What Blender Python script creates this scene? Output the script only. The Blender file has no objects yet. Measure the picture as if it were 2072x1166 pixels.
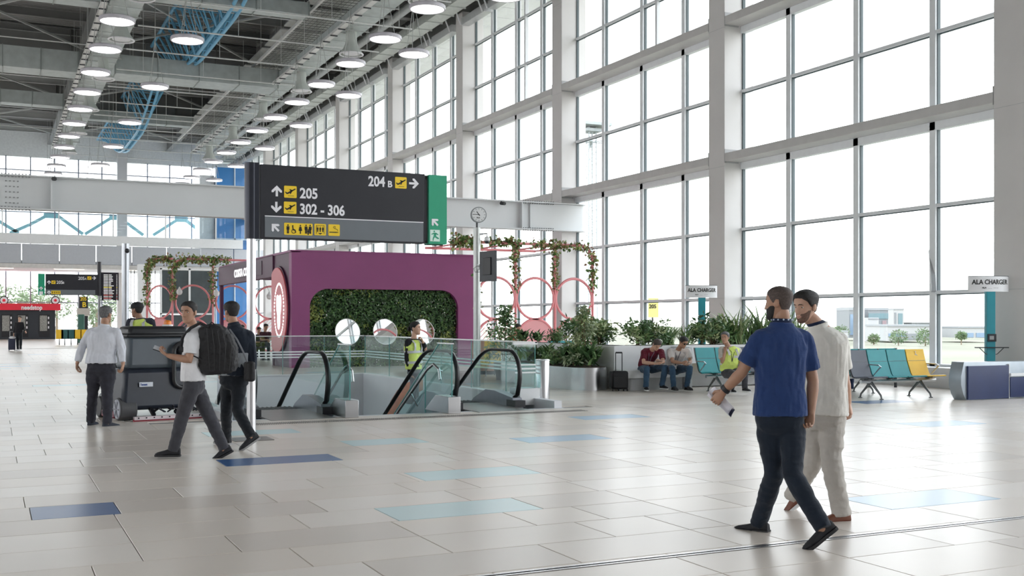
import bpy, math, random
from mathutils import Vector, Matrix, noise
random.seed(7)
R = math.radians
SC = bpy.context.scene
COL = SC.collection
# ------------------------------------------------------------------ camera
F = 2210.0; H = 1.53; HY = 650.0
YAW = math.atan(1053.0 / F)
SN, CS = math.sin(YAW), math.cos(YAW)
cd = bpy.data.cameras.new('camera'); cam = bpy.data.objects.new('camera', cd); COL.objects.link(cam)
cam.location = (0, 0, H); cam.rotation_euler = (R(90), 0, -YAW)
cd.sensor_width = 36.0; cd.lens = 36.0 * F / 2072.0; cd.shift_y = 67.0 / 2072.0
cd.clip_start = 0.1; cd.clip_end = 3000
SC.camera = cam
# ------------------------------------------------------------------ world and exposure
W = bpy.data.worlds.new('world'); SC.world = W; W.use_nodes = True
wn = W.node_tree.nodes; wl = W.node_tree.links
bg = wn['Background']
tc = wn.new('ShaderNodeTexCoord'); sx = wn.new('ShaderNodeSeparateXYZ'); rp = wn.new('ShaderNodeValToRGB')
wl.new(tc.outputs['Generated'], sx.inputs[0]); wl.new(sx.outputs['Z'], rp.inputs[0])
rp.color_ramp.elements[0].color = (1.0, 1.0, 1.0, 1); rp.color_ramp.elements[0].position = 0.0
rp.color_ramp.elements[1].color = (0.80, 0.90, 1.0, 1); rp.color_ramp.elements[1].position = 0.9
wl.new(rp.outputs[0], bg.inputs['Color']); bg.inputs['Strength'].default_value = 4.6
vs = SC.view_settings; vs.view_transform = 'Standard'; vs.look = 'None'; vs.gamma = 1.0; vs.exposure = 0.0
vs.use_curve_mapping = False
# ------------------------------------------------------------------ helpers
def V(px, py, fw):
    """world point seen at pixel px,py at forward distance fw"""
    u = (px - 1036.0) / F
    return Vector((fw * (SN + CS * u), fw * (CS - SN * u), H - (py - HY) / F * fw))
def cv(r, a, z=0.0):
    """direction given as (image right, away from camera, up)"""
    return Vector((CS * r + SN * a, -SN * r + CS * a, z))

MATS = {}
def mat(name, col, rough=0.5, metal=0.0, var=0.06, scale=6.0, bump=0.0, bscale=60.0, emit=None, estr=0.0, spec=0.5, sss=0.0, coat=0.0, sheen=0.0, coord='Object'):
    if name in MATS: return MATS[name]
    m = bpy.data.materials.new(name); m.use_nodes = True
    nt = m.node_tree; b = nt.nodes['Principled BSDF']
    b.inputs['Roughness'].default_value = rough; b.inputs['Metallic'].default_value = metal
    b.inputs['Specular IOR Level'].default_value = spec
    if sss: 
        b.inputs['Subsurface Weight'].default_value = sss; b.inputs['Subsurface Radius'].default_value = (0.02, 0.008, 0.005); b.inputs['Subsurface Scale'].default_value = 0.4
    if coat: b.inputs['Coat Weight'].default_value = coat; b.inputs['Coat Roughness'].default_value = 0.08
    if sheen: b.inputs['Sheen Weight'].default_value = sheen
    c = (col[0], col[1], col[2], 1)
    if var > 0:
        t = nt.nodes.new('ShaderNodeTexCoord'); n = nt.nodes.new('ShaderNodeTexNoise'); n.inputs['Scale'].default_value = scale; n.inputs['Detail'].default_value = 4
        nt.links.new(t.outputs[coord], n.inputs['Vector'])
        r = nt.nodes.new('ShaderNodeValToRGB')
        r.color_ramp.elements[0].position = 0.3; r.color_ramp.elements[1].position = 0.7
        r.color_ramp.elements[0].color = tuple(max(0, x * (1 - var)) for x in col) + (1,)
        r.color_ramp.elements[1].color = tuple(min(1, x * (1 + var)) for x in col) + (1,)
        nt.links.new(n.outputs['Fac'], r.inputs[0]); nt.links.new(r.outputs[0], b.inputs['Base Color'])
    else: b.inputs['Base Color'].default_value = c
    if bump > 0:
        t2 = nt.nodes.new('ShaderNodeTexCoord'); n2 = nt.nodes.new('ShaderNodeTexNoise'); n2.inputs['Scale'].default_value = bscale; n2.inputs['Detail'].default_value = 3
        bp = nt.nodes.new('ShaderNodeBump'); bp.inputs['Strength'].default_value = bump; bp.inputs['Distance'].default_value = 0.02
        nt.links.new(t2.outputs[coord], n2.inputs['Vector']); nt.links.new(n2.outputs['Fac'], bp.inputs['Height']); nt.links.new(bp.outputs[0], b.inputs['Normal'])
    if emit is not None:
        b.inputs['Emission Color'].default_value = (emit[0], emit[1], emit[2], 1); b.inputs['Emission Strength'].default_value = estr
    MATS[name] = m
    return m
def glass(name, tint=(1, 1, 1), refl=0.06, rough=0.0, ior=1.45):
    if name in MATS: return MATS[name]
    m = bpy.data.materials.new(name); m.use_nodes = True; nt = m.node_tree
    for n in list(nt.nodes): nt.nodes.remove(n)
    o = nt.nodes.new('ShaderNodeOutputMaterial'); mx = nt.nodes.new('ShaderNodeMixShader')
    tr = nt.nodes.new('ShaderNodeBsdfTransparent'); gl = nt.nodes.new('ShaderNodeBsdfGlossy'); lw = nt.nodes.new('ShaderNodeLayerWeight'); lw.inputs['Blend'].default_value = 0.5
    f0 = ((ior - 1) / (ior + 1)) ** 2 * 1.6
    pw = nt.nodes.new('ShaderNodeMath'); pw.operation = 'POWER'; pw.inputs[1].default_value = 5.0; fr = nt.nodes.new('ShaderNodeMath'); fr.operation = 'MULTIPLY_ADD'; fr.inputs[1].default_value = 1 - f0; fr.inputs[2].default_value = f0
    nt.links.new(lw.outputs['Facing'], pw.inputs[0]); nt.links.new(pw.outputs[0], fr.inputs[0])
    tr.inputs['Color'].default_value = (tint[0], tint[1], tint[2], 1)
    gl.inputs['Roughness'].default_value = rough; gl.inputs['Color'].default_value = (1, 1, 1, 1)
    nt.links.new(fr.outputs[0], mx.inputs[0]); nt.links.new(tr.outputs[0], mx.inputs[1]); nt.links.new(gl.outputs[0], mx.inputs[2]); nt.links.new(mx.outputs[0], o.inputs[0])
    MATS[name] = m
    return m

class MB:
    """collects shapes, builds ONE mesh object"""
    def __init__(s): s.v = []; s.f = []; s.m = []; s.mi = 0
    def add(s, vs, fs):
        o = len(s.v); s.v += [tuple(v) for v in vs]; s.f += [tuple(i + o for i in f) for f in fs]; s.m += [s.mi] * len(fs); return s
    def box(s, c, d, rz=0.0, M=None):
        hx, hy, hz = d[0] / 2, d[1] / 2, d[2] / 2
        p = [Vector((x * hx, y * hy, z * hz)) for x in (-1, 1) for y in (-1, 1) for z in (-1, 1)]
        if rz: 
            m = Matrix.Rotation(rz, 3, 'Z'); p = [m @ q for q in p]
        if M is not None: p = [M @ q for q in p]
        c = Vector(c); p = [q + c for q in p]
        return s.add(p, [(0, 1, 3, 2), (4, 6, 7, 5), (0, 4, 5, 1), (2, 3, 7, 6), (0, 2, 6, 4), (1, 5, 7, 3)])
    def bb(s, x0, x1, y0, y1, z0, z1): return s.box(((x0 + x1) / 2, (y0 + y1) / 2, (z0 + z1) / 2), (abs(x1 - x0), abs(y1 - y0), abs(z1 - z0)))
    def bar(s, a, b, w, h=None, up=(0, 0, 1)):
        h = h or w; a = Vector(a); b = Vector(b); t = (b - a).normalized(); u = Vector(up)
        if abs(t.dot(u)) > 0.98: u = Vector((1, 0, 0))
        x = t.cross(u).normalized(); y = x.cross(t).normalized()
        p = [e + x * sx_ * w / 2 + y * sy_ * h / 2 for e in (a, b) for sx_, sy_ in ((-1, -1), (1, -1), (1, 1), (-1, 1))]
        return s.add(p, [(0, 3, 2, 1), (4, 5, 6, 7), (0, 1, 5, 4), (1, 2, 6, 5), (2, 3, 7, 6), (3, 0, 4, 7)])
    def tube(s, pts, rad, n=8, cap=True, round_=False, sq=None):
        pts = [Vector(p) for p in pts]
        if not isinstance(rad, (list, tuple)): rad = [rad] * len(pts)
        rad = list(rad)
        if round_:
            t0 = (pts[0] - pts[1]).normalized(); t1 = (pts[-1] - pts[-2]).normalized()
            pts = [pts[0] + t0 * rad[0] * 0.92, pts[0] + t0 * rad[0] * 0.6] + pts + [pts[-1] + t1 * rad[-1] * 0.6, pts[-1] + t1 * rad[-1] * 0.92]
            rad = [rad[0] * 0.38, rad[0] * 0.8] + rad + [rad[-1] * 0.8, rad[-1] * 0.38]
        base = len(s.v); px_ = None; vs = []
        for i, p in enumerate(pts):
            t = (pts[min(i + 1, len(pts) - 1)] - pts[max(i - 1, 0)]).normalized()
            if px_ is None:
                u = Vector((0, 0, 1)) if abs(t.z) < 0.9 else Vector((1, 0, 0))
                x = t.cross(u).normalized()
            else: x = (px_ - t * px_.dot(t)).normalized()
            px_ = x; y = t.cross(x)
            for k in range(n):
                a = 2 * math.pi * k / n; vs.append(p + (x * math.cos(a) + y * math.sin(a)) * rad[i])
        fs = []
        for i in range(len(pts) - 1):
            for k in range(n):
                k2 = (k + 1) % n; fs.append((i * n + k, i * n + k2, (i + 1) * n + k2, (i + 1) * n + k))
        if cap: fs.append(tuple(range(n - 1, -1, -1))); fs.append(tuple((len(pts) - 1) * n + k for k in range(n)))
        return s.add(vs, fs)
    def cyl(s, a, b, r, r2=None, n=16): return s.tube([a, b], [r, r if r2 is None else r2], n)
    def loft(s, rings, cap=True, close=False):
        n = len(rings[0]); vs = [p for r in rings for p in r]; fs = []
        m = len(rings)
        for i in range(m if close else m - 1):
            j = (i + 1) % m
            for k in range(n):
                k2 = (k + 1) % n; fs.append((i * n + k, i * n + k2, j * n + k2, j * n + k))
        if cap and not close: fs.append(tuple(range(n - 1, -1, -1))); fs.append(tuple((m - 1) * n + k for k in range(n)))
        return s.add(vs, fs)
    def lathe(s, prof, c, n=24, cap=True):
        c = Vector(c); rings = [[c + Vector((r * math.cos(2 * math.pi * k / n), r * math.sin(2 * math.pi * k / n), z)) for k in range(n)] for r, z in prof]
        return s.loft(rings, cap=cap)
    def sphere(s, c, r, nu=12, nv=8, M=None):
        if not isinstance(r, (list, tuple)): r = (r, r, r)
        c = Vector(c); rings = []
        for i in range(nv + 1):
            f = math.pi * min(max(i / nv, 0.02), 0.98); ring = []
            for k in range(nu):
                a = 2 * math.pi * k / nu; q = Vector((r[0] * math.sin(f) * math.cos(a), r[1] * math.sin(f) * math.sin(a), -r[2] * math.cos(f)))
                if M is not None: q = M @ q
                ring.append(c + q)
            rings.append(ring)
        return s.loft(rings)
    def prism(s, poly, O, X, Y, d):
        """2D polygon in plane O + x X + y Y, extruded by vector d"""
        O, X, Y, d = Vector(O), Vector(X), Vector(Y), Vector(d)
        a = [O + X * p[0] + Y * p[1] for p in poly]; n = len(a)
        return s.add(a + [p + d for p in a], [tuple(range(n)), tuple(range(2 * n - 1, n - 1, -1))] + [(k, n + k, n + (k + 1) % n, (k + 1) % n) for k in range(n)])
    def ring(s, c, X, Y, r, t, n=40, tn=8, ry=None):
        """torus, centre c, in plane X,Y"""
        c, X, Y = Vector(c), Vector(X).normalized(), Vector(Y).normalized(); Z = X.cross(Y); ry = ry or r; rings = []
        for i in range(n):
            a = 2 * math.pi * i / n; d = X * math.cos(a) * r + Y * math.sin(a) * ry; o = (X * math.cos(a) + Y * math.sin(a)).normalized()
            rings.append([c + d + o * t * math.cos(b) + Z * t * math.sin(b) for b in [2 * math.pi * k / tn for k in range(tn)]])
        return s.loft(rings, close=True)
    def build(s, name, m, parent=None, smooth=30, bevel=0.0, kind=None, label=None, loc=None):
        me = bpy.data.meshes.new(name)
        vs_ = s.v
        if parent is not None and parent.type == 'EMPTY' or loc is not None or parent is not None:
            off = OFF(parent) if parent is not None else Vector(loc)
            vs_ = [(v[0] - off[0], v[1] - off[1], v[2] - off[2]) for v in s.v]
        me.from_pydata(vs_, [], s.f)
        for x in (m if isinstance(m, (list, tuple)) else [m]): me.materials.append(x)
        if any(s.m): me.polygons.foreach_set('material_index', s.m)
        if smooth:
            me.polygons.foreach_set('use_smooth', [True] * len(me.polygons)); me.set_sharp_from_angle(angle=R(smooth))
        me.update()
        o = bpy.data.objects.new(name, me); COL.objects.link(o)
        if parent is not None: o.parent = parent
        elif loc is not None: o.location = loc
        if bevel:
            b = o.modifiers.new('bevel', 'BEVEL'); b.width = bevel; b.segments = 2; b.limit_method = 'ANGLE'; b.angle_limit = R(40)
        if kind: o['kind'] = kind
        if label: o['label'] = label
        return o
def OFF(p):
    o = Vector((0, 0, 0))
    while p is not None: o += Vector(p.location); p = p.parent
    return o
def thing(name, label, cat, loc=(0, 0, 0), group=None):
    o = bpy.data.objects.new(name, None); COL.objects.link(o); o.location = loc; o.empty_display_size = 0.2
    o['label'] = label; o['category'] = cat
    if group: o['group'] = group
    return o
def tag(o, label, cat, group=None, kind=None):
    o['label'] = label; o['category'] = cat
    if group: o['group'] = group
    if kind: o['kind'] = kind
    return o
def dup(root, loc, label=None, group=None, rz=None):
    r = root.copy(); COL.objects.link(r); r.location = loc
    if rz is not None: r.rotation_euler.z = rz
    if label: r['label'] = label
    if group: r['group'] = group
    for ch in list(root.children):
        c = ch.copy(); COL.objects.link(c); c.parent = r
        for g in ch.children:
            d = g.copy(); COL.objects.link(d); d.parent = c
    return r
def struct(o): o['kind'] = 'structure'; return o
def text_mb(mb, s, O, X, Y, size, d, bold=0.0, align='LEFT', wscale=1.0, spacing=1.0):
    """lettering as thin solid, baseline at O, along X, up Y, thickness vector d"""
    cu = bpy.data.curves.new('lettering', 'FONT'); cu.body = s; cu.size = size; cu.align_x = align; cu.offset = bold * size; cu.resolution_u = 3; cu.space_character = spacing
    cu.extrude = 0.001
    ob = bpy.data.objects.new('lettering', cu); COL.objects.link(ob)
    dg = bpy.context.evaluated_depsgraph_get(); me = bpy.data.meshes.new_from_object(ob.evaluated_get(dg))
    O, X, Y, d = Vector(O), Vector(X), Vector(Y), Vector(d)
    L = d.length; dn = d.normalized()
    vs_ = [O + X * (v.co.x * wscale) + Y * v.co.y + dn * (L if v.co.z > 0 else 0.0) for v in me.vertices]
    mb.add(vs_, [tuple(p.vertices) for p in me.polygons])
    bpy.data.objects.remove(ob); bpy.data.curves.remove(cu); bpy.data.meshes.remove(me)
    return mb
def rrect(x0, x1, y0, y1, r, n=4):
    p = []
    for cx, cy, a0 in ((x1 - r, y0 + r, -90), (x1 - r, y1 - r, 0), (x0 + r, y1 - r, 90), (x0 + r, y0 + r, 180)):
        for k in range(n + 1):
            a = R(a0 + 90.0 * k / n); p.append((cx + r * math.cos(a), cy + r * math.sin(a)))
    return p
XA, YA, ZA = Vector((1, 0, 0)), Vector((0, 1, 0)), Vector((0, 0, 1))
# shared materials
M_white = mat('white_paint', (0.80, 0.81, 0.82), 0.45, var=0.02)
M_frame = mat('window_frame_white', (0.78, 0.80, 0.82), 0.4, var=0.02)
M_gasket = mat('dark_gasket', (0.09, 0.12, 0.13), 0.5, var=0.0)
M_colm = mat('column_paint', (0.66, 0.64, 0.63), 0.5, var=0.03, scale=1.0)
M_steel = mat('brushed_steel', (0.50, 0.50, 0.51), 0.27, metal=1.0, var=0.06, scale=3)
M_galv = mat('galvanised_duct', (0.50, 0.54, 0.53), 0.5, metal=0.35, var=0.10, scale=2.5)
M_black = mat('black_plastic', (0.015, 0.016, 0.02), 0.45, var=0.1)
M_dark = mat('dark_grey_metal', (0.055, 0.058, 0.065), 0.42, metal=0.3, var=0.08)
M_gl = glass('window_glass', (0.97, 0.99, 0.99))
M_glg = glass('guard_glass', (0.72, 0.86, 0.85), ior=1.5)
M_glg2 = glass('green_guard_glass', (0.50, 0.72, 0.70), ior=1.5)
M_pink = mat('coral_pink_paint', (0.86, 0.30, 0.32), 0.45, var=0.05)
M_leaf = mat('leaf_green', (0.19, 0.31, 0.12), 0.5, var=0.5, scale=9)
M_leaf2 = mat('leaf_dark_green', (0.075, 0.15, 0.06), 0.45, var=0.5, scale=7)
M_leaf3 = mat('leaf_olive', (0.36, 0.42, 0.21), 0.5, var=0.35, scale=9)
# ================================================================== setting
CY = [6.3, 16.4, 26.76, 36.95, 46.6, 56.3, 66.3, 76.4, 86.6, 96.8]    # window wall columns
WX, GX = 19.5, 20.2
YE = 103.0
# ---- floor: base, tiles, metal joint
VX0, VX1, VY0, VY1 = 3.35, 8.95, 17.05, 28.0     # escalator void
fb = MB()
for x0, x1, y0, y1 in ((-14, 21.2, -8, VY0 - 0.06), (-14, VX0 - 0.08, VY0 - 0.06, VY1 + 0.08), (VX1 + 0.08, 21.2, VY0 - 0.06, VY1 + 0.08), (-14, 21.2, VY1 + 0.08, YE + 1)):
    fb.bb(x0, x1, y0, y1, -0.35, -0.012)
def floor_mat(name, col, var=0.018, rough=0.29):
    m = mat(name, col, rough, var=var, scale=1.6, spec=0.34, coord='Object')
    nt = m.node_tree; b = nt.nodes['Principled BSDF']
    t = nt.nodes.new('ShaderNodeTexCoord'); n = nt.nodes.new('ShaderNodeTexNoise'); n.inputs['Scale'].default_value = 2.2; n.inputs['Detail'].default_value = 6
    mr = nt.nodes.new('ShaderNodeMapRange'); mr.inputs[3].default_value = rough - 0.015; mr.inputs[4].default_value = rough + 0.015
    nt.links.new(t.outputs['Object'], n.inputs['Vector']); nt.links.new(n.outputs['Fac'], mr.inputs[0]); nt.links.new(mr.outputs[0], b.inputs['Roughness'])
    return m
M_tile = floor_mat('porcelain_tile', (0.69, 0.62, 0.55))
M_tile2 = floor_mat('porcelain_tile_grey', (0.61, 0.545, 0.485))
M_tile3 = floor_mat('porcelain_tile_light', (0.73, 0.67, 0.61))
M_tblue = floor_mat('blue_tile', (0.035, 0.10, 0.26))
M_tblue2 = floor_mat('light_blue_tile', (0.30, 0.47, 0.62))
M_tteal = floor_mat('pale_teal_tile', (0.50, 0.66, 0.67))
M_grout = mat('grout', (0.30, 0.29, 0.28), 0.7)
floor = struct(fb.build('floor', M_grout))
rows = []; y = 8.545 - 0.6225 * 20
random.seed(11)
special = {}   # (row k) -> list of (x0,x1,material,label)
def rk(yc): return int(math.floor((yc - (8.545 - 0.6225 * 20)) / 0.6225))
special[rk(9.48)] = [(0.28, 0.93, M_tblue, 'dark blue floor tile')]
special[rk(12.0)] = [(2.23, 3.50, M_tblue, 'dark blue floor tile')]
special[rk(8.2)] = [(2.82, 4.06, M_tteal, 'pale teal floor tile')]
special[rk(10.1)] = [(3.75, 5.0, M_tteal, 'pale teal floor tile')]
special[rk(12.6)] = [(6.1, 7.3, M_tblue2, 'light blue floor tile')]
special[rk(15.1)] = [(8.3, 9.5, M_tblue2, 'light blue floor tile'), (2.6, 3.85, M_tteal, 'pale teal floor tile')]
special[rk(7.0)] = [(6.6, 7.85, M_tblue2, 'light blue floor tile')]
special[rk(13.2)] = [(4.0, 5.0, M_tteal, 'pale teal floor tile')]
special[rk(12.0)] += [(12.2, 13.4, M_tblue2, 'light blue floor tile')]
special[rk(15.8)] = [(14.6, 15.8, M_tblue, 'dark blue floor tile')]
far = MB(); near = []
g = 0.006
for k in range(0, 118):
    y0 = 8.545 - 0.6225 * 20 + 0.6225 * k; y1 = y0 + 0.6225
    if y1 < 3.2 or y0 > 66: continue
    sp = special.get(k, [])
    x = -13.5 + random.choice((0, 0.3125, 0.625, 0.9375)); xmax = 20.9
    joints = []
    while x < xmax:
        L = random.choice((0.625, 1.25, 1.25, 1.25, 0.9375))
        nx = min(x + L, xmax)
        if x < 5.0 - 0.1 < 5.0 < nx: nx = 5.0
        for s_ in sp:
            if x < s_[0] - 0.05 and nx > s_[0]: nx = s_[0]
            if abs(x - s_[0]) < 0.02: nx = s_[1]
        joints.append((x, nx)); x = nx
    for x0, x1 in joints:
        if x1 - x0 < 0.05: continue
        yy0, yy1 = y0, y1
        if yy0 < 5.93 < yy1 or (yy0 < 6.01 < yy1): 
            yy1 = min(yy1, 5.93)
            if yy1 - yy0 < 0.05: yy0, yy1 = 6.01, y1
        parts = [(yy0, yy1)]
        if yy1 == 5.93: parts.append((6.01, y1))
        for a0, a1 in parts:
            if a1 - a0 < 0.04: continue
            # clip to the void
            if x1 > VX0 - 0.15 and x0 < VX1 + 0.15 and a1 > VY0 - 0.12 and a0 < VY1 + 0.15:
                if a0 < VY0 - 0.12 and a1 > VY0 - 0.12: segs = [(x0, x1, a0, VY0 - 0.12)]
                else: segs = [(x0, min(x1, VX0 - 0.15), a0, a1), (max(x0, VX1 + 0.15), x1, a0, a1)]
            else: segs = [(x0, x1, a0, a1)]
            for q in segs:
                if q[1] - q[0] < 0.04 or q[3] - q[2] < 0.03: continue
                m_ = None
                for s_ in sp:
                    if abs(x0 - s_[0]) < 0.02: m_ = s_
                cx, cy = (q[0] + q[1]) / 2, (q[2] + q[3]) / 2
                fw = cx * SN + cy * CS; pxx = 1036 + F * (cx * CS - cy * SN) / max(fw, 0.1)
                vis = fw > 4 and -200 < pxx < 2270 and cy > 3.6
                near.append((fw if vis else 999 + fw, q, m_))
near.sort(key=lambda t: (0 if t[2] else 1) * 0 + t[0])
nspec = [t for t in near if t[2]]; nreg = [t for t in near if not t[2]]
first = nreg[:300 - len(nspec)]; rest = nreg[300 - len(nspec):]
def tile_box(mb, q, z=0.0):
    x0, x1, y0_, y1_ = q[0] + g / 2, q[1] - g / 2, q[2] + g / 2, q[3] - g / 2; c_ = 0.003
    vs_ = [(x0, y0_, -0.02), (x1, y0_, -0.02), (x1, y1_, -0.02), (x0, y1_, -0.02), (x0, y0_, z - c_), (x1, y0_, z - c_), (x1, y1_, z - c_), (x0, y1_, z - c_),
           (x0 + c_, y0_ + c_, z), (x1 - c_, y0_ + c_, z), (x1 - c_, y1_ - c_, z), (x0 + c_, y1_ - c_, z)]
    fs = [(8, 9, 10, 11)]
    for i in range(4):
        j = (i + 1) % 4; fs += [(i, j, 4 + j, 4 + i), (4 + i, 4 + j, 8 + j, 8 + i)]
    mb.add(vs_, fs)
for f_, q, sp_ in first + nspec:
    mb = MB(); tile_box(mb, q, random.uniform(-0.0006, 0.0))
    o = mb.build('tile', sp_[2] if sp_ else (random.choice((M_tile, M_tile, M_tile3, M_tile3, M_tile, M_tile2))), floor, smooth=0)
    if sp_: o['label'] = sp_[3]
far = MB()
for f_, q, sp_ in rest:
    far.mi = random.choice((0, 0, 4, 4, 0, 1))
    if sp_ is None and f_ < 900 and f_ > 20 and random.random() < 0.012: far.mi = random.choice((2, 3))
    tile_box(far, q)
far.mi = 0
far.bb(-14, 21, 65.9, YE + 1, -0.02, 0)
far.build('tile', [M_tile, M_tile2, M_tblue2, M_tteal, M_tile3], floor, smooth=0, kind='stuff')
jm = MB(); jm.bb(-13, 20.9, 5.934, 5.955, -0.01, 0.003); jm.bb(-13, 20.9, 5.985, 6.006, -0.01, 0.003)
jm.build('joint_rail', M_steel, floor, label='steel expansion joint rail')
jm = MB(); jm.bb(-13, 20.9, 5.955, 5.985, -0.012, -0.004); jm.build('joint_seal', M_black, floor)
# tactile strips in front of the escalators and stairs: small raised studs
ts = MB()
for i in range(170):
    xx = 3.4 + i * 0.034
    for jy in range(3):
        ts.box((xx, 16.12 + jy * 0.1 + (xx - 3.4) * 0.02, 0.003), (0.016, 0.06, 0.008))
ts.build('tactile_stud', mat('tactile_stud_metal', (0.30, 0.28, 0.26), 0.4, metal=0.4), floor, smooth=0, kind='stuff')
# baseboard kerb under the glass
kb = MB(); kb.bb(19.55, GX + 0.25, -6, YE, -0.02, 0.46)
struct(kb.build('baseboard_right', M_white))
# ---- window wall columns (structure)
for i, yc in enumerate(CY):
    mb = MB(); mb.bb(WX, GX + 0.35, yc - 0.39, yc + 0.39, -0.02, 15.75)
    o = struct(mb.build('wall_column', M_colm, bevel=0.012)); 
    jm = MB()
    for zz in (2.2, 6.1, 10.2, 13.6): jm.bb(WX - 0.003, WX + 0.02, yc - 0.392, yc + 0.392, zz, zz + 0.012)
    jm.build('panel_joint', mat('panel_joint_grey', (0.5, 0.5, 0.5), 0.6), o)
# ---- window bays
M_beam = mat('transom_paint', (0.56, 0.545, 0.535), 0.45, var=0.04, scale=3)
ZT = [2.23, 4.28, 8.38, 12.30, 14.30]
n_ = 1
for i in range(len(CY) - 1):
    a, b = CY[i] + 0.39, CY[i + 1] - 0.39
    W_ = thing('window_%d' % n_, '', ''); del W_['label']; del W_['category']; W_['kind'] = 'structure'; W_.location = (GX, (a + b) / 2, 0.46); n_ += 1
    # vertical mullions
    ys = [CY[i] + (CY[i + 1] - CY[i]) * t for t in (0.255, 0.5, 0.755)]
    yv = [a + 0.03] + ys + [b - 0.03]
    for j, yy in enumerate(ys):
        mb = MB(); mb.bb(GX - 0.12, GX + 0.1, yy - 0.09, yy + 0.09, 0.46, 15.5); mb.build('mullion', M_frame, W_, bevel=0.008)
        mg = MB(); mg.bb(GX - 0.06, GX + 0.03, yy - 0.11, yy - 0.09, 0.46, 15.5); mg.bb(GX - 0.03, GX + 0.03, yy + 0.09, yy + 0.10, 0.46, 15.5); mg.build('gasket', M_gasket, W_)
    mg = MB(); mg.bb(GX - 0.06, GX + 0.03, b - 0.04, b, 0.46, 15.5); mg.bb(GX - 0.03, GX + 0.03, a, a + 0.03, 0.46, 15.5); mg.build('gasket', M_gasket, W_)
    for zz in ZT:
        mb = MB(); mb.bb(GX - 0.10, GX + 0.08, a, b, zz - 0.06, zz + 0.02); mb.build('transom', M_frame, W_, bevel=0.006)
        mg = MB(); mg.bb(GX - 0.02, GX + 0.03, a, b, zz - 0.085, zz - 0.06); mg.build('gasket', M_gasket, W_)
    for zz in (6.24, 10.28):
        mb = MB(); mb.bb(WX, GX + 0.08, a, b, zz, zz + 0.24); mb.build('transom_beam', M_beam, W_, bevel=0.01)
        mb = MB(); mb.bb(GX - 0.12, GX + 0.06, a, b, zz - 0.2, zz); mb.build('transom', M_frame, W_, bevel=0.006)
        mb = MB()
        for yy in (a + 0.012, b - 0.012): mb.bb(WX - 0.004, WX + 0.5, yy - 0.012, yy + 0.012, zz - 0.04, zz + 0.36)
        mb.build('end_plate', mat('end_plate_grey', (0.38, 0.38, 0.38), 0.5), W_)
    mb = MB(); mb.bb(GX - 0.14, GX + 0.1, a, b, 15.4, 15.75); mb.bb(GX - 0.12, GX + 0.08, a, b, 0.44, 0.52); mb.build('frame_head', M_frame, W_, bevel=0.01)
    zs = [0.52, 2.19, 4.24, 6.04, 8.34, 10.08, 12.26, 14.26, 15.42]
    zlo = [0.52, 2.25, 4.30, 6.48, 8.40, 10.52, 12.32, 14.32]
    zhi = [2.145, 4.195, 6.04, 8.295, 10.08, 12.215, 14.215, 15.42]
    for z0, z1 in zip(zlo, zhi):
        for j in range(4):
            mb = MB(); mb.add([(GX, yv[j], z0), (GX, yv[j + 1], z0), (GX, yv[j + 1], z1), (GX, yv[j], z1)], [(0, 1, 2, 3)])
            mb.build('pane', M_gl, W_, smooth=0)
# extra half mullion (narrow double) seen in the upper part of the second and third bays
for i in (2, 3):
    yy = CY[i] + (CY[i + 1] - CY[i]) * 0.41
    mb = MB(); mb.bb(GX - 0.12, GX + 0.03, yy - 0.06, yy + 0.06, 6.48 if i > 9 else 10.52, 15.5)
    struct(mb.build('trim_%d' % i, M_frame))
# ---- wall above the windows, roof
mb = MB(); mb.bb(GX - 0.1, GX + 0.6, -6, YE, 15.75, 19.2); struct(mb.build('wall_right', mat('wall_upper_grey', (0.30, 0.31, 0.31), 0.7)))
# corrugated roof deck
cb = MB(); rings = []; yy = -8.0; prof = []
while yy < YE + 1:
    prof += [(yy, 18.0), (yy + 0.16, 18.0), (yy + 0.20, 18.09), (yy + 0.32, 18.09)]; yy += 0.36
vs_ = []; 
for x in (-14.0, 20.3):
    vs_ += [(x, p[0], p[1]) for p in prof]
n = len(prof); cb.add(vs_, [(k, k + 1, n + k + 1, n + k) for k in range(n - 1)])
cb.bb(-14.2, 24.5, -8.5, YE + 3, 18.2, 18.6)
struct(cb.build('ceiling', mat('roof_deck_metal', (0.27, 0.265, 0.255), 0.5, metal=0.0, var=0.12, scale=0.4), smooth=0))
# outside canopy soffit beyond the glass
mb = MB()
for k in range(60): mb.bb(20.4, 23.6, 1.0 + k * 1.7, 2.62 + k * 1.7, 16.4, 16.5)
struct(mb.build('trim_10', M_white, smooth=0))
# ---- unseen left wall, open band sized for side light, and unseen back wall
M_wl = mat('wall_paint', (0.74, 0.74, 0.74), 0.6)
mb = MB(); mb.bb(-14.3, -14, -8, YE, -0.02, 3.0); mb.bb(-14.3, -14, -8, YE, 6.6, 18.2)
for k in range(12): mb.bb(-14.35, -13.7, -8 + k * 10, -7.2 + k * 10, 0, 18.2)
mb.bb(-14.3, -13.95, -8, YE, 5.4, 5.6)
struct(mb.build('wall_left_unseen', M_wl, smooth=0))
mb = MB(); mb.bb(-14, 21, -8.5, -8.2, -0.02, 18.2); struct(mb.build('wall_back', M_wl))
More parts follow.
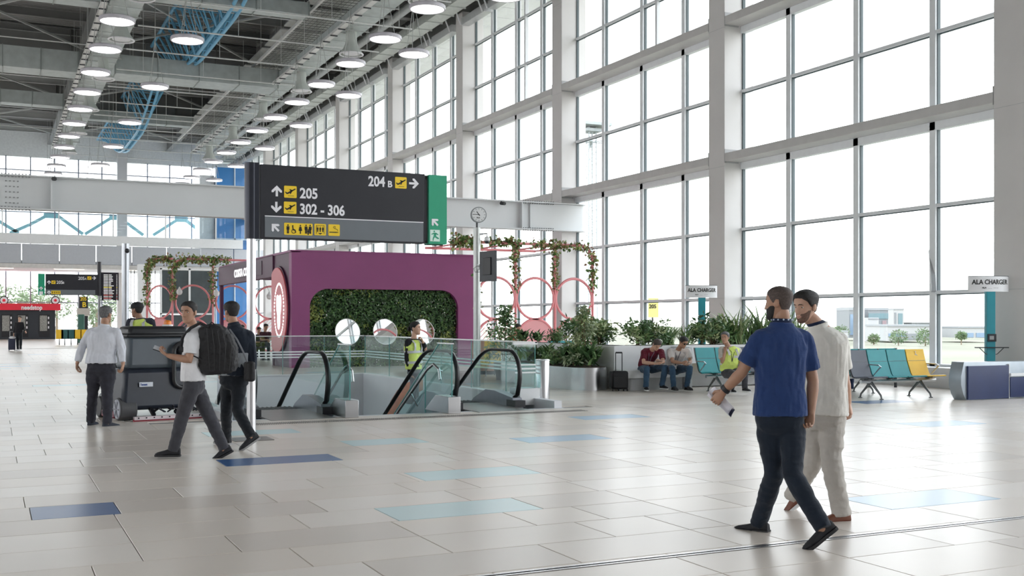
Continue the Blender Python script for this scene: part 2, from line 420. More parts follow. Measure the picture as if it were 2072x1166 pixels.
# ---- end wall: upper glazing, mezzanine, lower glazing
eb = MB()
eb.bb(-14, 21, YE, YE + 0.4, 15.7, 18.2)
struct(eb.build('wall_end', mat('end_wall_grey', (0.80, 0.81, 0.80), 0.6)))
wc = 0
EW = thing('window_20', '', ''); del EW['label']; del EW['category']; EW['kind'] = 'structure'; EW.location = (4, YE, 0)
for k in range(-8, 17):
    x = 1.1 + k * 1.93
    if x > 20: break
    mb = MB(); mb.bb(x - 0.05, x + 0.05, YE - 0.1, YE + 0.1, 0, 15.7); mb.build('mullion', mat('slate_mullion', (0.22, 0.25, 0.32), 0.5), EW)
    for z0, z1 in ((0.05, 3.1), (3.2, 6.0), (8.0, 10.9), (11.0, 14.5), (14.6, 15.7)):
        mb = MB(); mb.add([(x + 0.05, YE, z0), (x + 1.88, YE, z0), (x + 1.88, YE, z1), (x + 0.05, YE, z1)], [(0, 1, 2, 3)]); mb.build('pane', M_gl, EW, smooth=0)
for zz in (3.15, 10.95, 14.55):
    mb = MB(); mb.bb(-14, 20.5, YE - 0.08, YE + 0.08, zz - 0.04, zz + 0.04); mb.build('transom', mat('slate_mullion', (0.22, 0.25, 0.32), 0.5), EW)
for xc in (-1.2, 10.45, ):
    mb = MB(); mb.bb(xc - 0.42, xc + 0.42, YE - 0.9, YE - 0.2, 0, 17.9); struct(mb.build('wall_column', M_colm, bevel=0.02))
# mezzanine bridge at the far end
mz = MB(); mz.bb(-14, 19.4, 94.5, YE - 0.3, 5.8, 6.35); struct(mz.build('ceiling_mezzanine', M_white))
M_fas = mat('fascia_panel_grey', (0.50, 0.52, 0.56), 0.4, metal=0.2, var=0.03)
fz = thing('wall_mezzanine', '', ''); del fz['label']; del fz['category']; fz['kind'] = 'structure'; fz.location = (0, 94.3, 6)
for k in range(12):
    x0 = -11.6 + k * 2.75; mb = MB(); mb.bb(x0 + 0.02, x0 + 2.71, 94.3, 94.5, 6.1, 7.65); mb.build('panel', M_fas, fz, bevel=0.01)
mb = MB(); mb.bb(-14, 19.4, 94.2, 94.55, 7.68, 8.45); mb.build('upstand', M_white, fz)
mb = MB(); mb.bb(-14, 19.4, 94.2, 94.55, 5.75, 6.08); mb.build('soffit_edge', mat('soffit_warm', (0.62, 0.60, 0.58), 0.5), fz)
for k in range(8):
    x0 = -11.6 + k * 4.1
    mb = MB(); mb.bb(x0, x0 + 0.1, 94.3, 94.36, 8.45, 10.6); mb.build('glazing_post', M_white, fz)
    mb = MB(); mb.add([(x0 + 0.1, 94.33, 8.45), (x0 + 4.1, 94.33, 8.45), (x0 + 4.1, 94.33, 10.6), (x0 + 0.1, 94.33, 10.6)], [(0, 1, 2, 3)]); mb.build('pane', glass('bridge_glass', (0.86, 0.93, 0.95)), fz, smooth=0)
for k in range(5):
    x0 = -6 + k * 5.3
    mb = MB(); mb.bb(x0, x0 + 2.3, 96.5, 96.8, 5.77, 5.81); mb.build('soffit_lamp', mat('soffit_lamp_glow', (1, 0.95, 0.85), 0.4, var=0, emit=(1, 0.9, 0.75), estr=2.0), fz)
# ---- big white beam across the hall
BY = 36.3
bm = thing('ceiling_beam', '', ''); del bm['label']; del bm['category']; bm['kind'] = 'structure'; bm.location = (10, BY, 5.4)
M_ibeam = mat('beam_white_paint', (0.66, 0.68, 0.69), 0.45, var=0.03, scale=0.6)
mb = MB(); mb.bb(-13.5, 20.3, BY - 0.02, BY + 0.02, 4.95, 5.93); mb.build('web', M_ibeam, bm)
mb = MB(); mb.bb(-13.5, 20.3, BY - 0.22, BY + 0.22, 5.91, 5.95); mb.build('flange', M_ibeam, bm)
mb = MB(); mb.bb(-13.5, 20.3, BY - 0.22, BY + 0.22, 4.91, 4.95); mb.build('flange', M_ibeam, bm)
for xs in (1.65, 17.62):
    mb = MB(); mb.bb(xs - 0.02, xs + 0.02, BY - 0.22, BY - 0.02, 4.95, 5.91); mb.build('stiffener', M_ibeam, bm)
M_bolt = mat('bolt_grey', (0.22, 0.23, 0.24), 0.5, metal=0.4, var=0)
for xs, nx in ((18.45, 4), (0.55, 4)):
    mb = MB(); mb.bb(xs - 0.28, xs + 0.28, BY - 0.035, BY - 0.02, 5.0, 5.86); mb.build('splice_plate', M_ibeam, bm)
    mb = MB()
    for ix in range(nx):
        for iz in range(5): mb.cyl((xs - 0.16 + ix * 0.11, BY - 0.035, 5.1 + iz * 0.165), (xs - 0.16 + ix * 0.11, BY - 0.065, 5.1 + iz * 0.165), 0.02, n=6)
    for ix in range(14):
        for zz, dz in ((4.95, 0.04), (5.91, -0.04), (4.91, -0.04), (5.95, 0.04)):
            mb.cyl((xs - 0.75 + ix * 0.095, BY - 0.14, zz), (xs - 0.75 + ix * 0.095, BY - 0.14, zz + dz), 0.022, n=6)
    mb.build('bolts', M_bolt, bm, kind='stuff')
mb = MB(); mb.bb(18.0, 20.25, BY - 0.1, BY + 0.4, 4.96, 5.90); mb.build('bearing', M_ibeam, bm)
# ================================================================== roof structure and ceiling services
M_gird = mat('girder_grey', (0.20, 0.20, 0.195), 0.55, var=0.08, scale=0.7)
M_purl = mat('purlin_grey', (0.42, 0.43, 0.42), 0.5, var=0.06, scale=0.8)
for k, gy in enumerate((21.0, 36.0, 50.0, 66.0, 82.0)):
    g_ = thing('ceiling_girder', '', ''); del g_['label']; del g_['category']; g_['kind'] = 'structure'; g_.location = (4, gy, 17)
    mb = MB(); mb.bb(-14, 20.2, gy - 0.03, gy + 0.03, 16.2, 17.9); mb.build('web', M_gird, g_)
    for zz in (16.2, 17.9):
        mb = MB(); mb.bb(-14, 20.2, gy - 0.25, gy + 0.25, zz - 0.03, zz + 0.03); mb.build('flange', M_gird, g_)
    mb = MB()
    for x in range(-12, 20, 4): mb.bb(x - 0.02, x + 0.02, gy - 0.24, gy + 0.24, 16.22, 17.88)
    mb.build('stiffeners', M_gird, g_, smooth=0)
for gx in (-4.9, 4.6, 14.4, 19.0):
    mb = MB(); mb.bb(gx - 0.03, gx + 0.03, -6, YE, 16.9, 17.9); mb.bb(gx - 0.2, gx + 0.2, -6, YE, 16.87, 16.93); struct(mb.build('ceiling_edge_beam', M_gird))
for k in range(24):
    py = 20.5 + k * 3.5
    mb = MB(); mb.bb(-14, 20.2, py - 0.02, py + 0.02, 17.55, 17.95); mb.bb(-14, 20.2, py - 0.09, py + 0.09, 17.53, 17.57); struct(mb.build('ceiling_purlin', M_purl if k % 2 else M_gird))
# flat diagonal wind braces
mb = MB()
for k in range(5):
    y0 = 21 + k * 15.5
    for x0, x1 in ((-5, 4.6), (4.6, 14.4)):
        mb.bar((x0, y0, 16.9), (x1, y0 + 14, 16.9), 0.10, 0.10); mb.bar((x0, y0 + 14, 16.85), (x1, y0, 16.85), 0.10, 0.10)
struct(mb.build('ceiling_bracing', M_purl, smooth=0))
# ---- blue triangular lattice trusses
M_blue = mat('truss_blue_paint', (0.16, 0.44, 0.66), 0.4, var=0.05)
def truss(y0, label):
    t = thing('lattice_truss', label, 'truss', (9.5, y0 + 16, 17.42), 'blue lattice trusses under the roof')
    def zlow(s_):   # belly
        d = min(s_, 32 - s_)
        if d >= 12: return 14.9
        q = 1 - d / 12.0
        return 14.9 + 2.5 * q ** 1.6
    N = 22; ss = [32.0 * i / N for i in range(N + 1)]
    xr = 9.5
    def wl_(s_): d = min(s_, 32 - s_); return 0.17 * min(1, d / 3.0) + 0.02
    for sg in (-1, 1):
        mb = MB(); mb.tube([(xr + sg * wl_(s_), y0 + s_, zlow(s_)) for s_ in ss], 0.085, n=8); mb.build('lower_chord', M_blue, t)
    up = {}
    for sg in (-1, 1):
        mb = MB(); mb.tube([(xr + sg * 1.15, y0 + s_, 17.42) for s_ in (0, 32)], 0.09, n=8); mb.build('upper_chord', M_blue, t)
    mb = MB()
    for i in range(N):
        s0, s1 = ss[i], ss[i + 1]; sm = (s0 + s1) / 2
        for sg in (-1, 1):
            if 17.42 - zlow(sm) > 0.25:
                mb.tube([(xr + sg * 1.15, y0 + s0, 17.42), (xr + sg * wl_(sm), y0 + sm, zlow(sm))], 0.045, n=6)
                mb.tube([(xr + sg * wl_(sm), y0 + sm, zlow(sm)), (xr + sg * 1.15, y0 + s1, 17.42)], 0.045, n=6)
        if i % 2 == 0:
            mb.tube([(xr - 1.15, y0 + s0, 17.42), (xr + 1.15, y0 + s0, 17.42)], 0.04, n=6)
            mb.tube([(xr - 1.15, y0 + s0, 17.42), (xr + 1.15, y0 + ss[i + 1], 17.42)], 0.035, n=6)
        mb.tube([(xr - wl_(sm), y0 + sm, zlow(sm)), (xr + wl_(sm), y0 + sm, zlow(sm))], 0.035, n=6)
    mb.build('lattice_bars', M_blue, t, kind='stuff')
    return t
truss(37.0, 'blue tubular lattice truss with curved belly, nearest and highest in view')
truss(70.0, 'blue tubular lattice truss with curved belly, farther one above the white beam')
# ---- long ducts along the hall
def long_duct(name, label, x0, x1, z, y0, y1, seam=1.5, h=0.55):
    t = thing(name, label, 'duct', ((x0 + x1) / 2, (y0 + y1) / 2, z), 'square ventilation ducts under the roof')
    mb = MB(); mb.bb(x0, x1, y0, y1, z, z + h); mb.build('duct_body', M_galv, t)
    mb = MB(); n = int((y1 - y0) / seam)
    for k in range(n):
        yy = y0 + (k + 0.5) * seam; e = 0.035
        mb.bb(x0 - e, x1 + e, yy - 0.02, yy + 0.02, z - e, z); mb.bb(x0 - e, x0, yy - 0.02, yy + 0.02, z, z + h); mb.bb(x1, x1 + e, yy - 0.02, yy + 0.02, z, z + h)
    mb.build('seam_flanges', mat('duct_flange', (0.62, 0.65, 0.64), 0.45, metal=0.3), t, smooth=0, kind='stuff')
    mb = MB()
    for k in range(int((y1 - y0) / 4)):
        yy = y0 + 1 + k * 4
        mb.bar((x0 - 0.1, yy, z - 0.05), (x0 - 0.1, yy, 17.6), 0.02); mb.bar((x1 + 0.1, yy, z - 0.05), (x1 + 0.1, yy, 17.6), 0.02); mb.bar((x0 - 0.15, yy, z - 0.06), (x1 + 0.15, yy, z - 0.06), 0.04)
    mb.build('hanger_rods', M_purl, t, smooth=0, kind='stuff')
    return t
dA = long_duct('ventilation_duct', 'long grey duct hung along the hall nearest the window wall', 14.1, 15.15, 14.55, 14, 86)
dB = long_duct('ventilation_duct', 'long grey duct hung along the left side behind the row of lamps', 4.35, 5.65, 14.55, 20, 88)
def tray(x0, x1, z, y0, y1, label):
    t = thing('cable_tray', label, 'cable tray', ((x0 + x1) / 2, (y0 + y1) / 2, z), 'cable trays beside the ducts')
    mb = MB(); mb.bb(x0, x1, y0, y1, z, z + 0.015); mb.bb(x0, x0 + 0.02, y0, y1, z, z + 0.12); mb.bb(x1 - 0.02, x1, y0, y1, z, z + 0.12); mb.build('tray', mat('tray_zinc', (0.74, 0.73, 0.71), 0.45, metal=0.2), t)
    mb = MB()
    for k in range(int((y1 - y0) / 1.2)):
        yy = y0 + k * 1.2; mb.bb(x0 - 0.03, x1 + 0.03, yy, yy + 0.05, z - 0.05, z)
    mb.build('brackets', M_dark, t, smooth=0, kind='stuff')
tray(13.72, 13.98, 14.35, 14, 86, 'flat cable tray along the window-side duct')
tray(3.98, 4.22, 14.35, 20, 88, 'flat cable tray along the left-hand duct')
# ---- mesh catwalk left of the right duct, pale panels above it
t = thing('mesh_catwalk', 'grey wire mesh catwalk running beside the window-side duct', 'catwalk', (13, 50, 15.4))
mb = MB()
for k in range(180): mb.bb(12.95, 14.9, 14 + k * 0.4, 14.025 + k * 0.4, 15.4, 15.42)
for k in range(10): mb.bb(12.95 + k * 0.21, 12.965 + k * 0.21, 14, 86.5, 15.42, 15.435)
mb.build('mesh_bars', M_gird, t, smooth=0, kind='stuff')
mb = MB(); mb.bb(12.85, 12.95, 14, 86.5, 15.35, 15.5); mb.build('edge_rail', mat('tray_zinc', (0.74, 0.73, 0.71), 0.45, metal=0.2), t)
mb = MB()
for k in range(17): mb.bb(12.95, 15.0, 16 + k * 4.2, 19.6 + k * 4.2, 16.0, 16.06)
mb.build('deck_panel', mat('pale_panel', (0.50, 0.51, 0.49), 0.6), t, smooth=0)
# ---- cross ducts
def cross_duct(label, x0, x1, y, z, h, d, jog=None):
    t = thing('cross_duct', label, 'duct', ((x0 + x1) / 2, y, z), 'square ventilation ducts under the roof')
    mb = MB(); mb.bb(x0, x1, y - d / 2, y + d / 2, z, z + h); mb.build('duct_body', M_galv, t)
    mb = MB(); n = int((x1 - x0) / 1.75)
    for k in range(n + 1):
        xx = x0 + 0.05 + k * (x1 - x0 - 0.1) / n; e = 0.04
        mb.bb(xx - 0.02, xx + 0.02, y - d / 2 - e, y + d / 2 + e, z - e, z); mb.bb(xx - 0.02, xx + 0.02, y - d / 2 - e, y - d / 2, z, z + h + e)
    mb.build('seam_flanges', mat('duct_flange_dark', (0.30, 0.33, 0.32), 0.45, metal=0.3), t, smooth=0, kind='stuff')
cross_duct('broad square duct crossing the hall between the two long ducts', 5.65, 14.1, 60.0, 14.2, 0.98, 1.9)
cross_duct('broad square duct left of the row of lamps, second from the camera', -12, 4.1, 61.5, 14.4, 1.08, 1.6)
cross_duct('square duct at the top left corner of the hall', -12, 4.1, 48.0, 14.55, 0.95, 1.0)
cross_duct('square duct passing behind the nearer blue truss', 5.65, 12.6, 47.5, 14.95, 0.55, 0.9)
cross_duct('low square duct near the far end left of the lamps', -12, 4.1, 74.5, 15.0, 0.8, 1.0)
cross_duct('small duct crossing behind the farther blue truss', 5.65, 13.0, 80.5, 15.4, 0.7, 0.9)
# side stubs ending in boxes
# ---- bell shaped air diffusers
M_bell = mat('bell_diffuser_paint', (0.50, 0.53, 0.50), 0.5, var=0.04)
def bell():
    t = thing('air_diffuser', 'grey bell-shaped air diffuser hanging under the window-side duct', 'diffuser', (0, 0, 0), 'bell air diffusers under the ducts')
    mb = MB(); mb.lathe([(0.25, 1.0), (0.25, 0.55), (0.28, 0.42), (0.36, 0.24), (0.46, 0.10), (0.50, 0.02), (0.485, 0.0), (0.45, 0.09), (0.34, 0.23), (0.2, 0.34), (0.01, 0.34)], (0, 0, 0), 28, cap=False); mb.build('bell', M_bell, t, smooth=40)
    mb = MB(); mb.ring((0, 0, -0.03), XA, YA, 0.52, 0.035, 32, 6); mb.build('outer_ring', mat('ring_white', (0.75, 0.74, 0.76), 0.4), t)
    mb = MB(); mb.lathe([(0.38, 0.015), (0.38, 0.0), (0.02, 0.0), (0.02, 0.015)], (0, 0, -0.01), 24); mb.build('centre_plate', mat('ring_white', (0.75, 0.74, 0.76), 0.4), t)
    return t
b0 = bell(); b0.location = (14.62, 38.5, 13.57)
ords = ['nearest', 'second nearest', 'third nearest', 'fourth nearest', 'fifth nearest', 'farthest']
b0['label'] = 'grey bell-shaped air diffuser under the window-side duct, nearest'
for k, y in enumerate((47.5, 56.3, 65.2, 74.2, 83.0)): dup(b0, (14.62, y, 13.57), 'grey bell-shaped air diffuser under the window-side duct, ' + ords[k + 1])
for k, y in enumerate((42.6, 49.3, 57.6, 66.3, 75.0, 84.0)): dup(b0, (5.0, y, 13.57), 'grey bell-shaped air diffuser under the left-hand duct, ' + ords[k])
# ---- round pendant lamps
M_lampw = mat('lamp_glow', (1, 1, 1), 0.4, var=0, emit=(1.0, 0.98, 0.95), estr=3.2)
def lamp():
    t = thing('pendant_lamp', 'x', 'lamp', (0, 0, 0), 'round white pendant lamps')
    mb = MB(); mb.lathe([(0.58, 0.0), (0.625, 0.0), (0.63, 0.03), (0.63, 0.12), (0.60, 0.15), (0.02, 0.16), (0.02, 0.14), (0.58, 0.10), (0.58, 0.0)], (0, 0, 0), 36, cap=False); mb.build('housing', mat('lamp_housing', (0.55, 0.53, 0.58), 0.4), t, smooth=40)
    mb = MB(); mb.lathe([(0.01, 0.012), (0.585, 0.012), (0.585, 0.03), (0.01, 0.03)], (0, 0, 0), 36); mb.build('diffuser', M_lampw, t)
    mb = MB()
    for a in (0, 120, 240):
        mb.tube([(0.4 * math.cos(R(a)), 0.4 * math.sin(R(a)), 0.15), (0, 0, 2.2)], 0.012, n=4)
    mb.tube([(0, 0, 2.2), (0, 0, 5.72)], 0.012, n=4); mb.build('suspension_wire', M_purl, t)
    return t
l0 = lamp(); first_ = True
rowsL = [('left-hand row beside the duct', 4.1, 12.35, [41.8 + 4.55 * k for k in range(13)]),
         ('row between the blue trusses', 6.83, 12.35, [43.5, 52.8, 62.9, 72.0, 81.0, 90.0]),
         ('row under the window-side duct', 13.66, 12.35, [35.5 + 4.5 * k for k in range(13)]),
         ('row nearest the window wall', 15.5, 12.35, [33.0, 41.8, 50.8, 59.8, 68.7, 77.5, 86.0])]
cnt = ['nearest', 'second', 'third', 'fourth', 'fifth', 'sixth', 'seventh', 'eighth', 'ninth', 'tenth', 'eleventh', 'twelfth', 'thirteenth']
for nm, x, z, ys in rowsL:
    for k, y in enumerate(ys):
        lb = 'round white pendant lamp, %s, %s from the camera' % (nm, cnt[k])
        if first_: l0.location = (x, y, z); l0['label'] = lb; first_ = False
        else: dup(l0, (x, y, z), lb)
# ---- sprinkler pipes across the hall
for k in range(13):
    y = 36 + k * 4.5
    mb = MB(); x1 = 16.6; mb.tube([(5.7, y, 14.3), (x1, y, 14.3)], 0.035, n=6)
    if k % 2: mb.tube([(-12, y + 1, 15.6), (13.5, y + 1, 15.6)], 0.03, n=6)
    for x in (7, 10, 13, 16): mb.tube([(x, y, 14.3), (x, y, 17.6)], 0.012, n=4)
    tag(mb.build('sprinkler_pipe', mat('pipe_white', (0.72, 0.73, 0.72), 0.4), smooth=40), 'thin white sprinkler pipe crossing the hall, %s from the camera' % cnt[k], 'pipe', 'thin sprinkler pipes under the roof')
# long light pipe and service duct near the window wall
mb = MB(); mb.tube([(17.6, 16, 16.2), (17.6, 100, 16.2)], 0.2, n=12)
tag(mb.build('service_pipe', mat('pipe_grey', (0.55, 0.57, 0.56), 0.4, metal=0.3)), 'thick grey pipe running along the top of the window wall', 'pipe')
mb = MB(); mb.bb(18.35, 19.1, 16, 99, 15.55, 15.95)
for k in range(60): mb.bb(18.3, 19.15, 16 + k * 1.38, 16.05 + k * 1.38, 15.5, 16.0)
tag(mb.build('slot_duct', mat('pale_duct', (0.66, 0.69, 0.66), 0.45, metal=0.2), smooth=0), 'pale square duct running above the window heads', 'duct')
for i in range(1, len(CY) - 1):
    t = thing('blind_box', 'silver roller blind box at the window head, %s bay from the right' % cnt[i], 'blind box', (19.7, (CY[i] + CY[i + 1]) / 2, 15.3), 'silver blind boxes at the window heads')
    for j in range(3):
        ya = CY[i] + 0.8 + j * 2.95
        mb = MB(); mb.bb(19.45, 19.85, ya, ya + 2.6, 15.1, 15.45); mb.build('housing', mat('blind_housing', (0.55, 0.56, 0.57), 0.35, metal=0.5), t, bevel=0.02)
        mb = MB(); mb.bar((19.4, ya + 0.1, 15.1), (19.1, ya + 0.1, 15.8), 0.05); mb.bar((19.4, ya + 2.5, 15.1), (19.1, ya + 2.5, 15.8), 0.05); mb.build('brackets', M_white, t, kind='stuff')
# ================================================================== wayfinding signs
M_sign = mat('sign_panel_charcoal', (0.018, 0.019, 0.026), 0.45, var=0.05)
M_signg = mat('sign_panel_grey', (0.16, 0.18, 0.20), 0.45, var=0.03)
M_yel = mat('sign_yellow', (0.95, 0.66, 0.03), 0.45, var=0.02)
M_grn = mat('sign_green', (0.02, 0.36, 0.20), 0.4, var=0.04)
M_ink = mat('print_black', (0.01, 0.01, 0.01), 0.5, var=0)
M_wht = mat('print_white', (0.88, 0.88, 0.92), 0.5, var=0)
def arrow(mb, cx, cz, s, ang, O, X, Z, d):
    """arrow pictogram pointing up, rotated by ang"""
    p = [(-0.11, -0.5), (0.11, -0.5), (0.11, 0.12), (0.34, -0.12), (0.5, -0.12), (0.5, 0.06), (0.0, 0.55), (-0.5, 0.06), (-0.5, -0.12), (-0.34, -0.12), (-0.11, 0.12)]
    c_, s_ = math.cos(R(ang)), math.sin(R(ang))
    mb.prism([(cx + s * (x * c_ - y * s_), cz + s * (x * s_ + y * c_)) for x, y in p], O, X, Z, d)
def plane_icon(mb, cx, cz, s, O, X, Z, d):
    P = lambda q: mb.prism([(cx + s * x, cz + s * y) for x, y in q], O, X, Z, d)
    P([(-0.36, -0.13), (-0.30, -0.19), (-0.18, -0.17), (0.40, 0.20), (0.42, 0.27), (0.34, 0.27), (-0.22, -0.05)])
    P([(-0.10, 0.20), (-0.02, 0.21), (0.22, 0.13), (0.05, 0.02)]); P([(-0.02, -0.04), (0.13, 0.05), (0.03, -0.16), (-0.05, -0.17)])
    P([(-0.44, -0.02), (-0.38, 0.0), (-0.24, -0.09), (-0.36, -0.13)]); P([(-0.2, -0.33), (0.28, -0.33), (0.28, -0.30), (-0.2, -0.30)])
def disc2(mb, cx, cz, r, O, X, Z, d, n=12): mb.prism([(cx + r * math.cos(2 * math.pi * k / n), cz + r * math.sin(2 * math.pi * k / n)) for k in range(n)], O, X, Z, d)
def rc(mb, x0, x1, z0, z1, O, X, Z, d): mb.prism([(x0, z0), (x1, z0), (x1, z1), (x0, z1)], O, X, Z, d)
def man(mb, cx, z0, h, O, X, Z, d, skirt=False):
    disc2(mb, cx, z0 + h * 0.9, h * 0.085, O, X, Z, d)
    if skirt: mb.prism([(cx - h * 0.1, z0 + h * 0.78), (cx + h * 0.1, z0 + h * 0.78), (cx + h * 0.2, z0 + h * 0.32), (cx - h * 0.2, z0 + h * 0.32)], O, X, Z, d); rc(mb, cx - h * 0.06, cx + h * 0.06, z0, z0 + h * 0.4, O, X, Z, d)
    else: rc(mb, cx - h * 0.16, cx + h * 0.16, z0 + h * 0.42, z0 + h * 0.78, O, X, Z, d); rc(mb, cx - h * 0.11, cx - h * 0.01, z0, z0 + h * 0.5, O, X, Z, d); rc(mb, cx + h * 0.01, cx + h * 0.11, z0, z0 + h * 0.5, O, X, Z, d)
SY = 14.2
t = thing('direction_sign', 'large charcoal hanging direction sign reading 205 and 302 - 306 on a steel post', 'sign', (3.03, SY, 0))
mb = MB(); mb.tube([(3.03, SY, 0), (3.03, SY, 2.6)], 0.058, n=24); mb.build('post', mat('satin_aluminium', (0.72, 0.72, 0.74), 0.3, metal=0.85, var=0.03), t)
mb = MB(); mb.bb(2.99, 3.115, SY - 0.08, SY + 0.08, 2.595, 3.575); mb.tube([(3.03, SY, 2.595), (3.03, SY, 3.575)], 0.085, n=24); mb.build('post_sleeve', mat('sleeve_charcoal', (0.03, 0.033, 0.045), 0.3, metal=0.5, var=0.03), t)
mb = MB(); mb.bb(2.78, 3.28, SY - 0.22, SY + 0.24, 0, 0.008); mb.build('base_plate', mat('base_plate_grey', (0.28, 0.26, 0.25), 0.35, metal=0.7), t)
mb = MB(); mb.bb(3.135, 5.40, SY - 0.07, SY + 0.07, 2.60, 3.56); mb.build('panel', M_sign, t, bevel=0.004, label='charcoal sign panel')
mb = MB(); mb.bb(3.19, 5.375, SY - 0.077, SY - 0.07, 2.62, 2.885); mb.build('lower_band', M_signg, t, label='grey lower band')
mb = MB(); mb.bb(3.19, 5.375, SY - 0.079, SY - 0.07, 2.885, 2.897); mb.build('divider_line', M_wht, t)
mb = MB(); mb.bb(5.40, 5.45, SY - 0.03, SY + 0.03, 2.61, 2.65); mb.bb(5.40, 5.45, SY - 0.03, SY + 0.03, 3.49, 3.54); mb.bb(5.41, 5.44, SY - 0.05, SY + 0.05, 2.65, 3.49); mb.build('spacer', M_black, t)
gp = MB(); gp.bb(5.455, 5.725, SY - 0.08, SY + 0.08, 2.60, 3.555); gp.build('exit_panel', M_grn, t, bevel=0.004, label='green exit panel')
mb = MB(); mb.bb(5.45, 5.73, SY + 0.08, SY + 0.09, 2.59, 3.565); mb.build('exit_panel_back', M_black, t)
O_ = Vector((0, SY - 0.071, 0)); d_ = Vector((0, -0.004, 0)); d2 = Vector((0, -0.011, 0))
wm = MB(); ym = MB(); im = MB(); gm = MB()
# pixel to panel helper measured on the sign plane
def sxz(px, py, y=SY - 0.07):
    u = (px - 1036) / F; k_ = y / (CS - SN * u); return ((SN + CS * u) * k_, H - (py - HY) / F * k_)
x, z = sxz(560, 387); arrow(wm, x, z, 0.135, 0, O_, XA, ZA, d_)
x, z = sxz(559, 419); arrow(wm, x, z, 0.135, 180, O_, XA, ZA, d_)
x, z = sxz(837, 371.5); arrow(wm, x, z, 0.135, -90, O_, XA, ZA, d_)
x, z = sxz(557, 461); arrow(wm, x, z, 0.125, 45, O_, XA, ZA, d2)
for px, py in ((587.5, 388.5), (587, 420.5), (811, 370)):
    x, z = sxz(px, py); ym.prism(rrect(x - 0.083, x + 0.083, z - 0.078, z + 0.078, 0.012), O_, XA, ZA, d_); plane_icon(im, x, z, 0.165, O_ + d_, XA, ZA, (0, -0.002, 0))
x, z = sxz(606.5, 400.5); text_mb(wm, '205', O_ + XA * x + ZA * z, XA, ZA, 0.188, d_, bold=0.028, wscale=0.86)
x, z = sxz(606, 432.5); text_mb(wm, '302 - 306', O_ + XA * x + ZA * z, XA, ZA, 0.188, d_, bold=0.028, wscale=0.84)
x, z = sxz(745, 376); text_mb(wm, '204', O_ + XA * x + ZA * z, XA, ZA, 0.188, d_, bold=0.028, wscale=0.84)
x, z = sxz(784, 378.5); text_mb(wm, 'B', O_ + XA * x + ZA * z, XA, ZA, 0.12, d_, bold=0.028)
# yellow facility pictograms in the grey band
xa, z = sxz(574.5, 463); xb, _ = sxz(632, 463)
ym.prism(rrect(xa, xb, z - 0.078, z + 0.078, 0.012), O_, XA, ZA, d2)
O3 = O_ + d2; d3 = Vector((0, -0.002, 0))
man(im, xa + 0.05, z - 0.06, 0.12, O3, XA, ZA, d3)
cx = xa + 0.125; disc2(im, cx - 0.012, z + 0.04, 0.010, O3, XA, ZA, d3); im.ring(O3 + d3 + XA * cx + ZA * (z - 0.03), XA, ZA, 0.026, 0.004, 16, 4); im.prism([(cx - 0.02, z + 0.03), (cx - 0.005, z + 0.03), (cx + 0.0, z - 0.005), (cx + 0.025, z - 0.01), (cx + 0.035, z - 0.045), (cx + 0.025, z - 0.05), (cx + 0.012, z - 0.02), (cx - 0.012, z - 0.018)], O3, XA, ZA, d3)
man(im, xa + 0.215, z - 0.06, 0.12, O3, XA, ZA, d3, True)
man(im, xa + 0.29, z - 0.055, 0.12, O3, XA, ZA, d3); man(im, xa + 0.345, z - 0.055, 0.12, O3, XA, ZA, d3); man(im, xa + 0.318, z - 0.07, 0.08, O3, XA, ZA, d3)
x, z = sxz(647.5, 465); ym.prism(rrect(x - 0.078, x + 0.078, z - 0.076, z + 0.076, 0.012), O_, XA, ZA, d2)
for a_ in (-0.035, 0, 0.035): man(im, x + a_, z - 0.03, 0.07, O3, XA, ZA, d3)
rc(im, x - 0.055, x - 0.050, z - 0.055, z + 0.055, O3, XA, ZA, d3); rc(im, x + 0.050, x + 0.055, z - 0.055, z + 0.055, O3, XA, ZA, d3); rc(im, x - 0.055, x + 0.055, z + 0.052, z + 0.057, O3, XA, ZA, d3)
im.prism([(x - 0.03, z - 0.045), (x + 0.03, z - 0.045), (x, z - 0.065)], O3, XA, ZA, d3)
x, z = sxz(675.5, 466); ym.prism(rrect(x - 0.078, x + 0.078, z - 0.076, z + 0.076, 0.012), O_, XA, ZA, d2)
rc(im, x - 0.065, x + 0.04, z - 0.035, z - 0.023, O3, XA, ZA, d3); rc(im, x + 0.045, x + 0.055, z - 0.035, z - 0.023, O3, XA, ZA, d3)
im.tube([O3 + d3 + XA * (x + q[0]) + ZA * (z + q[1]) for q in ((0.05, -0.01), (0.045, 0.01), (0.01, 0.02), (-0.01, 0.035), (0.0, 0.05), (0.02, 0.045), (0.015, 0.03))], 0.003, n=4)
# exit panel
Og = Vector((0, SY - 0.081, 0)); x, z = sxz(880, 450, SY - 0.08); arrow(wm, x, z, 0.12, 45, Og, XA, ZA, d_)
x, z = sxz(880, 477, SY - 0.08); wg = MB(); wg.prism(rrect(x - 0.072, x + 0.072, z - 0.08, z + 0.08, 0.004), Og, XA, ZA, d_)
Og2 = Og + d_
disc2(gm, x - 0.012, z + 0.058, 0.012, Og2, XA, ZA, d3)
for q in ([(-0.02, 0.04), (0.02, 0.04), (0.015, -0.012), (-0.02, -0.008)], [(-0.02, 0.04), (-0.055, 0.02), (-0.05, 0.01), (-0.01, 0.028)], [(0.01, 0.04), (0.05, 0.02), (0.045, 0.008), (0.01, 0.022)],
          [(0.0, -0.01), (0.018, -0.01), (0.055, -0.03), (0.06, -0.045), (0.035, -0.045), (0.0, -0.025)], [(-0.02, -0.005), (0.002, -0.015), (-0.02, -0.045), (-0.022, -0.072), (-0.034, -0.072), (-0.034, -0.04)]):
    gm.prism([(x + a, z + b) for a, b in q], Og2, XA, ZA, d3)
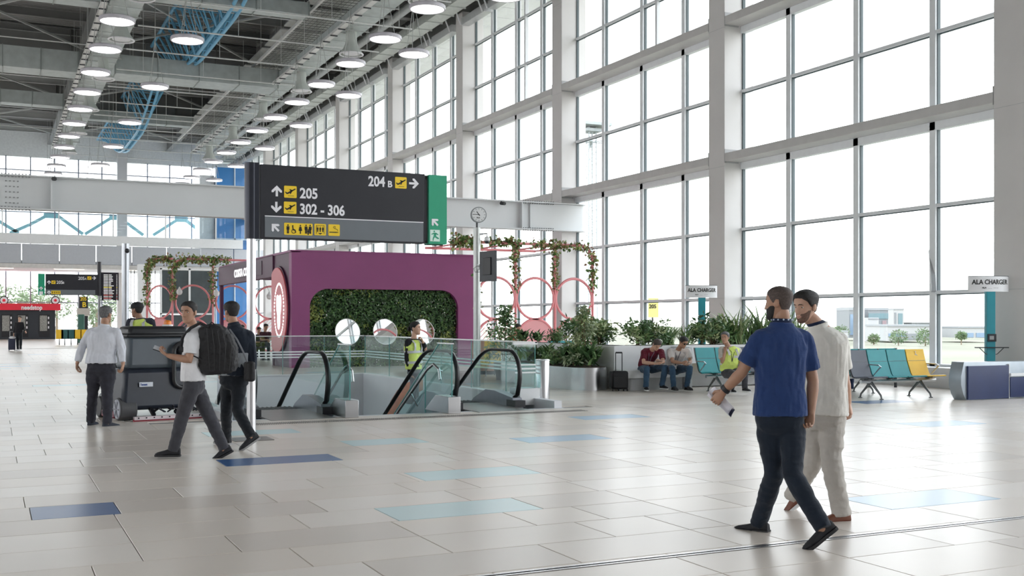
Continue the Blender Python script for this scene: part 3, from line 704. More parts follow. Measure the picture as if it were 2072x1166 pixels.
wm.build('lettering', M_wht, t, smooth=0, kind='stuff', label='white numbers and arrows'); ym.build('pictogram_tile', M_yel, t, smooth=0, kind='stuff', label='yellow pictogram tiles'); im.build('pictogram', M_ink, t, smooth=0, kind='stuff')
wg.build('exit_symbol_ground', mat('print_mint', (0.72, 0.92, 0.84), 0.5, var=0), t, smooth=0); gm.build('exit_figure', M_grn, t, smooth=0, label='green running figure')

# far direction sign with departures board
fwS = 51.7
def sp(px, py, Y): 
    u = (px - 1036) / F; k_ = Y / (CS - SN * u); return Vector(((SN + CS * u) * k_, Y, H - (py - HY) / F * k_))
Y2 = sp(200, 600, 1).y; Y2 = 55.8
A0 = sp(92, 597, Y2); A1 = sp(197, 556, Y2); pp = sp(201, 600, Y2)
t = thing('direction_sign', 'far charcoal direction sign reading 205B and 205A, green panel at its left end', 'sign', (pp.x, Y2, 0))
mb = MB(); mb.tube([(pp.x, Y2, 0), (pp.x, Y2, 2.8)], 0.07, n=12); mb.build('post', mat('post_grey', (0.30, 0.31, 0.33), 0.4, metal=0.5), t)
zt, zb = A1.z, A0.z
mb = MB(); mb.tube([(pp.x, Y2, zb - 0.02), (pp.x, Y2, zt + 0.62)], 0.09, n=12); mb.build('post_sleeve', M_sign, t)
mb = MB(); mb.bb(A0.x, A1.x + 0.02, Y2 - 0.07, Y2 + 0.07, zb, zt); mb.build('panel', M_sign, t)
mb = MB(); mb.bb(A0.x + 0.03, A1.x - 0.1, Y2 - 0.08, Y2 - 0.07, zb + 0.02, zb + 0.25); mb.build('lower_band', M_signg, t)
g0 = sp(77, 580, Y2); g1 = sp(90.5, 580, Y2)
mb = MB(); mb.bb(g0.x, g1.x, Y2 - 0.08, Y2 + 0.08, zb, zt); mb.build('exit_panel', M_grn, t, label='green exit panel')
wm = MB(); ym = MB(); im = MB(); Of = Vector((0, Y2 - 0.081, 0)); dd = Vector((0, -0.006, 0))
for s_, px, py, sz in (('205', 114, 574.5, 0.21), ('B', 126.5, 574.5, 0.14), ('205', 158, 566.5, 0.21), ('A', 171, 566.5, 0.14)):
    q = sp(px, py, Y2); text_mb(wm, s_, (q.x, Y2 - 0.081, q.z), XA, ZA, sz, dd, bold=0.015, wscale=0.9)
for px, py, an in ((99, 571.5, 0), (190, 563, -90), (99, 592, 0), (83, 584, 0)):
    q = sp(px, py, Y2); arrow(wm, q.x, q.z, 0.17, an, Of, XA, ZA, dd)
for px, py, wd in ((108, 571.5, 0.09), (180.5, 563, 0.09), (113, 592, 0.2)):
    q = sp(px, py, Y2); ym.prism(rrect(q.x - wd, q.x + wd, q.z - 0.08, q.z + 0.08, 0.015), Of, XA, ZA, dd)
    if wd < 0.1: plane_icon(im, q.x, q.z, 0.16, Of + dd, XA, ZA, (0, -0.003, 0))
    else:
        for k in range(4): man(im, q.x - 0.14 + k * 0.09, q.z - 0.06, 0.12, Of + dd, XA, ZA, (0, -0.003, 0), k == 2)
q = sp(83, 593, Y2); wm.prism(rrect(q.x - 0.08, q.x + 0.08, q.z - 0.07, q.z + 0.07, 0.01), Of, XA, ZA, dd)
wm.build('lettering', M_wht, t, smooth=0, kind='stuff'); ym.build('pictogram_tile', M_yel, t, smooth=0, kind='stuff'); im.build('pictogram', M_ink, t, smooth=0, kind='stuff')
B0 = sp(205, 608, Y2); B1 = sp(240, 552, Y2)
t = thing('departures_board', 'black departures board with rows of text beside the far direction sign', 'screen', (B0.x, Y2, B0.z))
mb = MB(); mb.bb(B0.x, B1.x, Y2 - 0.05, Y2 + 0.05, B0.z, B1.z); mb.build('screen', mat('screen_black', (0.015, 0.012, 0.02), 0.3, var=0), t)
mb = MB(); mb.bb(B0.x - 0.12, B0.x + 0.02, Y2 - 0.03, Y2 + 0.03, B0.z + 0.5, B0.z + 0.58); mb.build('bracket', M_black, t)
cols_ = [mat('text_row_white', (1, 1, 1), 0.5, var=0, emit=(0.8, 0.78, 0.75), estr=0.3), mat('text_row_yellow', (1, .8, .2), 0.5, var=0, emit=(0.9, 0.8, 0.3), estr=0.5), mat('text_row_red', (0.8, .2, .2), 0.5, var=0, emit=(0.5, 0.25, 0.22), estr=0.35)]
mb = MB(); random.seed(3)
for r_ in range(17):
    zz = B1.z - 0.1 - r_ * 0.075; mb.mi = 1 if r_ == 8 else (2 if r_ in (13, 15) else 0)
    for a_, b_ in ((0.10, 0.30), (0.33, 0.33 + random.uniform(0.1, 0.25)), (0.68, 0.72)): mb.bb(B0.x + a_, B0.x + b_ * 1.0, Y2 - 0.056, Y2 - 0.05, zz - 0.035, zz)
mb.build('text_row', cols_, t, smooth=0, kind='stuff')

# gate pillar 205 B, camera pole, flowers kiosk
t = thing('gate_pillar', 'dark gate pillar marked 205 B in yellow letters', 'pillar', sp(169, 690, 84.0).to_tuple()[:2] + (0,))
q0 = sp(160, 600, 84.0); q1 = sp(178, 660, 84.0); z0 = q0.z
mb = MB(); mb.bb(q0.x, q1.x, 84.0, 84.5, 0.0, z0); mb.build('body', M_sign, t, bevel=0.01)
mb = MB(); text_mb(mb, 'B', (q0.x + 0.2, 83.98, z0 - 0.75), XA, ZA, 0.5, (0, -0.01, 0), bold=0.02); text_mb(mb, '205', (q0.x + 0.07, 83.98, z0 - 0.3), XA, ZA, 0.36, (0, -0.01, 0), bold=0.02, wscale=0.8); mb.build('lettering', M_yel, t, smooth=0, kind='stuff')
mb = MB(); mb.bb(q0.x - 0.12, q1.x + 0.12, 83.9, 84.6, z0 - 1.4, z0 - 0.85); mb.build('information_panel', mat('panel_beige', (0.55, 0.50, 0.45), 0.5), t)
t = thing('flower_box', 'small green post box shaped stand beside the gate pillar', 'stand', sp(164, 690, 82.5).to_tuple()[:2] + (0,))
q = sp(164, 650, 82.5); mb = MB(); mb.bb(q.x - 0.22, q.x + 0.22, 82.3, 82.7, 0, 2.0); mb.build('body', mat('stand_green', (0.05, 0.14, 0.11), 0.4), t, bevel=0.05)
pc = V(254, 780, 20.7)
t = thing('camera_pole', 'grey steel pole with a small camera on top behind the floor scrubber', 'pole', (pc.x, pc.y, 0))
mb = MB(); mb.tube([(pc.x, pc.y, 0), (pc.x, pc.y, 3.0)], 0.068, n=20); mb.build('pole', mat('pole_grey', (0.42, 0.44, 0.47), 0.3, metal=0.7), t)
mb = MB(); mb.sphere((pc.x + 0.02, pc.y - 0.08, 2.86), 0.045); mb.build('camera', M_black, t)

# ================================================================== snack kiosk (far left)
KY = 100.2
k0 = sp(-60, 618, KY); k1 = sp(112, 618, KY); r1 = sp(122, 618, KY)
t = thing('vending_kiosk', 'dark vending kiosk under a long red fascia at the far end', 'kiosk', (1.5, KY, 0))
mb = MB(); mb.bb(k0.x, k1.x, KY, KY + 2.0, 0, 2.55); mb.build('body', mat('kiosk_dark', (0.03, 0.035, 0.045), 0.4), t)
mb = MB(); mb.bb(k0.x - 0.2, r1.x, KY - 0.35, KY + 2.2, 2.45, 3.0); mb.build('fascia', mat('kiosk_red', (0.80, 0.03, 0.06), 0.4, var=0.03), t, label='red fascia')
mb = MB(); text_mb(mb, 'needstop', (sp(43, 626, KY - 0.36).x, KY - 0.36, sp(43, 626.5, KY - 0.36).z), XA, ZA, 0.52, (0, -0.02, 0), bold=0.03, wscale=0.83); mb.build('lettering', M_wht, t, smooth=0, kind='stuff')
for px in (14, 46, 90):
    q = sp(px, 650, KY)
    mb = MB(); mb.bb(q.x - 0.42, q.x + 0.42, KY - 0.05, KY, 0.2, 2.1); f = mb.build('vending_machine', M_black, t)
    mb = MB(); mb.bb(q.x - 0.36, q.x + 0.2, KY - 0.06, KY - 0.05, 0.7, 2.0); mb.build('window', mat('machine_window', (0.3, 0.3, 0.28), 0.2, var=0.5, scale=20), f)
    mb = MB()
    for k in range(3): mb.bb(q.x + 0.27, q.x + 0.36, KY - 0.07, KY - 0.05, 0.9 + k * 0.4, 1.1 + k * 0.4)
    mb.build('keypad', M_wht, f)
for px in (8, 112):
    q = sp(px, 608, KY); f = MB(); f.cyl((q.x, KY - 0.05, q.z), (q.x, KY + 0.1, q.z), 0.36, n=24); s2 = f.build('round_sign', M_black, t)
    f = MB(); f.cyl((q.x, KY - 0.08, q.z), (q.x, KY - 0.05, q.z), 0.28, n=24); f.build('sign_face', M_wht, s2); f = MB(); f.cyl((q.x, KY - 0.10, q.z), (q.x, KY - 0.08, q.z), 0.12, n=16); f.build('sign_dot', mat('kiosk_red', (0.80, 0.03, 0.06), 0.4), s2)
    f = MB(); f.tube([(q.x, KY + 0.02, 3.0), (q.x, KY + 0.02, q.z - 0.3)], 0.03, n=6); f.build('sign_stem', M_black, s2)

# ================================================================== blue lift tower, tinted doors
M_bluep = mat('tower_blue', (0.04, 0.22, 0.55), 0.25, var=0.08, scale=0.5, coat=0.4)
tx0, tx1 = sp(437, 400, 95.2).x, sp(512, 400, 95.2).x
t = thing('lift_tower', 'bright blue lift tower standing beyond the white beam', 'tower', ((tx0 + tx1) / 2, 96.5, 0))
mb = MB(); mb.bb(tx0, tx1, 95.2, 98, 0, 14.8); mb.build('shaft', M_bluep, t)
mb = MB()
for zz in (0, 8.5, 10.8, 12.4, 14.7): mb.bb(tx0 - 0.05, tx1 + 0.05, 95.1, 95.2, zz, zz + 0.14)
for xx in (tx0, (tx0 + tx1) / 2, tx1): mb.bb(xx - 0.06, xx + 0.06, 95.1, 95.2, 0, 14.8)
mb.build('frame', mat('frame_pale_blue', (0.55, 0.66, 0.78), 0.4), t, smooth=0)
mb = MB(); mb.bb(tx0 - 1.3, tx0 - 0.1, 95.5, 98, 0, 14.0); mb.build('side_shaft', mat('side_shaft_grey', (0.70, 0.73, 0.76), 0.3), t)
dx = [sp(p, 600, 84).x for p in (325, 383, 432)]
t = thing('tinted_door_screen', 'dark tinted glass screen with white frame behind the left pergola', 'screen', (dx[0], 84, 0))
M_tint = mat('tinted_panel', (0.045, 0.06, 0.065), 0.12, var=0.2, scale=1.0, coat=0.3)
for a_, b_ in ((dx[0], dx[1]), (dx[1], dx[2])):
    for z0, z1 in ((0.05, 2.0), (2.1, 5.3)):
        mb = MB(); mb.bb(a_ + 0.1, b_ - 0.05, 84, 84.05, z0, z1); mb.build('panel', M_tint, t)
mb = MB()
for x in dx: mb.bb(x - 0.06, x + 0.08, 83.9, 84.1, 0, 5.5)
for z in (0, 2.02, 5.35): mb.bb(dx[0] - 0.05, dx[2] + 0.05, 83.9, 84.1, z, z + 0.1)
mb.build('frame', M_white, t, smooth=0)
mb = MB(); mb.bb(dx[0] - 1.6, dx[0] - 0.7, 83.9, 84.5, 0, 5.7); mb.build('pier', M_white, t)
t = thing('stair_rail_screen', 'dark slatted stair screen in front of the far glazing', 'screen', (sp(285, 600, 92).x, 92, 0))
for k in range(9):
    q = sp(258 + k * 7, 620, 92); mb = MB(); mb.tube([(q.x, 92, 0), (q.x, 92, 5.6)], 0.035, n=5); mb.build('bar', M_dark, t)

# ================================================================== outside: ground, buildings, trees, mast
mb = MB(); mb.bb(23, 900, -60, 1000, -5.4, -5.0)
go = struct(mb.build('ground_apron', mat('dry_grass', (0.18, 0.175, 0.125), 0.9, var=0.22, scale=0.02, coord='Object'))); 
mb = MB(); mb.bb(-250, 23, 106, 700, -0.6, -0.5); struct(mb.build('ground_forecourt', mat('forecourt', (0.20, 0.20, 0.19), 0.9, var=0.1, scale=0.1)))
def bld(name, label, px0, px1, ytop, ybot, fw, depth, m, wins=None, roof=None):
    a = V(px0, ybot, fw); b = V(px1, ytop, fw); cx = (a + b) / 2; r = cv(1, 0); f_ = cv(0, 1)
    t = thing(name, label, 'building', (cx.x, cx.y, a.z)); w = (b - a).dot(r); h = b.z - a.z
    M3 = Matrix((r, f_, ZA)).transposed()
    mb = MB(); mb.box((cx.x + f_.x * depth / 2, cx.y + f_.y * depth / 2, a.z + h / 2), (w, depth, h), M=M3); mb.build('wall', m, t)
    if roof:
        mb = MB(); mb.box((cx.x + f_.x * depth / 2, cx.y + f_.y * depth / 2, a.z + h + roof / 2), (w * 1.03, depth * 1.03, roof), M=M3); mb.build('roof', mat('far_roof', (0.26, 0.27, 0.28), 0.7), t)
    for (u0, u1, v0, v1, mm) in wins or []:
        mb = MB(); c0 = cx + r * (w * ((u0 + u1) / 2 - 0.5)) - f_ * 0.1; mb.box((c0.x, c0.y, a.z + h * (v0 + v1) / 2), (w * (u1 - u0), 0.3, h * (v1 - v0)), M=M3); mb.build('window', mm, t)
    return t
M_fb = mat('far_wall_white', (0.36, 0.36, 0.36), 0.8); M_fg = mat('far_wall_grey', (0.20, 0.21, 0.22), 0.8); M_fw = mat('far_window_blue', (0.17, 0.24, 0.33), 0.3); M_ft = mat('far_teal', (0.13, 0.20, 0.22), 0.7); M_fr = mat('far_pink', (0.28, 0.20, 0.21), 0.8)
bld('hangar_block', 'grey-topped airport block with a blue glazed flank, seen through the window', 1718, 1738, 628, 684, 360, 14, M_fg, [(0.1, 0.45, 0.1, 0.85, M_fw), (0.55, 0.9, 0.1, 0.85, M_fw)], 1.0)
bld('hangar_block', 'grey hangar front with a teal band behind the white tank', 1757, 1797, 628, 690, 362, 16, M_fg, [(0.0, 1.0, 0.72, 0.9, M_ft), (0.1, 0.5, 0.0, 0.65, M_fb), (0.7, 0.9, 0.05, 0.66, M_fr)], 0.8)
bld('storage_tank_block', 'white storage block in front of the grey hangar', 1756, 1778, 643, 692, 350, 8, M_fb, [(0.05, 0.95, 0.93, 0.97, M_fg)])
bld('office_tower', 'pale narrow tower block with two dark window strips', 1808, 1829, 627, 664, 420, 14, M_fb, [(0.08, 0.25, 0.05, 0.85, M_fg), (0.45, 0.85, 0.04, 0.8, M_ft)], 0.5)
bld('cargo_shed', 'long low white shed with a dark window strip beyond the bushes', 1796, 1886, 661, 690, 330, 20, M_fb, [(0.02, 0.4, 0.28, 0.52, M_fw), (0.42, 0.97, 0.1, 0.5, M_fg)], 0.6)
bld('cargo_shed', 'pale grey shed roof rising behind the long white shed', 1845, 1900, 654, 672, 420, 25, M_fg, [(0.02, 0.98, 0.1, 0.4, M_fb)], 0.3)
bld('terminal_shed', 'white shed with blue windows at the right, seen beside the charging post', 1940, 2010, 664, 684, 330, 20, M_fb, [(0.05, 0.42, 0.05, 0.5, M_fw), (0.5, 0.9, 0.05, 0.5, M_fw)], 0.5)
bld('terminal_shed', 'small white sheds at the left edge of the far buildings', 1680, 1716, 672, 690, 300, 12, M_fb, [(0.1, 0.9, 0.2, 0.5, M_fg)], 0.4)
def leaf_blob(mb, c, r, n, s, seed=0, squash=0.8, up=0.3):
    rd = random.Random(seed); c = Vector(c)
    for i in range(n):
        d = Vector((rd.gauss(0, 1), rd.gauss(0, 1), rd.gauss(0, 1))).normalized(); q = rd.uniform(0.35, 1.0) ** 0.5
        p = c + Vector((d.x * r * q, d.y * r * q, d.z * r * q * squash))
        a = Vector((rd.gauss(0, 1), rd.gauss(0, 1), rd.gauss(0, 0.6) + up)).normalized(); b = a.cross(Vector((rd.gauss(0, 1), rd.gauss(0, 1), rd.gauss(0, 1)))).normalized()
        l = s * rd.uniform(0.6, 1.3); w = l * rd.uniform(0.28, 0.42)
        mb.add([p, p + a * l * 0.5 + b * w * 0.5, p + a * l, p + a * l * 0.5 - b * w * 0.5], [(0, 1, 2, 3)])
M_fl = mat('far_foliage', (0.13, 0.19, 0.09), 0.8, var=0.35, scale=0.3)
for i, (px, py, fw, r) in enumerate(((1818, 682, 290, 2.3), (1872, 682, 285, 2.8), (1768, 686, 300, 1.5), (1945, 680, 300, 1.4), (1702, 672, 320, 2.2), (1690, 680, 278, 2.0))):
    c = V(px, py, fw); t = thing('bush', 'round green bush on the airfield, %s' % ['left of the pair before the white shed', 'right of the pair before the white shed', 'small one under the grey hangar', 'beside the charging post', 'tall one at the left', 'low one at the far left'][i], 'bush', (c.x, c.y, -5), 'bushes on the airfield')
    mb = MB(); leaf_blob(mb, c, r, 500, 0.7, i); mb.build('foliage', M_fl, t, smooth=0, kind='stuff')
    mb = MB(); mb.tube([(c.x, c.y, -5), (c.x, c.y, c.z)], 0.15, n=5); mb.build('trunk', mat('bark', (0.2, 0.15, 0.1), 0.8), t)
# trees beyond the end glazing
for i, (px, py, fw, r) in enumerate(((18, 612, 140, 2.8), (60, 618, 150, 2.2), (82, 612, 162, 3.4), (115, 622, 176, 2.8), (196, 625, 140, 2.6), (222, 622, 152, 3.0), (40, 630, 190, 3.2), (190, 655, 165, 2.8))):
    c = V(px, py, fw); t = thing('tree', 'pale green tree outside the end glazing, %s' % ['behind the left round kiosk sign', 'small one between the kiosk signs', 'broad one behind the kiosk', 'right of the kiosk', 'behind the far sign post', 'below the departures board', 'low behind the red fascia', 'low behind the gate pillar'][i], 'tree', (c.x, c.y, -0.5), 'trees beyond the end glazing')
    mb = MB(); leaf_blob(mb, c, r, 700, 0.55, i + 30); mb.build('foliage', mat('tree_foliage', (0.17, 0.22, 0.12), 0.8, var=0.3, scale=0.4), t, smooth=0, kind='stuff')
    mb = MB(); mb.tube([(c.x, c.y, -0.5), (c.x, c.y, c.z)], 0.2, n=5); mb.build('trunk', mat('bark', (0.2, 0.15, 0.1), 0.8), t)
c = V(1195, 650, 190)
t = thing('floodlight_mast', 'tall pale lattice floodlight mast outside the third window bay', 'mast', (c.x, c.y, -5)); top = V(1195, 258, 190).z
mb = MB()
M_mast = mat('mast_pale', (0.30, 0.33, 0.34), 0.6)
for sx_, sy_ in ((-1, -1), (1, -1), (1, 1), (-1, 1)): mb.tube([(c.x + sx_ * 0.9, c.y + sy_ * 0.9, -5), (c.x + sx_ * 0.7, c.y + sy_ * 0.7, top)], 0.12, n=5)
for k in range(20):
    z = -5 + k * (top + 5) / 20; z2 = z + (top + 5) / 20
    for a_, b_ in (((-1, -1), (1, -1)), ((1, -1), (1, 1)), ((1, 1), (-1, 1)), ((-1, 1), (-1, -1))):
        mb.tube([(c.x + a_[0] * 0.8, c.y + a_[1] * 0.8, z), (c.x + b_[0] * 0.8, c.y + b_[1] * 0.8, z2)], 0.06, n=4)
mb.build('lattice', M_mast, t, smooth=0, kind='stuff')
mb = MB(); mb.box((c.x, c.y, top + 0.3), (5.5, 5.5, 0.5)); mb.box((c.x, c.y, top - 0.6), (3, 3, 0.5)); mb.build('platform', M_mast, t)
for k in range(6):
    a = k * math.pi / 3; zz = V(1195, 288, 190).z
    mb = MB(); mb.box((c.x + 3 * math.cos(a), c.y + 3 * math.sin(a), zz), (1.2, 0.6, 0.8), rz=a); mb.bar((c.x, c.y, zz), (c.x + 3 * math.cos(a), c.y + 3 * math.sin(a), zz), 0.15); mb.build('floodlight', M_mast, t)
# slanted grey bar outside the glass; gate sign reflection built as a panel
a = V(1887, 506, 25.5); b = V(1892, 588, 25.5)
mb = MB(); mb.bar(V(1884, 506, 26), V(1889, 590, 25.7), 0.10, 0.12); tag(mb.build('slanted_bar', mat('bar_grey', (0.35, 0.36, 0.37), 0.5)), 'short slanted grey bar hanging outside the first window bay', 'bar')
a = V(1322, 623, 38.5)
t = thing('gate_sign_reflection', 'yellow gate sign 205 reflected in the second window bay, built as a panel', 'sign', (a.x, a.y, 0))
mb = MB(); mb.box((a.x, a.y, a.z), (0.36, 0.05, 0.68), rz=-0.3); mb.build('panel', mat('pale_yellow', (0.85, 0.80, 0.25), 0.5), t)
mb = MB(); Xd = Vector((math.cos(-0.3), math.sin(-0.3), 0)); text_mb(mb, '205', a - Xd * 0.16 + Vector((-0.02, -0.035, -0.02)), Xd, ZA, 0.2, (0, -0.006, 0), bold=0.02, wscale=0.9); mb.build('lettering', M_ink, t, smooth=0, kind='stuff')
mb = MB(); mb.tube([(a.x, a.y + 0.05, -5), (a.x, a.y + 0.05, a.z)], 0.03, n=6); mb.build('post', M_dark, t)
# outside bridge braces beyond the end glazing (pale teal steel)
M_tb = mat('teal_brace', (0.28, 0.55, 0.60), 0.5)
t = thing('braced_footbridge', 'pale teal braced steel frame outside the upper end glazing', 'footbridge', (6, 106, 8))
def eo(px, py): return sp(px, py, 106)
for a_, b_ in (((-40, 425), (38, 472)), ((60, 455), (103, 432)), ((110, 432), (168, 474)), ((172, 474), (230, 438)), ((238, 438), (290, 476)), ((310, 476), (362, 443)), ((372, 443), (420, 480)), ((20, 472), (60, 455))):
    mb = MB(); mb.bar(eo(*a_), eo(*b_), 0.28, 0.28); mb.build('brace', M_tb, t)
for px in (103, 235, 367):
    q = eo(px, 433 + px * 0.03); mb = MB(); mb.box(q, (1.2, 0.3, 0.5)); mb.build('node_plate', M_tb, t)
# ================================================================== escalator well
M_well = mat('well_wall_white', (0.72, 0.73, 0.76), 0.5, var=0.03, scale=1.0)
M_panel = mat('well_panel_grey', (0.50, 0.52, 0.56), 0.45, var=0.03)
for nm, a in (('trim_20', (VX0 - 0.15, VX0, VY0, VY1 + 0.15)), ('trim_21', (VX1, VX1 + 0.15, VY0, VY1 + 0.15)), ('trim_22', (VX0, VX1, VY1, VY1 + 0.15)), ('trim_23', (VX0 - 0.15, VX1 + 0.15, VY0 - 0.12, VY0))):
    mb = MB(); mb.bb(a[0], a[1], a[2], a[3], -5.0, 0.0 if nm == 'trim_23' else 0.12); struct(mb.build(nm, M_well))
mb = MB(); mb.bb(VX0 - 0.15, VX1 + 0.15, VY0 - 0.12, 34, -5.1, -5.0); struct(mb.build('floor_lower', M_tile2))
# coping / panel joints
for nm, x0, x1, y0, y1 in (('trim_24', VX0 - 0.18, VX0 + 0.03, VY0 + 0.9, VY1 + 0.18), ('trim_25', VX1 - 0.03, VX1 + 0.18, VY0 + 0.9, VY1 + 0.18), ('trim_26', VX0, VX1, VY1 - 0.03, VY1 + 0.18)):
    mb = MB(); mb.bb(x0, x1, y0, y1, 0.12, 0.145); struct(mb.build(nm, M_white))
# ---- glass guard round the well
g = thing('glass_guardrail', 'frameless glass guardrail with three white stripes around the escalator well', 'guardrail', (6.2, 28, 0.14))
def gpane(x0, y0, x1, y1, z0, z1, m=M_glg):
    mb = MB(); d = Vector((x1 - x0, y1 - y0, 0)); nrm = Vector((-d.y, d.x, 0)).normalized() * 0.007
    mb.add([(x0 - nrm.x, y0 - nrm.y, z0), (x1 - nrm.x, y1 - nrm.y, z0), (x1 - nrm.x, y1 - nrm.y, z1), (x0 - nrm.x, y0 - nrm.y, z1)], [(0, 1, 2, 3)])
    o = mb.build('pane', m, g, smooth=0)
    sb = MB(); e = nrm * 1.6
    for zz in (0.575, 0.645, 0.715): sb.add([(x0 - e.x, y0 - e.y, zz), (x1 - e.x, y1 - e.y, zz), (x1 - e.x, y1 - e.y, zz + 0.03), (x0 - e.x, y0 - e.y, zz + 0.03)], [(0, 1, 2, 3)])
    sb.build('stripe', mat('stripe_white', (0.85, 0.90, 0.90), 0.5, var=0), o, smooth=0)
M_edge = mat('glass_edge_green', (0.10, 0.32, 0.30), 0.2, var=0)
gx = VX1 + 0.07
ys = [17.95, 19.2, 20.9, 22.6, 24.3, 26.1, 28.07]
for a_, b_ in zip(ys[:-1], ys[1:]): gpane(gx, a_ + 0.01, gx, b_ - 0.01, 0.14, 1.13)
xs = [VX0 - 0.07, 4.4, 5.6, 6.8, 7.9, gx]
for a_, b_ in zip(xs[:-1], xs[1:]): gpane(a_ + 0.01, VY1 + 0.07, b_ - 0.01, VY1 + 0.07, 0.14, 1.13)
ys2 = [17.95, 20.5, 23.0, 25.5, 28.07]
for a_, b_ in zip(ys2[:-1], ys2[1:]): gpane(VX0 - 0.07, a_ + 0.01, VX0 - 0.07, b_ - 0.01, 0.14, 1.13)
gpane(gx - 0.42, 17.93, gx, 17.93, 0.3, 1.11, M_glg2)
mb = MB()
for y in ys: mb.bb(gx - 0.006, gx + 0.006, y - 0.006, y + 0.006, 0.14, 1.13)
for x in xs[1:-1]: mb.bb(x - 0.006, x + 0.006, VY1 + 0.064, VY1 + 0.076, 0.14, 1.13)
mb.build('pane_edges', M_edge, g, smooth=0, kind='stuff')
mb = MB(); mb.bar((gx, 17.9, 1.14), (gx, VY1 + 0.07, 1.14), 0.04, 0.025); mb.build('top_rail', M_steel, g)
mb = MB(); mb.bar((VX0 - 0.07, VY1 + 0.07, 1.14), (gx, VY1 + 0.07, 1.14), 0.04, 0.025); mb.build('top_rail', M_steel, g)
mb = MB(); mb.bar((VX0 - 0.07, 17.9, 1.14), (VX0 - 0.07, VY1 + 0.07, 1.14), 0.04, 0.025); mb.build('top_rail', M_steel, g)
mb = MB(); mb.bb(gx - 0.45, gx + 0.03, 17.9, 17.96, 1.10, 1.15); mb.build('end_cap', M_white, g)
mb = MB(); mb.bb(gx - 0.35, gx + 0.05, 17.85, 18.3, 0, 0.3); mb.build('plinth', M_white, g)
# ---- escalators
SL = math.tan(R(30.5))
def escalator(x0, x1, yf, label):
    t = thing('escalator', label, 'escalator', ((x0 + x1) / 2, yf, 0), 'pair of escalators going down away from the viewer')
    yb = yf + 1.15       # where the incline begins
    L = 8.2
    # handrails: loop in YZ plane
    for s_, x in ((-1, x0), (1, x1)):
        pts = []
        zt = 1.0; zc = 0.56; rr = 0.44
        pts += [(x, yf + 0.30, 0.13), (x, yf + 0.10, 0.22)]
        for k in range(9):
            a = R(200 - k * 13.5); pts.append((x, yf + 0.44 + rr * math.cos(a) * 1.0, zc + rr * math.sin(a)))
        pts += [(x, yf + 0.5, zt), (x, yb, zt)]
        for k in range(1, 6): 
            q = k / 5.0; pts.append((x, yb + 0.75 * q, zt - 0.75 * q * q * SL * 0.5))
        ye = yb + 0.75; ze = zt - 0.375 * SL
        pts.append((x, ye + L - 1, ze - (L - 1) * SL))
        mb = MB(); 
        fl = MB(); 
        rings = []
        P = [Vector(p) for p in pts]
        for i, p in enumerate(P):
            tg = (P[min(i + 1, len(P) - 1)] - P[max(i - 1, 0)]).normalized(); up = XA.cross(tg).normalized()
            rings.append([p + XA * (0.045 * math.cos(a)) + up * (0.028 * math.sin(a)) for a in [2 * math.pi * j / 10 for j in range(10)]])
        fl.loft(rings); fl.build('handrail', mat('handrail_rubber', (0.012, 0.012, 0.014), 0.35, var=0), t, smooth=50)
        # glass balustrade
        gb = MB(); gp_ = [(q[1], q[2] - 0.03) for q in pts[2:]]
        zb = [(yf + 0.02, 0.2)]
        poly = [(yf + 0.35, 0.16)] + gp_ + [(ye + L - 1, ze - (L - 1) * SL - 0.85), (yb + 0.5, 0.12)]
        gb.add([(x, p[0], p[1]) for p in poly], [tuple(range(len(poly)))])
        gb.build('glass_balustrade', glass('balustrade_glass', (0.86, 0.94, 0.95)), t, smooth=0)
        # inner deck + skirt
        dk = MB(); poly2 = [(yf + 0.05, 0.0), (yf + 0.12, 0.16), (yf + 0.9, 0.25), (yb + 0.15, 0.25), (yb + 0.7, 0.06), (yb + L, 0.06 - (L - 0.7) * SL), (yb + L, -0.75 - (L - 0.7) * SL), (yb + 0.6, -0.7), (yf + 0.3, -0.6), (yf + 0.05, -0.4)]
        dk.prism(poly2, (x - 0.09 if s_ > 0 else x - 0.09, 0, 0), YA, ZA, (0.18, 0, 0)); dk.build('deck_cladding', mat('deck_steel', (0.24, 0.25, 0.28), 0.3, metal=0.8, var=0.05), t, smooth=0)
        nb = MB(); nb.bb(x - 0.10, x + 0.10, yf - 0.02, yf + 0.35, 0.0, 0.12); nb.build('newel_base', M_black, t)
    # comb plate and steps
    mb = MB(); mb.bb(x0 + 0.09, x1 - 0.09, yf - 0.75, yb + 0.1, -0.02, 0.008); mb.build('comb_plate', mat('comb_steel', (0.34, 0.33, 0.32), 0.35, metal=0.7), t)
    sd = 0.4; n = 22
    for k in range(n):
        y_ = yb + 0.1 + k * sd; drop = 0.0 if k < 2 else (k - 1.3) * sd * SL
        mb = MB(); mb.bb(x0 + 0.12, x1 - 0.12, y_, y_ + sd, -0.12 - drop, -0.01 - drop)
        for j in range(12): mb.bb(x0 + 0.16 + j * 0.08, x0 + 0.18 + j * 0.08, y_, y_ + sd - 0.02, -0.01 - drop, 0.0 - drop)
        mb.build('step', mat('step_grey', (0.10, 0.10, 0.11), 0.5, metal=0.3), t, smooth=0)
    # truss body below
    mb = MB(); poly3 = [(yb, -0.3), (yb + L, -0.3 - (L - 0.7) * SL), (yb + L, -1.3 - (L - 0.7) * SL), (yb, -1.3)]
    mb.prism(poly3, (x0 - 0.1, 0, 0), YA, ZA, (x1 - x0 + 0.2, 0, 0)); mb.build('truss_cladding', mat('truss_cladding_grey', (0.42, 0.44, 0.47), 0.4, metal=0.4), t, smooth=0)
    return t
escalator(3.78, 4.98, 17.45, 'left-hand escalator going down, behind the sign post')
escalator(7.27, 8.47, 17.45, 'right-hand escalator going down, beside the steel litter bin')
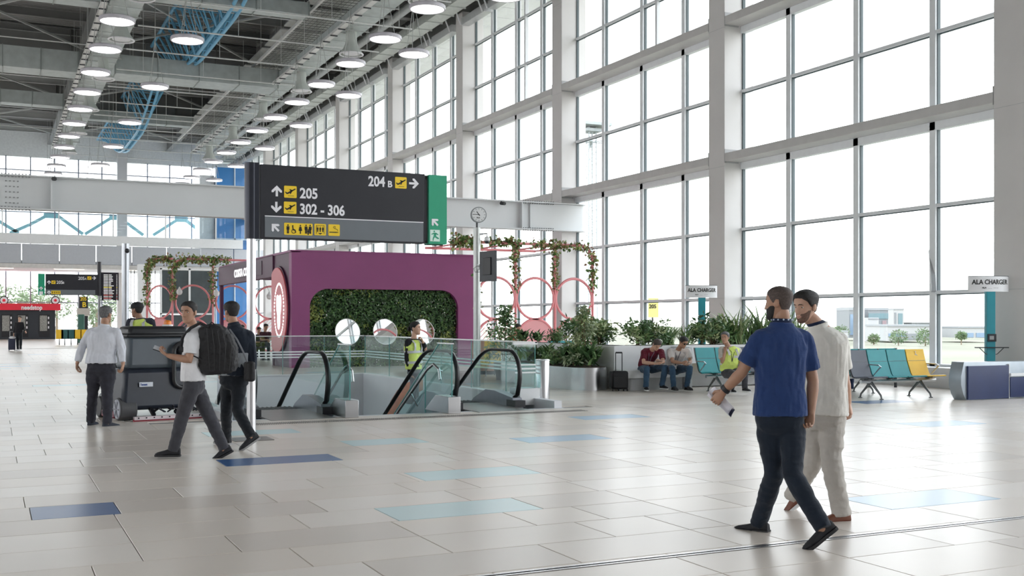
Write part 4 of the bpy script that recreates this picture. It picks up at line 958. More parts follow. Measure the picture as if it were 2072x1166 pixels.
# ---- stairs between
t = thing('staircase', 'stone staircase descending between the two escalators', 'staircase', (6.0, 17.0, 0))
for k in range(26):
    y_ = 16.95 + 0.12 + k * 0.30; z_ = -0.16 * (k + 1)
    mb = MB(); mb.bb(5.25, 6.78, y_, y_ + 0.33, z_ - 0.18, z_); mb.build('step', M_tile2, t, smooth=0)
mb = MB(); mb.prism([(17.07, -0.02), (24.8, -4.2), (24.8, -5.0), (17.07, -5.0)], (5.2, 0, 0), YA, ZA, (0.04, 0, 0)); mb.build('stringer', M_panel, t, smooth=0)
mb = MB(); mb.prism([(17.07, -0.02), (24.8, -4.2), (24.8, -5.0), (17.07, -5.0)], (6.8, 0, 0), YA, ZA, (0.04, 0, 0)); mb.build('stringer', M_panel, t, smooth=0)
def stair_guard(x, xs_, label):
    t = thing('stair_guard', label, 'guardrail', (x, 17, 0), 'green glass guards beside the stairs')
    poly = [(16.78, 0.03), (16.78, 1.15), (17.35, 1.15), (20.4, 1.15 - 3.05 * 0.6), (20.4, -1.4), (17.6, 0.0)]
    mb = MB(); mb.add([(x, a, b) for a, b in poly], [tuple(range(len(poly)))]); mb.build('glass_pane', M_glg2, t, smooth=0)
    mb = MB(); mb.bb(x - 0.008, x + 0.008, 16.77, 16.785, 0.03, 1.15); mb.bar((x, 17.35, 1.15), (x, 20.4, -0.68), 0.02, 0.015, up=(1, 0, 0)); mb.bb(x - 0.007, x + 0.007, 18.0, 18.02, -0.1, 0.76); mb.build('glass_edge', M_edge, t, smooth=0, kind='stuff')
    mb = MB(); mb.bb(x - 0.03, x + 0.03, 16.76, 17.36, 1.145, 1.165); mb.build('cap', M_steel, t)
    mb = MB(); mb.prism([(16.66, 0.0), (16.66, 0.28), (17.25, 0.28), (17.75, 0.0)], (x - 0.11, 0, 0), YA, ZA, (0.22, 0, 0)); mb.build('steel_shoe', M_steel, t, bevel=0.006)
    r = x + xs_ * 0.12
    mb = MB(); mb.tube([(r, 17.0, 0.55), (r, 17.06, 0.72), (r, 17.3, 0.80), (r, 17.6, 0.7), (r, 24.0, 0.7 - 6.4 * 0.56)], 0.024, n=10); mb.build('handrail', M_steel, t)
    mb = MB()
    for y_ in (17.2, 18.4, 19.8): mb.cyl((x, y_, 0.62 - (y_ - 17.3) * 0.56), (r, y_, 0.74 - max(0, y_ - 17.5) * 0.56), 0.012, n=6)
    mb.build('clamps', M_steel, t, kind='stuff')
stair_guard(5.14, 1, 'green glass stair guard with steel shoe, left of the stairs')
stair_guard(6.89, -1, 'green glass stair guard with steel shoe, right of the stairs')
# orange curved advert strip rising from the lower level
mb = MB(); pts = [V(783, 838, 24.0), V(790, 812, 24.1), V(804, 790, 24.2), V(822, 776, 24.3), V(838, 768, 24.4)]
rings = []
for p in pts: rings.append([p, p + Vector((0.25, 0.1, -0.02)), p + Vector((0.25, 0.1, -0.25)), p + Vector((0, 0, -0.25))])
mb.loft(rings); o = mb.build('orange_arch_panel', mat('terracotta_orange', (0.80, 0.24, 0.10), 0.5, var=0.2, scale=4)); tag(o, 'curved terracotta orange panel rising inside the escalator well', 'panel')
# ---- litter bin
bx, by = 9.30, 18.2
t = thing('litter_bin', 'cylindrical brushed steel litter bin at the end of the glass guardrail', 'bin', (bx, by, 0))
mb = MB(); mb.lathe([(0.135, 0.03), (0.135, 0.80), (0.128, 0.815), (0.09, 0.815), (0.085, 0.70), (0.01, 0.70), (0.01, 0.03)], (bx, by, 0), 32, cap=False); mb.build('body', M_steel, t, smooth=40)
mb = MB(); mb.lathe([(0.137, 0.0), (0.137, 0.03), (0.01, 0.03), (0.01, 0.0)], (bx, by, 0), 32); mb.build('foot', M_black, t)
mb = MB(); mb.ring((bx, by, 0.80), XA, YA, 0.138, 0.006, 32, 6); mb.build('rim', M_white, t)

# ================================================================== coffee kiosk
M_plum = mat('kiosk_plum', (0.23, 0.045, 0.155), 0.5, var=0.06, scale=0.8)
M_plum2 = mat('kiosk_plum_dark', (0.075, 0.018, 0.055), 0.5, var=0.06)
KX0, KX1, KYF, KYB, KH = 9.2, 15.93, 36.7 - 4.0, 49.6 - 4.0, 3.9
# measured plane of the kiosk front
KYF = 35.2; s_k = KYF / 36.7
def kp(px, py): return sp(px, py, KYF)
a = kp(590, 508); b = kp(958, 520); KX0, KX1, KH = a.x, b.x, a.z
KYB = KYF * 49.6 / 36.7
t = thing('coffee_kiosk', 'plum purple coffee kiosk with a planted wall and round mirrors', 'kiosk', ((KX0 + KX1) / 2, KYF + 4, 0))
o0 = kp(627, 742); o1 = kp(927, 588)
# front wall with rounded opening: outer polygon split into frame pieces
rad = 0.62
outer = [(KX0, 0), (KX0, KH), (KX1, KH), (KX1, 0), (o1.x, 0)]
arc1 = [(o1.x - rad + rad * math.cos(R(a_)), o1.z - rad + rad * math.sin(R(a_))) for a_ in range(0, 91, 9)]
arc2 = [(o0.x + rad - rad * math.sin(R(a_)), o1.z - rad + rad * math.cos(R(a_))) for a_ in range(0, 91, 9)]
poly = outer + arc1 + arc2 + [(o0.x, 0)]
mb = MB(); mb.prism(poly, (0, KYF, 0), XA, ZA, (0, 0.35, 0)); mb.build('front_wall', M_plum, t, smooth=0, label='plum front wall with rounded opening')
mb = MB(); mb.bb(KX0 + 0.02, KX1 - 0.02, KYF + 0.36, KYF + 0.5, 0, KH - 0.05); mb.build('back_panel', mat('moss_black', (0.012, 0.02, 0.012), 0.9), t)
mb = MB(); mb.bb(KX0 - 0.02, KX1 + 0.02, KYF - 0.02, KYF + 0.6, KH, KH + 0.04); mb.bb(KX0 - 0.03, KX0 + 0.3, KYF, KYB, KH - 0.03, KH + 0.04); mb.build('roof_edge', M_plum, t)
# side wall (left flank near corner), fascia band, posts
y1 = 37.62
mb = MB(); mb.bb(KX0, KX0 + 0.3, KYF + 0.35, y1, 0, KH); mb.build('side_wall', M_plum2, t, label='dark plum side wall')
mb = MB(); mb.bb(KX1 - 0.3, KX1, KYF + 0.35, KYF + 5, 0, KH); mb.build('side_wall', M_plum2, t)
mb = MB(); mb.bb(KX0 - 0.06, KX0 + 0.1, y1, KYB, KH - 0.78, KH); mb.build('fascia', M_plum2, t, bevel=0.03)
yt0 = 44.2
mb = MB(); mb.bb(KX0 - 0.08, KX0 - 0.06, y1 + 1.6, yt0, KH - 0.62, KH - 0.12); mb.build('name_board', mat('board_aubergine', (0.05, 0.012, 0.04), 0.5), t)
mb = MB(); text_mb(mb, 'COSTA COFFEE', (KX0 - 0.08, yt0 - 0.15, KH - 0.55), -YA, ZA, 0.42, (-0.02, 0, 0), bold=0.02, wscale=1.18); mb.build('lettering', mat('sign_glow_white', (1, 1, 1), 0.4, var=0, emit=(1, 0.98, 1), estr=0.8), t, smooth=0, kind='stuff', label='white shop name lettering')
for yy in (y1 + 0.1, KYB - 0.1):
    mb = MB(); mb.bb(KX0 - 0.02, KX0 + 0.12, yy - 0.1, yy + 0.1, 0, KH - 0.7); mb.build('post', M_plum2, t)
mb = MB(); mb.bb(KX0 + 0.1, KX1 - 0.3, KYB - 0.3, KYB, KH - 0.5, KH); mb.bb(KX0 + 0.1, KX1 - 0.3, KYF + 0.6, KYF + 5, KH - 0.15, KH - 0.02); mb.build('rear_frame', M_plum2, t)
# round illuminated logo disc on the flank
cy_ = 36.9; cz_ = kp(560, 627).z * 1.0; rr = 1.45
cz_ = H + (650 - 628) / F * (KX0 * SN + cy_ * CS)
M_disc = mat('disc_rose', (0.62, 0.11, 0.14), 0.4, var=0.05, scale=0.8)
def clipc(r_, n=72):
    p = [(min(r_ * math.cos(2 * math.pi * k / n), y1 - cy_), r_ * math.sin(2 * math.pi * k / n)) for k in range(n)]
    return [q_ for i_, q_ in enumerate(p) if q_ != p[i_ - 1]]
mb = MB(); mb.prism(clipc(rr), (KX0 - 0.04, cy_, cz_), YA, ZA, (-0.06, 0, 0)); dsc = mb.build('logo_disc', M_disc, t, bevel=0.02, label='round rose red logo disc')
mb = MB(); mb.prism(clipc(rr + .05), (KX0 + 0.0, cy_, cz_), YA, ZA, (-0.06, 0, 0)); mb.build('disc_rim', M_plum2, dsc)
M_glow = mat('logo_glow', (1, 1, 1), 0.4, var=0, emit=(1, 0.96, 0.94), estr=1.0)
Ol = Vector((KX0 - 0.1, cy_, cz_)); cyl_ = -0.42
lg = MB()
for k in range(44):
    a_ = 2 * math.pi * k / 44 
    u, w = cyl_ + 0.66 * math.cos(a_), 0.0 + 0.88 * math.sin(a_)
    disc2(lg, u, w, 0.042, Ol, YA, ZA, (-0.015, 0, 0), 10)
lg.build('logo_dots', M_glow, dsc, smooth=0, kind='stuff')
lg = MB()
for dx_, rot, hh in ((-0.14, 12, 0.34), (0.12, -10, 0.34), (0.0, 2, 0.36)):
    czz = 0.16 if dx_ else -0.28
    c_, s_ = math.cos(R(rot)), math.sin(R(rot))
    pts = []
    for k in range(25):
        a_ = 2 * math.pi * k / 24; u = 0.15 * math.cos(a_); w = hh * math.sin(a_); pts.append(Ol + YA * (cyl_ + dx_ + u * c_ - w * s_) + ZA * (czz + u * s_ + w * c_) + XA * -0.012)
    lg.tube(pts, 0.024, n=6)
    pts = [Ol + YA * (cyl_ + dx_ + (0.05 * math.sin(q_ * 3)) * c_ - q_ * s_) + ZA * (czz + q_ * c_) + XA * -0.012 for q_ in [-hh + 0.04 + k * (2 * hh - 0.08) / 8 for k in range(9)]]
    lg.tube(pts, 0.012, n=6)
lg.build('logo_beans', M_glow, dsc, smooth=0, label='white outline of coffee beans')
# plant wall
mb = MB(); rd = random.Random(5)
for k in range(15000):
    x = rd.uniform(o0.x - 0.05, o1.x + 0.05); z = rd.uniform(0.0, o1.z + 0.02); y = KYF + 0.36 - rd.uniform(0, 0.22)
    cl = noise.noise(Vector((x * 1.3, z * 1.3, 0)))
    mb.mi = 3 if rd.random() < 0.035 else (2 if cl + rd.uniform(-0.3, 0.3) > 0.42 else (1 if rd.random() < 0.45 else 0))
    p = Vector((x, y, z)); a_ = Vector((rd.gauss(0, 1), -abs(rd.gauss(0, 0.7)), rd.gauss(0, 1) - 0.2)).normalized(); b_ = a_.cross(Vector((rd.gauss(0, .4), -1, rd.gauss(0, .4)))).normalized()
    l = rd.uniform(0.06, 0.15) if mb.mi != 3 else 0.045; w = l * (0.4 if mb.mi != 3 else 0.9)
    mb.add([p, p + a_ * l * .5 + b_ * w * .5, p + a_ * l, p + a_ * l * .5 - b_ * w * .5], [(0, 1, 2, 3)])
mb.build('planted_wall', [mat('wall_leaf_dark', (0.035, 0.085, 0.03), 0.5, var=0.5, scale=7), mat('wall_leaf_mid', (0.08, 0.17, 0.05), 0.5, var=0.5, scale=7), mat('wall_leaf_lime', (0.24, 0.30, 0.07), 0.5, var=0.3, scale=7), mat('tiny_white_flower', (0.8, 0.8, 0.75), 0.6, var=0)], t, smooth=0, kind='stuff', label='dense green planted wall with tiny white flowers')
for px, lb in ((703, 'left of the three'), (779, 'middle of the three'), (855, 'right of the three')):
    c = kp(px, 671.5); mt = thing('round_mirror', 'round mirror on the planted wall, ' + lb, 'mirror', (c.x, KYF - 0.02, c.z), 'round mirrors on the planted wall')
    mb = MB(); ml = Vector((0.10, -1, 0.20)).normalized(); cm = Vector((c.x, KYF - 0.03, c.z)); mb.cyl(cm - ml * 0.05, cm, 0.435, n=48); mb.build('mirror_glass', mat('mirror_silver', (0.92, 0.93, 0.94), 0.02, metal=1.0, var=0), mt)
    mb = MB(); mx_ = ml.cross(ZA).normalized(); mb.ring(cm, mx_, mx_.cross(ml), 0.435, 0.014, 48, 6); mb.build('mirror_rim', mat('rim_white', (0.8, 0.8, 0.8), 0.4), mt)
# counter inside
mb = MB(); mb.bb(KX0 + 1.2, KX0 + 4.5, KYF + 4.5, KYF + 5.2, 0, 1.1); tag(mb.build('counter', M_plum2), 'dark plum service counter inside the coffee kiosk', 'counter')

# ================================================================== pink pergolas
def leafy(mb, pts, n, s, seed, spread=0.09):
    rd = random.Random(seed); P = [Vector(p) for p in pts]; L = [(P[i + 1] - P[i]).length for i in range(len(P) - 1)]; T = sum(L)
    for i in range(n):
        u = rd.uniform(0, T); k = 0
        while u > L[k] and k < len(L) - 1: u -= L[k]; k += 1
        p = P[k] + (P[k + 1] - P[k]) * (u / L[k]) + Vector((rd.gauss(0, spread), rd.gauss(0, spread), rd.gauss(0, spread)))
        a_ = Vector((rd.gauss(0, 1), rd.gauss(0, 1), rd.gauss(0, 1) - 0.3)).normalized(); b_ = a_.cross(Vector((rd.gauss(0, 1), rd.gauss(0, 1), rd.gauss(0, 1)))).normalized()
        l = s * rd.uniform(0.6, 1.3); w = l * 0.75; mb.mi = rd.choice((0, 0, 1, 2, 2))
        mb.add([p, p + a_ * l * .45 + b_ * w * .5, p + a_ * l, p + a_ * l * .45 - b_ * w * .5], [(0, 1, 2, 3)])
M_ivy = [mat('ivy_green', (0.12, 0.22, 0.06), 0.5, var=0.4, scale=8), mat('ivy_brown', (0.30, 0.17, 0.10), 0.6, var=0.3, scale=8), mat('ivy_light', (0.33, 0.38, 0.14), 0.5, var=0.3, scale=8)]
def pergola_bay(t, O, X, w, h, fill, circ_r, zc1, rt=0.042):
    """two stacked circles in a bay, O = bay left foot"""
    c1 = O + X * (w / 2) + ZA * zc1; c0 = O + X * (w / 2) + ZA * (zc1 - 2 * circ_r)
    mb = MB(); mb.ring(c1, X, ZA, circ_r, rt, 48, 6); mb.build('upper_hoop', M_pink, t)
    mb = MB(); mb.ring(c0, X, ZA, circ_r, rt, 48, 6); mb.build('lower_hoop', M_pink, t)
    if fill == 'disc':
        mb = MB(); nn = X.cross(ZA); mb.cyl(c0 - nn * 0.012, c0 + nn * 0.012, circ_r, n=48); mb.build('solid_disc', mat('pink_panel', (0.88, 0.40, 0.42), 0.5, var=0.02), t)
    elif fill == 'bars':
        mb = MB()
        for k in range(-6, 7):
            q = k * 0.11; hh = math.sqrt(max(0, circ_r ** 2 - q * q)); d45 = (X + ZA).normalized(); e45 = (X - ZA).normalized()
            mb.tube([c0 + e45 * q - d45 * hh, c0 + e45 * q + d45 * hh], 0.009, n=4)
        mb.build('slanted_bars', M_pink, t, kind='stuff')
TY = 31.3
tx = [sp(p, 600, TY).x for p in (963, 1043, 1123, 1199)]
TH = 4.0
t = thing('pink_pergola', 'coral pink hoop pergola twined with leaves, right of the clock pole', 'pergola', (tx[1], TY, 0), 'coral pink hoop pergolas at the coffee kiosk')
for i in range(3):
    mb = MB(); mb.tube([(tx[i], TY, 0), (tx[i], TY, TH - 0.25), (tx[i] + (0.0 if i else 0.0), TY, TH)], 0.045, n=8); mb.build('post', M_pink, t)
    pergola_bay(t, Vector((tx[i], TY, 0)), XA, tx[i + 1] - tx[i], TH, ('bars', 'disc', 'bars')[i], 0.66, 2.25)
cr = [(tx[3], TY, 0), (tx[3], TY, TH - 0.55)] + [(tx[3] - 0.5 + 0.5 * math.cos(R(a_)), TY, TH - 0.5 + 0.5 * math.sin(R(a_))) for a_ in (15, 35, 55, 75, 90)] + [(13.2, TY, TH)]
mb = MB(); mb.tube(cr, 0.045, n=8); mb.build('arched_frame', M_pink, t)
mb = MB(); mb.tube([(13.2, TY + 3.2, TH), (tx[3] - .5, TY + 3.2, TH)], 0.045, n=8); mb.build('arched_frame', M_pink, t)
for x in (tx[1], tx[2], tx[3] - 0.5, 13.4):
    mb = MB(); mb.tube([(x, TY, TH), (x, TY + 3.2, TH)], 0.03, n=6); mb.build('cross_bar', M_pink, t)
iv = MB(); leafy(iv, cr[1:-1] + [(tx[2] - 0.9, TY, TH)], 420, 0.13, 1, 0.07)
for i in (1, 2): leafy(iv, [(tx[i], TY, TH), (tx[i], TY, 2.5)], 230, 0.12, 2 + i, 0.06)
leafy(iv, [(tx[3], TY, TH - 0.5), (tx[3], TY, 2.55)], 180, 0.12, 9, 0.06)
leafy(iv, [(tx[1] + 0.2, TY, TH), (tx[1] - 0.9, TY, TH + 0.05)], 200, 0.14, 11, 0.08)
leafy(iv, [(12.9, TY, TH + 0.02), (13.7, TY, TH)], 300, 0.14, 12, 0.09); leafy(iv, [(13.72, TY, TH), (13.72, TY, 1.9)], 200, 0.11, 13, 0.05)
iv.build('ivy', M_ivy, t, smooth=0, kind='stuff', label='green and brown leaf garland')
# left pergola
Yl = 48.4; lx = [sp(p_, 600, Yl).x for p_ in (349, 431, 510, 588)]; THl = 4.2; wl_ = lx[1] - lx[0]
t = thing('pink_pergola', 'coral pink hoop pergola wrapped in leaves, left end of the coffee kiosk', 'pergola', (lx[0], Yl, 0), 'coral pink hoop pergolas at the coffee kiosk')
cr = [(lx[0], Yl, 0), (lx[0], Yl, THl - 0.55)] + [(lx[0] + 0.5 - 0.5 * math.cos(R(a_)), Yl, THl - 0.5 + 0.5 * math.sin(R(a_))) for a_ in (15, 35, 55, 75, 90)] + [(lx[3], Yl, THl)]
for i in range(3):
    pergola_bay(t, Vector((lx[i], Yl, 0)), XA, wl_, THl, ('bars', 'disc', 'bars')[i], 0.72, 2.35)
    mb = MB(); mb.tube([(lx[i + 1], Yl, 0), (lx[i + 1], Yl, THl)], 0.045, n=8); mb.build('post', M_pink, t)
mb = MB(); mb.tube(cr, 0.045, n=8); mb.build('arched_frame', M_pink, t)
SX = Vector((-0.62, 0.78, 0)).normalized(); Os = Vector((lx[0], Yl, 0)); ws = 1.45
pergola_bay(t, Os, SX, ws, THl, 'disc', 0.70, 2.35)
cr2 = [Os + SX * ws, Os + SX * ws + ZA * (THl - 0.5), Os + SX * (ws - 0.12) + ZA * (THl - 0.2), Os + SX * (ws - 0.45) + ZA * THl, Os + ZA * THl]
mb = MB(); mb.tube(cr2, 0.045, n=8); mb.build('arched_frame', M_pink, t)
iv = MB(); leafy(iv, cr2[1:], 420, 0.14, 21, 0.09); leafy(iv, [cr2[1], Os + SX * ws + ZA * 2.2], 220, 0.13, 22, 0.07)
leafy(iv, cr[1:-1] + [(lx[1] + .7, Yl, THl)], 600, 0.14, 23, 0.09); leafy(iv, [cr[1], (lx[0], Yl, 2.4)], 240, 0.13, 24, 0.06); leafy(iv, [(lx[1], Yl, THl), (lx[1], Yl, 2.3)], 260, 0.13, 25, 0.06); leafy(iv, [(lx[2], Yl, THl), (lx[2], Yl, 2.4)], 160, 0.12, 26, 0.06)
iv.build('ivy', M_ivy, t, smooth=0, kind='stuff')
for i, (px, py) in enumerate(((363, 591), (438, 594), (559 - 14, 600))):
    c = V(px, py, 46.0); tl = thing('ribbed_lantern', 'small white pleated lantern hanging under the left pergola, ' + ['left', 'middle', 'right'][i], 'lantern', tuple(c), 'white pleated lanterns')
    mb = MB(); mb.lathe([(0.02, 0.22), (0.05, 0.14), (0.12, 0.05), (0.125, -0.02), (0.09, -0.10), (0.02, -0.13)], c, 14); mb.build('shade', mat('lantern_white', (0.82, 0.80, 0.80), 0.6), tl)
    mb = MB(); mb.tube([c + ZA * 0.2, Vector((c.x, Yl - 0.0, TH))], 0.006, n=4); mb.build('cord', M_dark, tl)

# ================================================================== clock pole
pc = V(965, 782, 25.6); px_, py_ = pc.x, pc.y
t = thing('clock_pole', 'grey pole carrying a round wall clock, in front of the coffee kiosk', 'clock', (px_, py_, 0))
mb = MB(); mb.tube([(px_, py_, 0), (px_, py_, 3.72)], 0.085, n=24); mb.build('pole', mat('clock_pole_grey', (0.44, 0.46, 0.45), 0.35, metal=0.6), t)
mb = MB(); mb.tube([(px_, py_, 3.70), (px_, py_, 3.88)], 0.025, n=8); mb.build('neck', M_dark, t)
rgt = cv(1, 0); fro = cv(0.25, -1).normalized(); rgt = ZA.cross(fro).normalized() * 1.0; rgt = fro.cross(ZA).normalized() * -1.0
if rgt.dot(cv(1, 0)) < 0: rgt = -rgt
cc = Vector((px_, py_, 4.02)) + cv(0.035, 0)
mb = MB(); mb.cyl(cc - fro * 0.04, cc + fro * 0.05, 0.185, n=40); mb.build('case', mat('clock_case', (0.25, 0.27, 0.28), 0.4, metal=0.5), t)
mb = MB(); mb.cyl(cc + fro * 0.05, cc + fro * 0.055, 0.165, n=40); dial = mb.build('dial', mat('dial_white', (0.80, 0.81, 0.82), 0.5, var=0), t)
mb = MB()
for k in range(12):
    a_ = R(30 * k); d_ = rgt * math.sin(a_) + ZA * math.cos(a_); mb.bar(cc + fro * 0.058 + d_ * 0.125, cc + fro * 0.058 + d_ * 0.155, 0.008, 0.004, up=fro)
mb.build('hour_marks', M_ink, dial, smooth=0, kind='stuff')
def hand_(a_, l, w, nm):
    d_ = rgt * math.sin(R(a_)) + ZA * math.cos(R(a_)); mb = MB(); mb.bar(cc + fro * 0.061 - d_ * 0.02, cc + fro * 0.061 + d_ * l, w, 0.003, up=fro); mb.build(nm, M_ink, dial, smooth=0)
hand_(-35, 0.09, 0.016, 'hour_hand'); hand_(-88, 0.135, 0.011, 'minute_hand'); hand_(128, 0.03, 0.02, 'counterweight')
mb = MB(); text_mb(mb, 'ALA', cc + fro * 0.056 - rgt * 0.055 - ZA * 0.085, rgt, ZA, 0.045, fro * 0.002, bold=0.02); mb.build('dial_lettering', M_ink, dial, smooth=0)
t = thing('dome_camera', 'small dome security camera on a short arm of the clock pole', 'camera', tuple(Vector((px_, py_, 3.5))))
b_ = Vector((px_, py_, 3.56)); e_ = b_ + cv(0.24, -0.05)
mb = MB(); mb.tube([b_, e_ + ZA * 0.02, e_ - ZA * 0.07], 0.018, n=8); mb.build('arm', mat('arm_grey', (0.55, 0.56, 0.58), 0.4), t)
mb = MB(); mb.lathe([(0.03, 0.0), (0.065, -0.03), (0.065, -0.10), (0.03, -0.11)], e_ - ZA * 0.05, 16); mb.build('housing', M_white, t)
mb = MB(); mb.sphere(e_ - ZA * 0.17, 0.055); mb.build('lens_dome', M_dark, t)
t = thing('wall_screen', 'back of a flat dark screen fixed sideways to the clock pole', 'screen', tuple(Vector((px_, py_, 2.8))))
sa, sb_ = V(972, 540, 25.4), V(1004, 538, 24.9)
d_ = (sb_ - sa); d_.z = 0; L_ = d_.length; dn = d_.normalized(); nn = dn.cross(ZA)
M3 = Matrix((dn, nn, ZA)).transposed(); c_ = (sa + sb_) / 2
mb = MB(); mb.box((c_.x, c_.y, c_.z), (L_, 0.05, 0.70), M=M3); mb.build('panel', mat('screen_back', (0.05, 0.055, 0.065), 0.5), t, bevel=0.01)
mb = MB(); mb.box(tuple(c_ - nn * -0.035 ), (L_ * 0.5, 0.03, 0.4), M=M3); mb.box(tuple(c_ - nn * 0.035), (L_ * 0.5, 0.03, 0.4), M=M3); mb.build('back_housing', M_black, t, bevel=0.01)
mb = MB(); mb.box((px_ + 0.03, py_ - 0.12, c_.z), (0.12, 0.16, 0.12)); mb.build('bracket', M_white, t)
mb = MB(); p0 = Vector((px_ + 0.05, py_ - 0.2, c_.z)); mb.tube([p0, p0 + cv(-0.12, -0.05, 0.02), p0 + cv(-0.2, -0.02, -0.04), p0 + cv(-0.17, 0, -0.12), p0 + cv(-0.03, 0, -0.12)], 0.006, n=5); mb.build('cable', M_black, t)
# small cameras on the beam
for i, (px, py) in enumerate(((107, 361), (1016, 411))):
    c = sp(px, py, BY - 0.25); t = thing('beam_camera', 'small black security camera on the white beam, ' + ['at the left', 'above the clock pole'][i], 'camera', tuple(c), 'cameras on the white beam')
    mb = MB(); mb.cyl(c + Vector((0, 0.1, 0)), c + Vector((0.05, -0.12, -0.03)), 0.06, n=12); mb.build('barrel', M_black, t)
    mb = MB(); mb.bar(c, Vector((c.x, BY - 0.1, 5.95)), 0.03); mb.build('mount', M_dark, t)
# ================================================================== planters and bench
M_planter = mat('planter_white', (0.76, 0.77, 0.78), 0.4, var=0.02)
M_soil = mat('soil', (0.05, 0.035, 0.025), 0.95, var=0.3, scale=20)
def stadium(x0, x1, y0, y1, r, n=8): return rrect(x0, x1, y0, y1, r, n)
# low steel planter with rounded end
t = thing('steel_planter', 'low brushed steel planter with a rounded end beside the suitcase', 'planter', (12.0, 22.8, 0))
P_ = stadium(11.62, 12.5, 20.95, 25.4, 0.43, 10)
mb = MB(); mb.prism(P_, (0, 0, 0.0), XA, YA, (0, 0, 0.5)); mb.build('body', M_steel, t, smooth=40)
mb = MB(); mb.prism(stadium(11.65, 12.47, 20.98, 25.37, 0.41, 10), (0, 0, 0.5), XA, YA, (0, 0, 0.012)); mb.build('soil', M_soil, t)
# tall white planter, L shaped
t = thing('white_planter', 'long tall white planter wall full of plants behind the benches', 'planter', (15, 21.6, 0))
mb = MB(); mb.bb(12.62, 13.3, 21.15, 27.2, 0, 0.97); mb.bb(13.3, 18.6, 21.15, 21.95, 0, 0.97); mb.build('body', M_planter, t, bevel=0.01)
mb = MB(); mb.bb(12.60, 12.63, 22.0, 23.6, 0.25, 0.88); mb.build('inset_panel', mat('inset_steel', (0.45, 0.46, 0.47), 0.3, metal=0.7), t)
mb = MB(); mb.bb(12.78, 13.16, 21.4, 27.0, 0.965, 0.974); mb.bb(13.3, 18.4, 21.36, 21.8, 0.965, 0.974); mb.build('soil', M_soil, t, smooth=0)
mb = MB(); mb.bb(14.3, 18.55, 21.0, 21.15, 0.02, 0.55); mb.build('steel_skirt', M_steel, t)
t = thing('white_bench', 'white built-in bench in front of the tall white planter', 'bench', (13.4, 20.8, 0))
mb = MB(); mb.bb(12.58, 14.12, 20.50, 21.14, 0.27, 0.45); mb.build('seat', M_planter, t, bevel=0.012)
mb = MB(); mb.bb(12.62, 14.08, 20.60, 21.14, 0, 0.27); mb.build('base', mat('bench_base_grey', (0.45, 0.46, 0.47), 0.5), t)
mb = MB(); mb.bb(14.12, 14.2, 20.40, 21.14, 0, 0.95); mb.build('end_panel', mat('bench_end_grey', (0.62, 0.64, 0.66), 0.4), t, bevel=0.006)
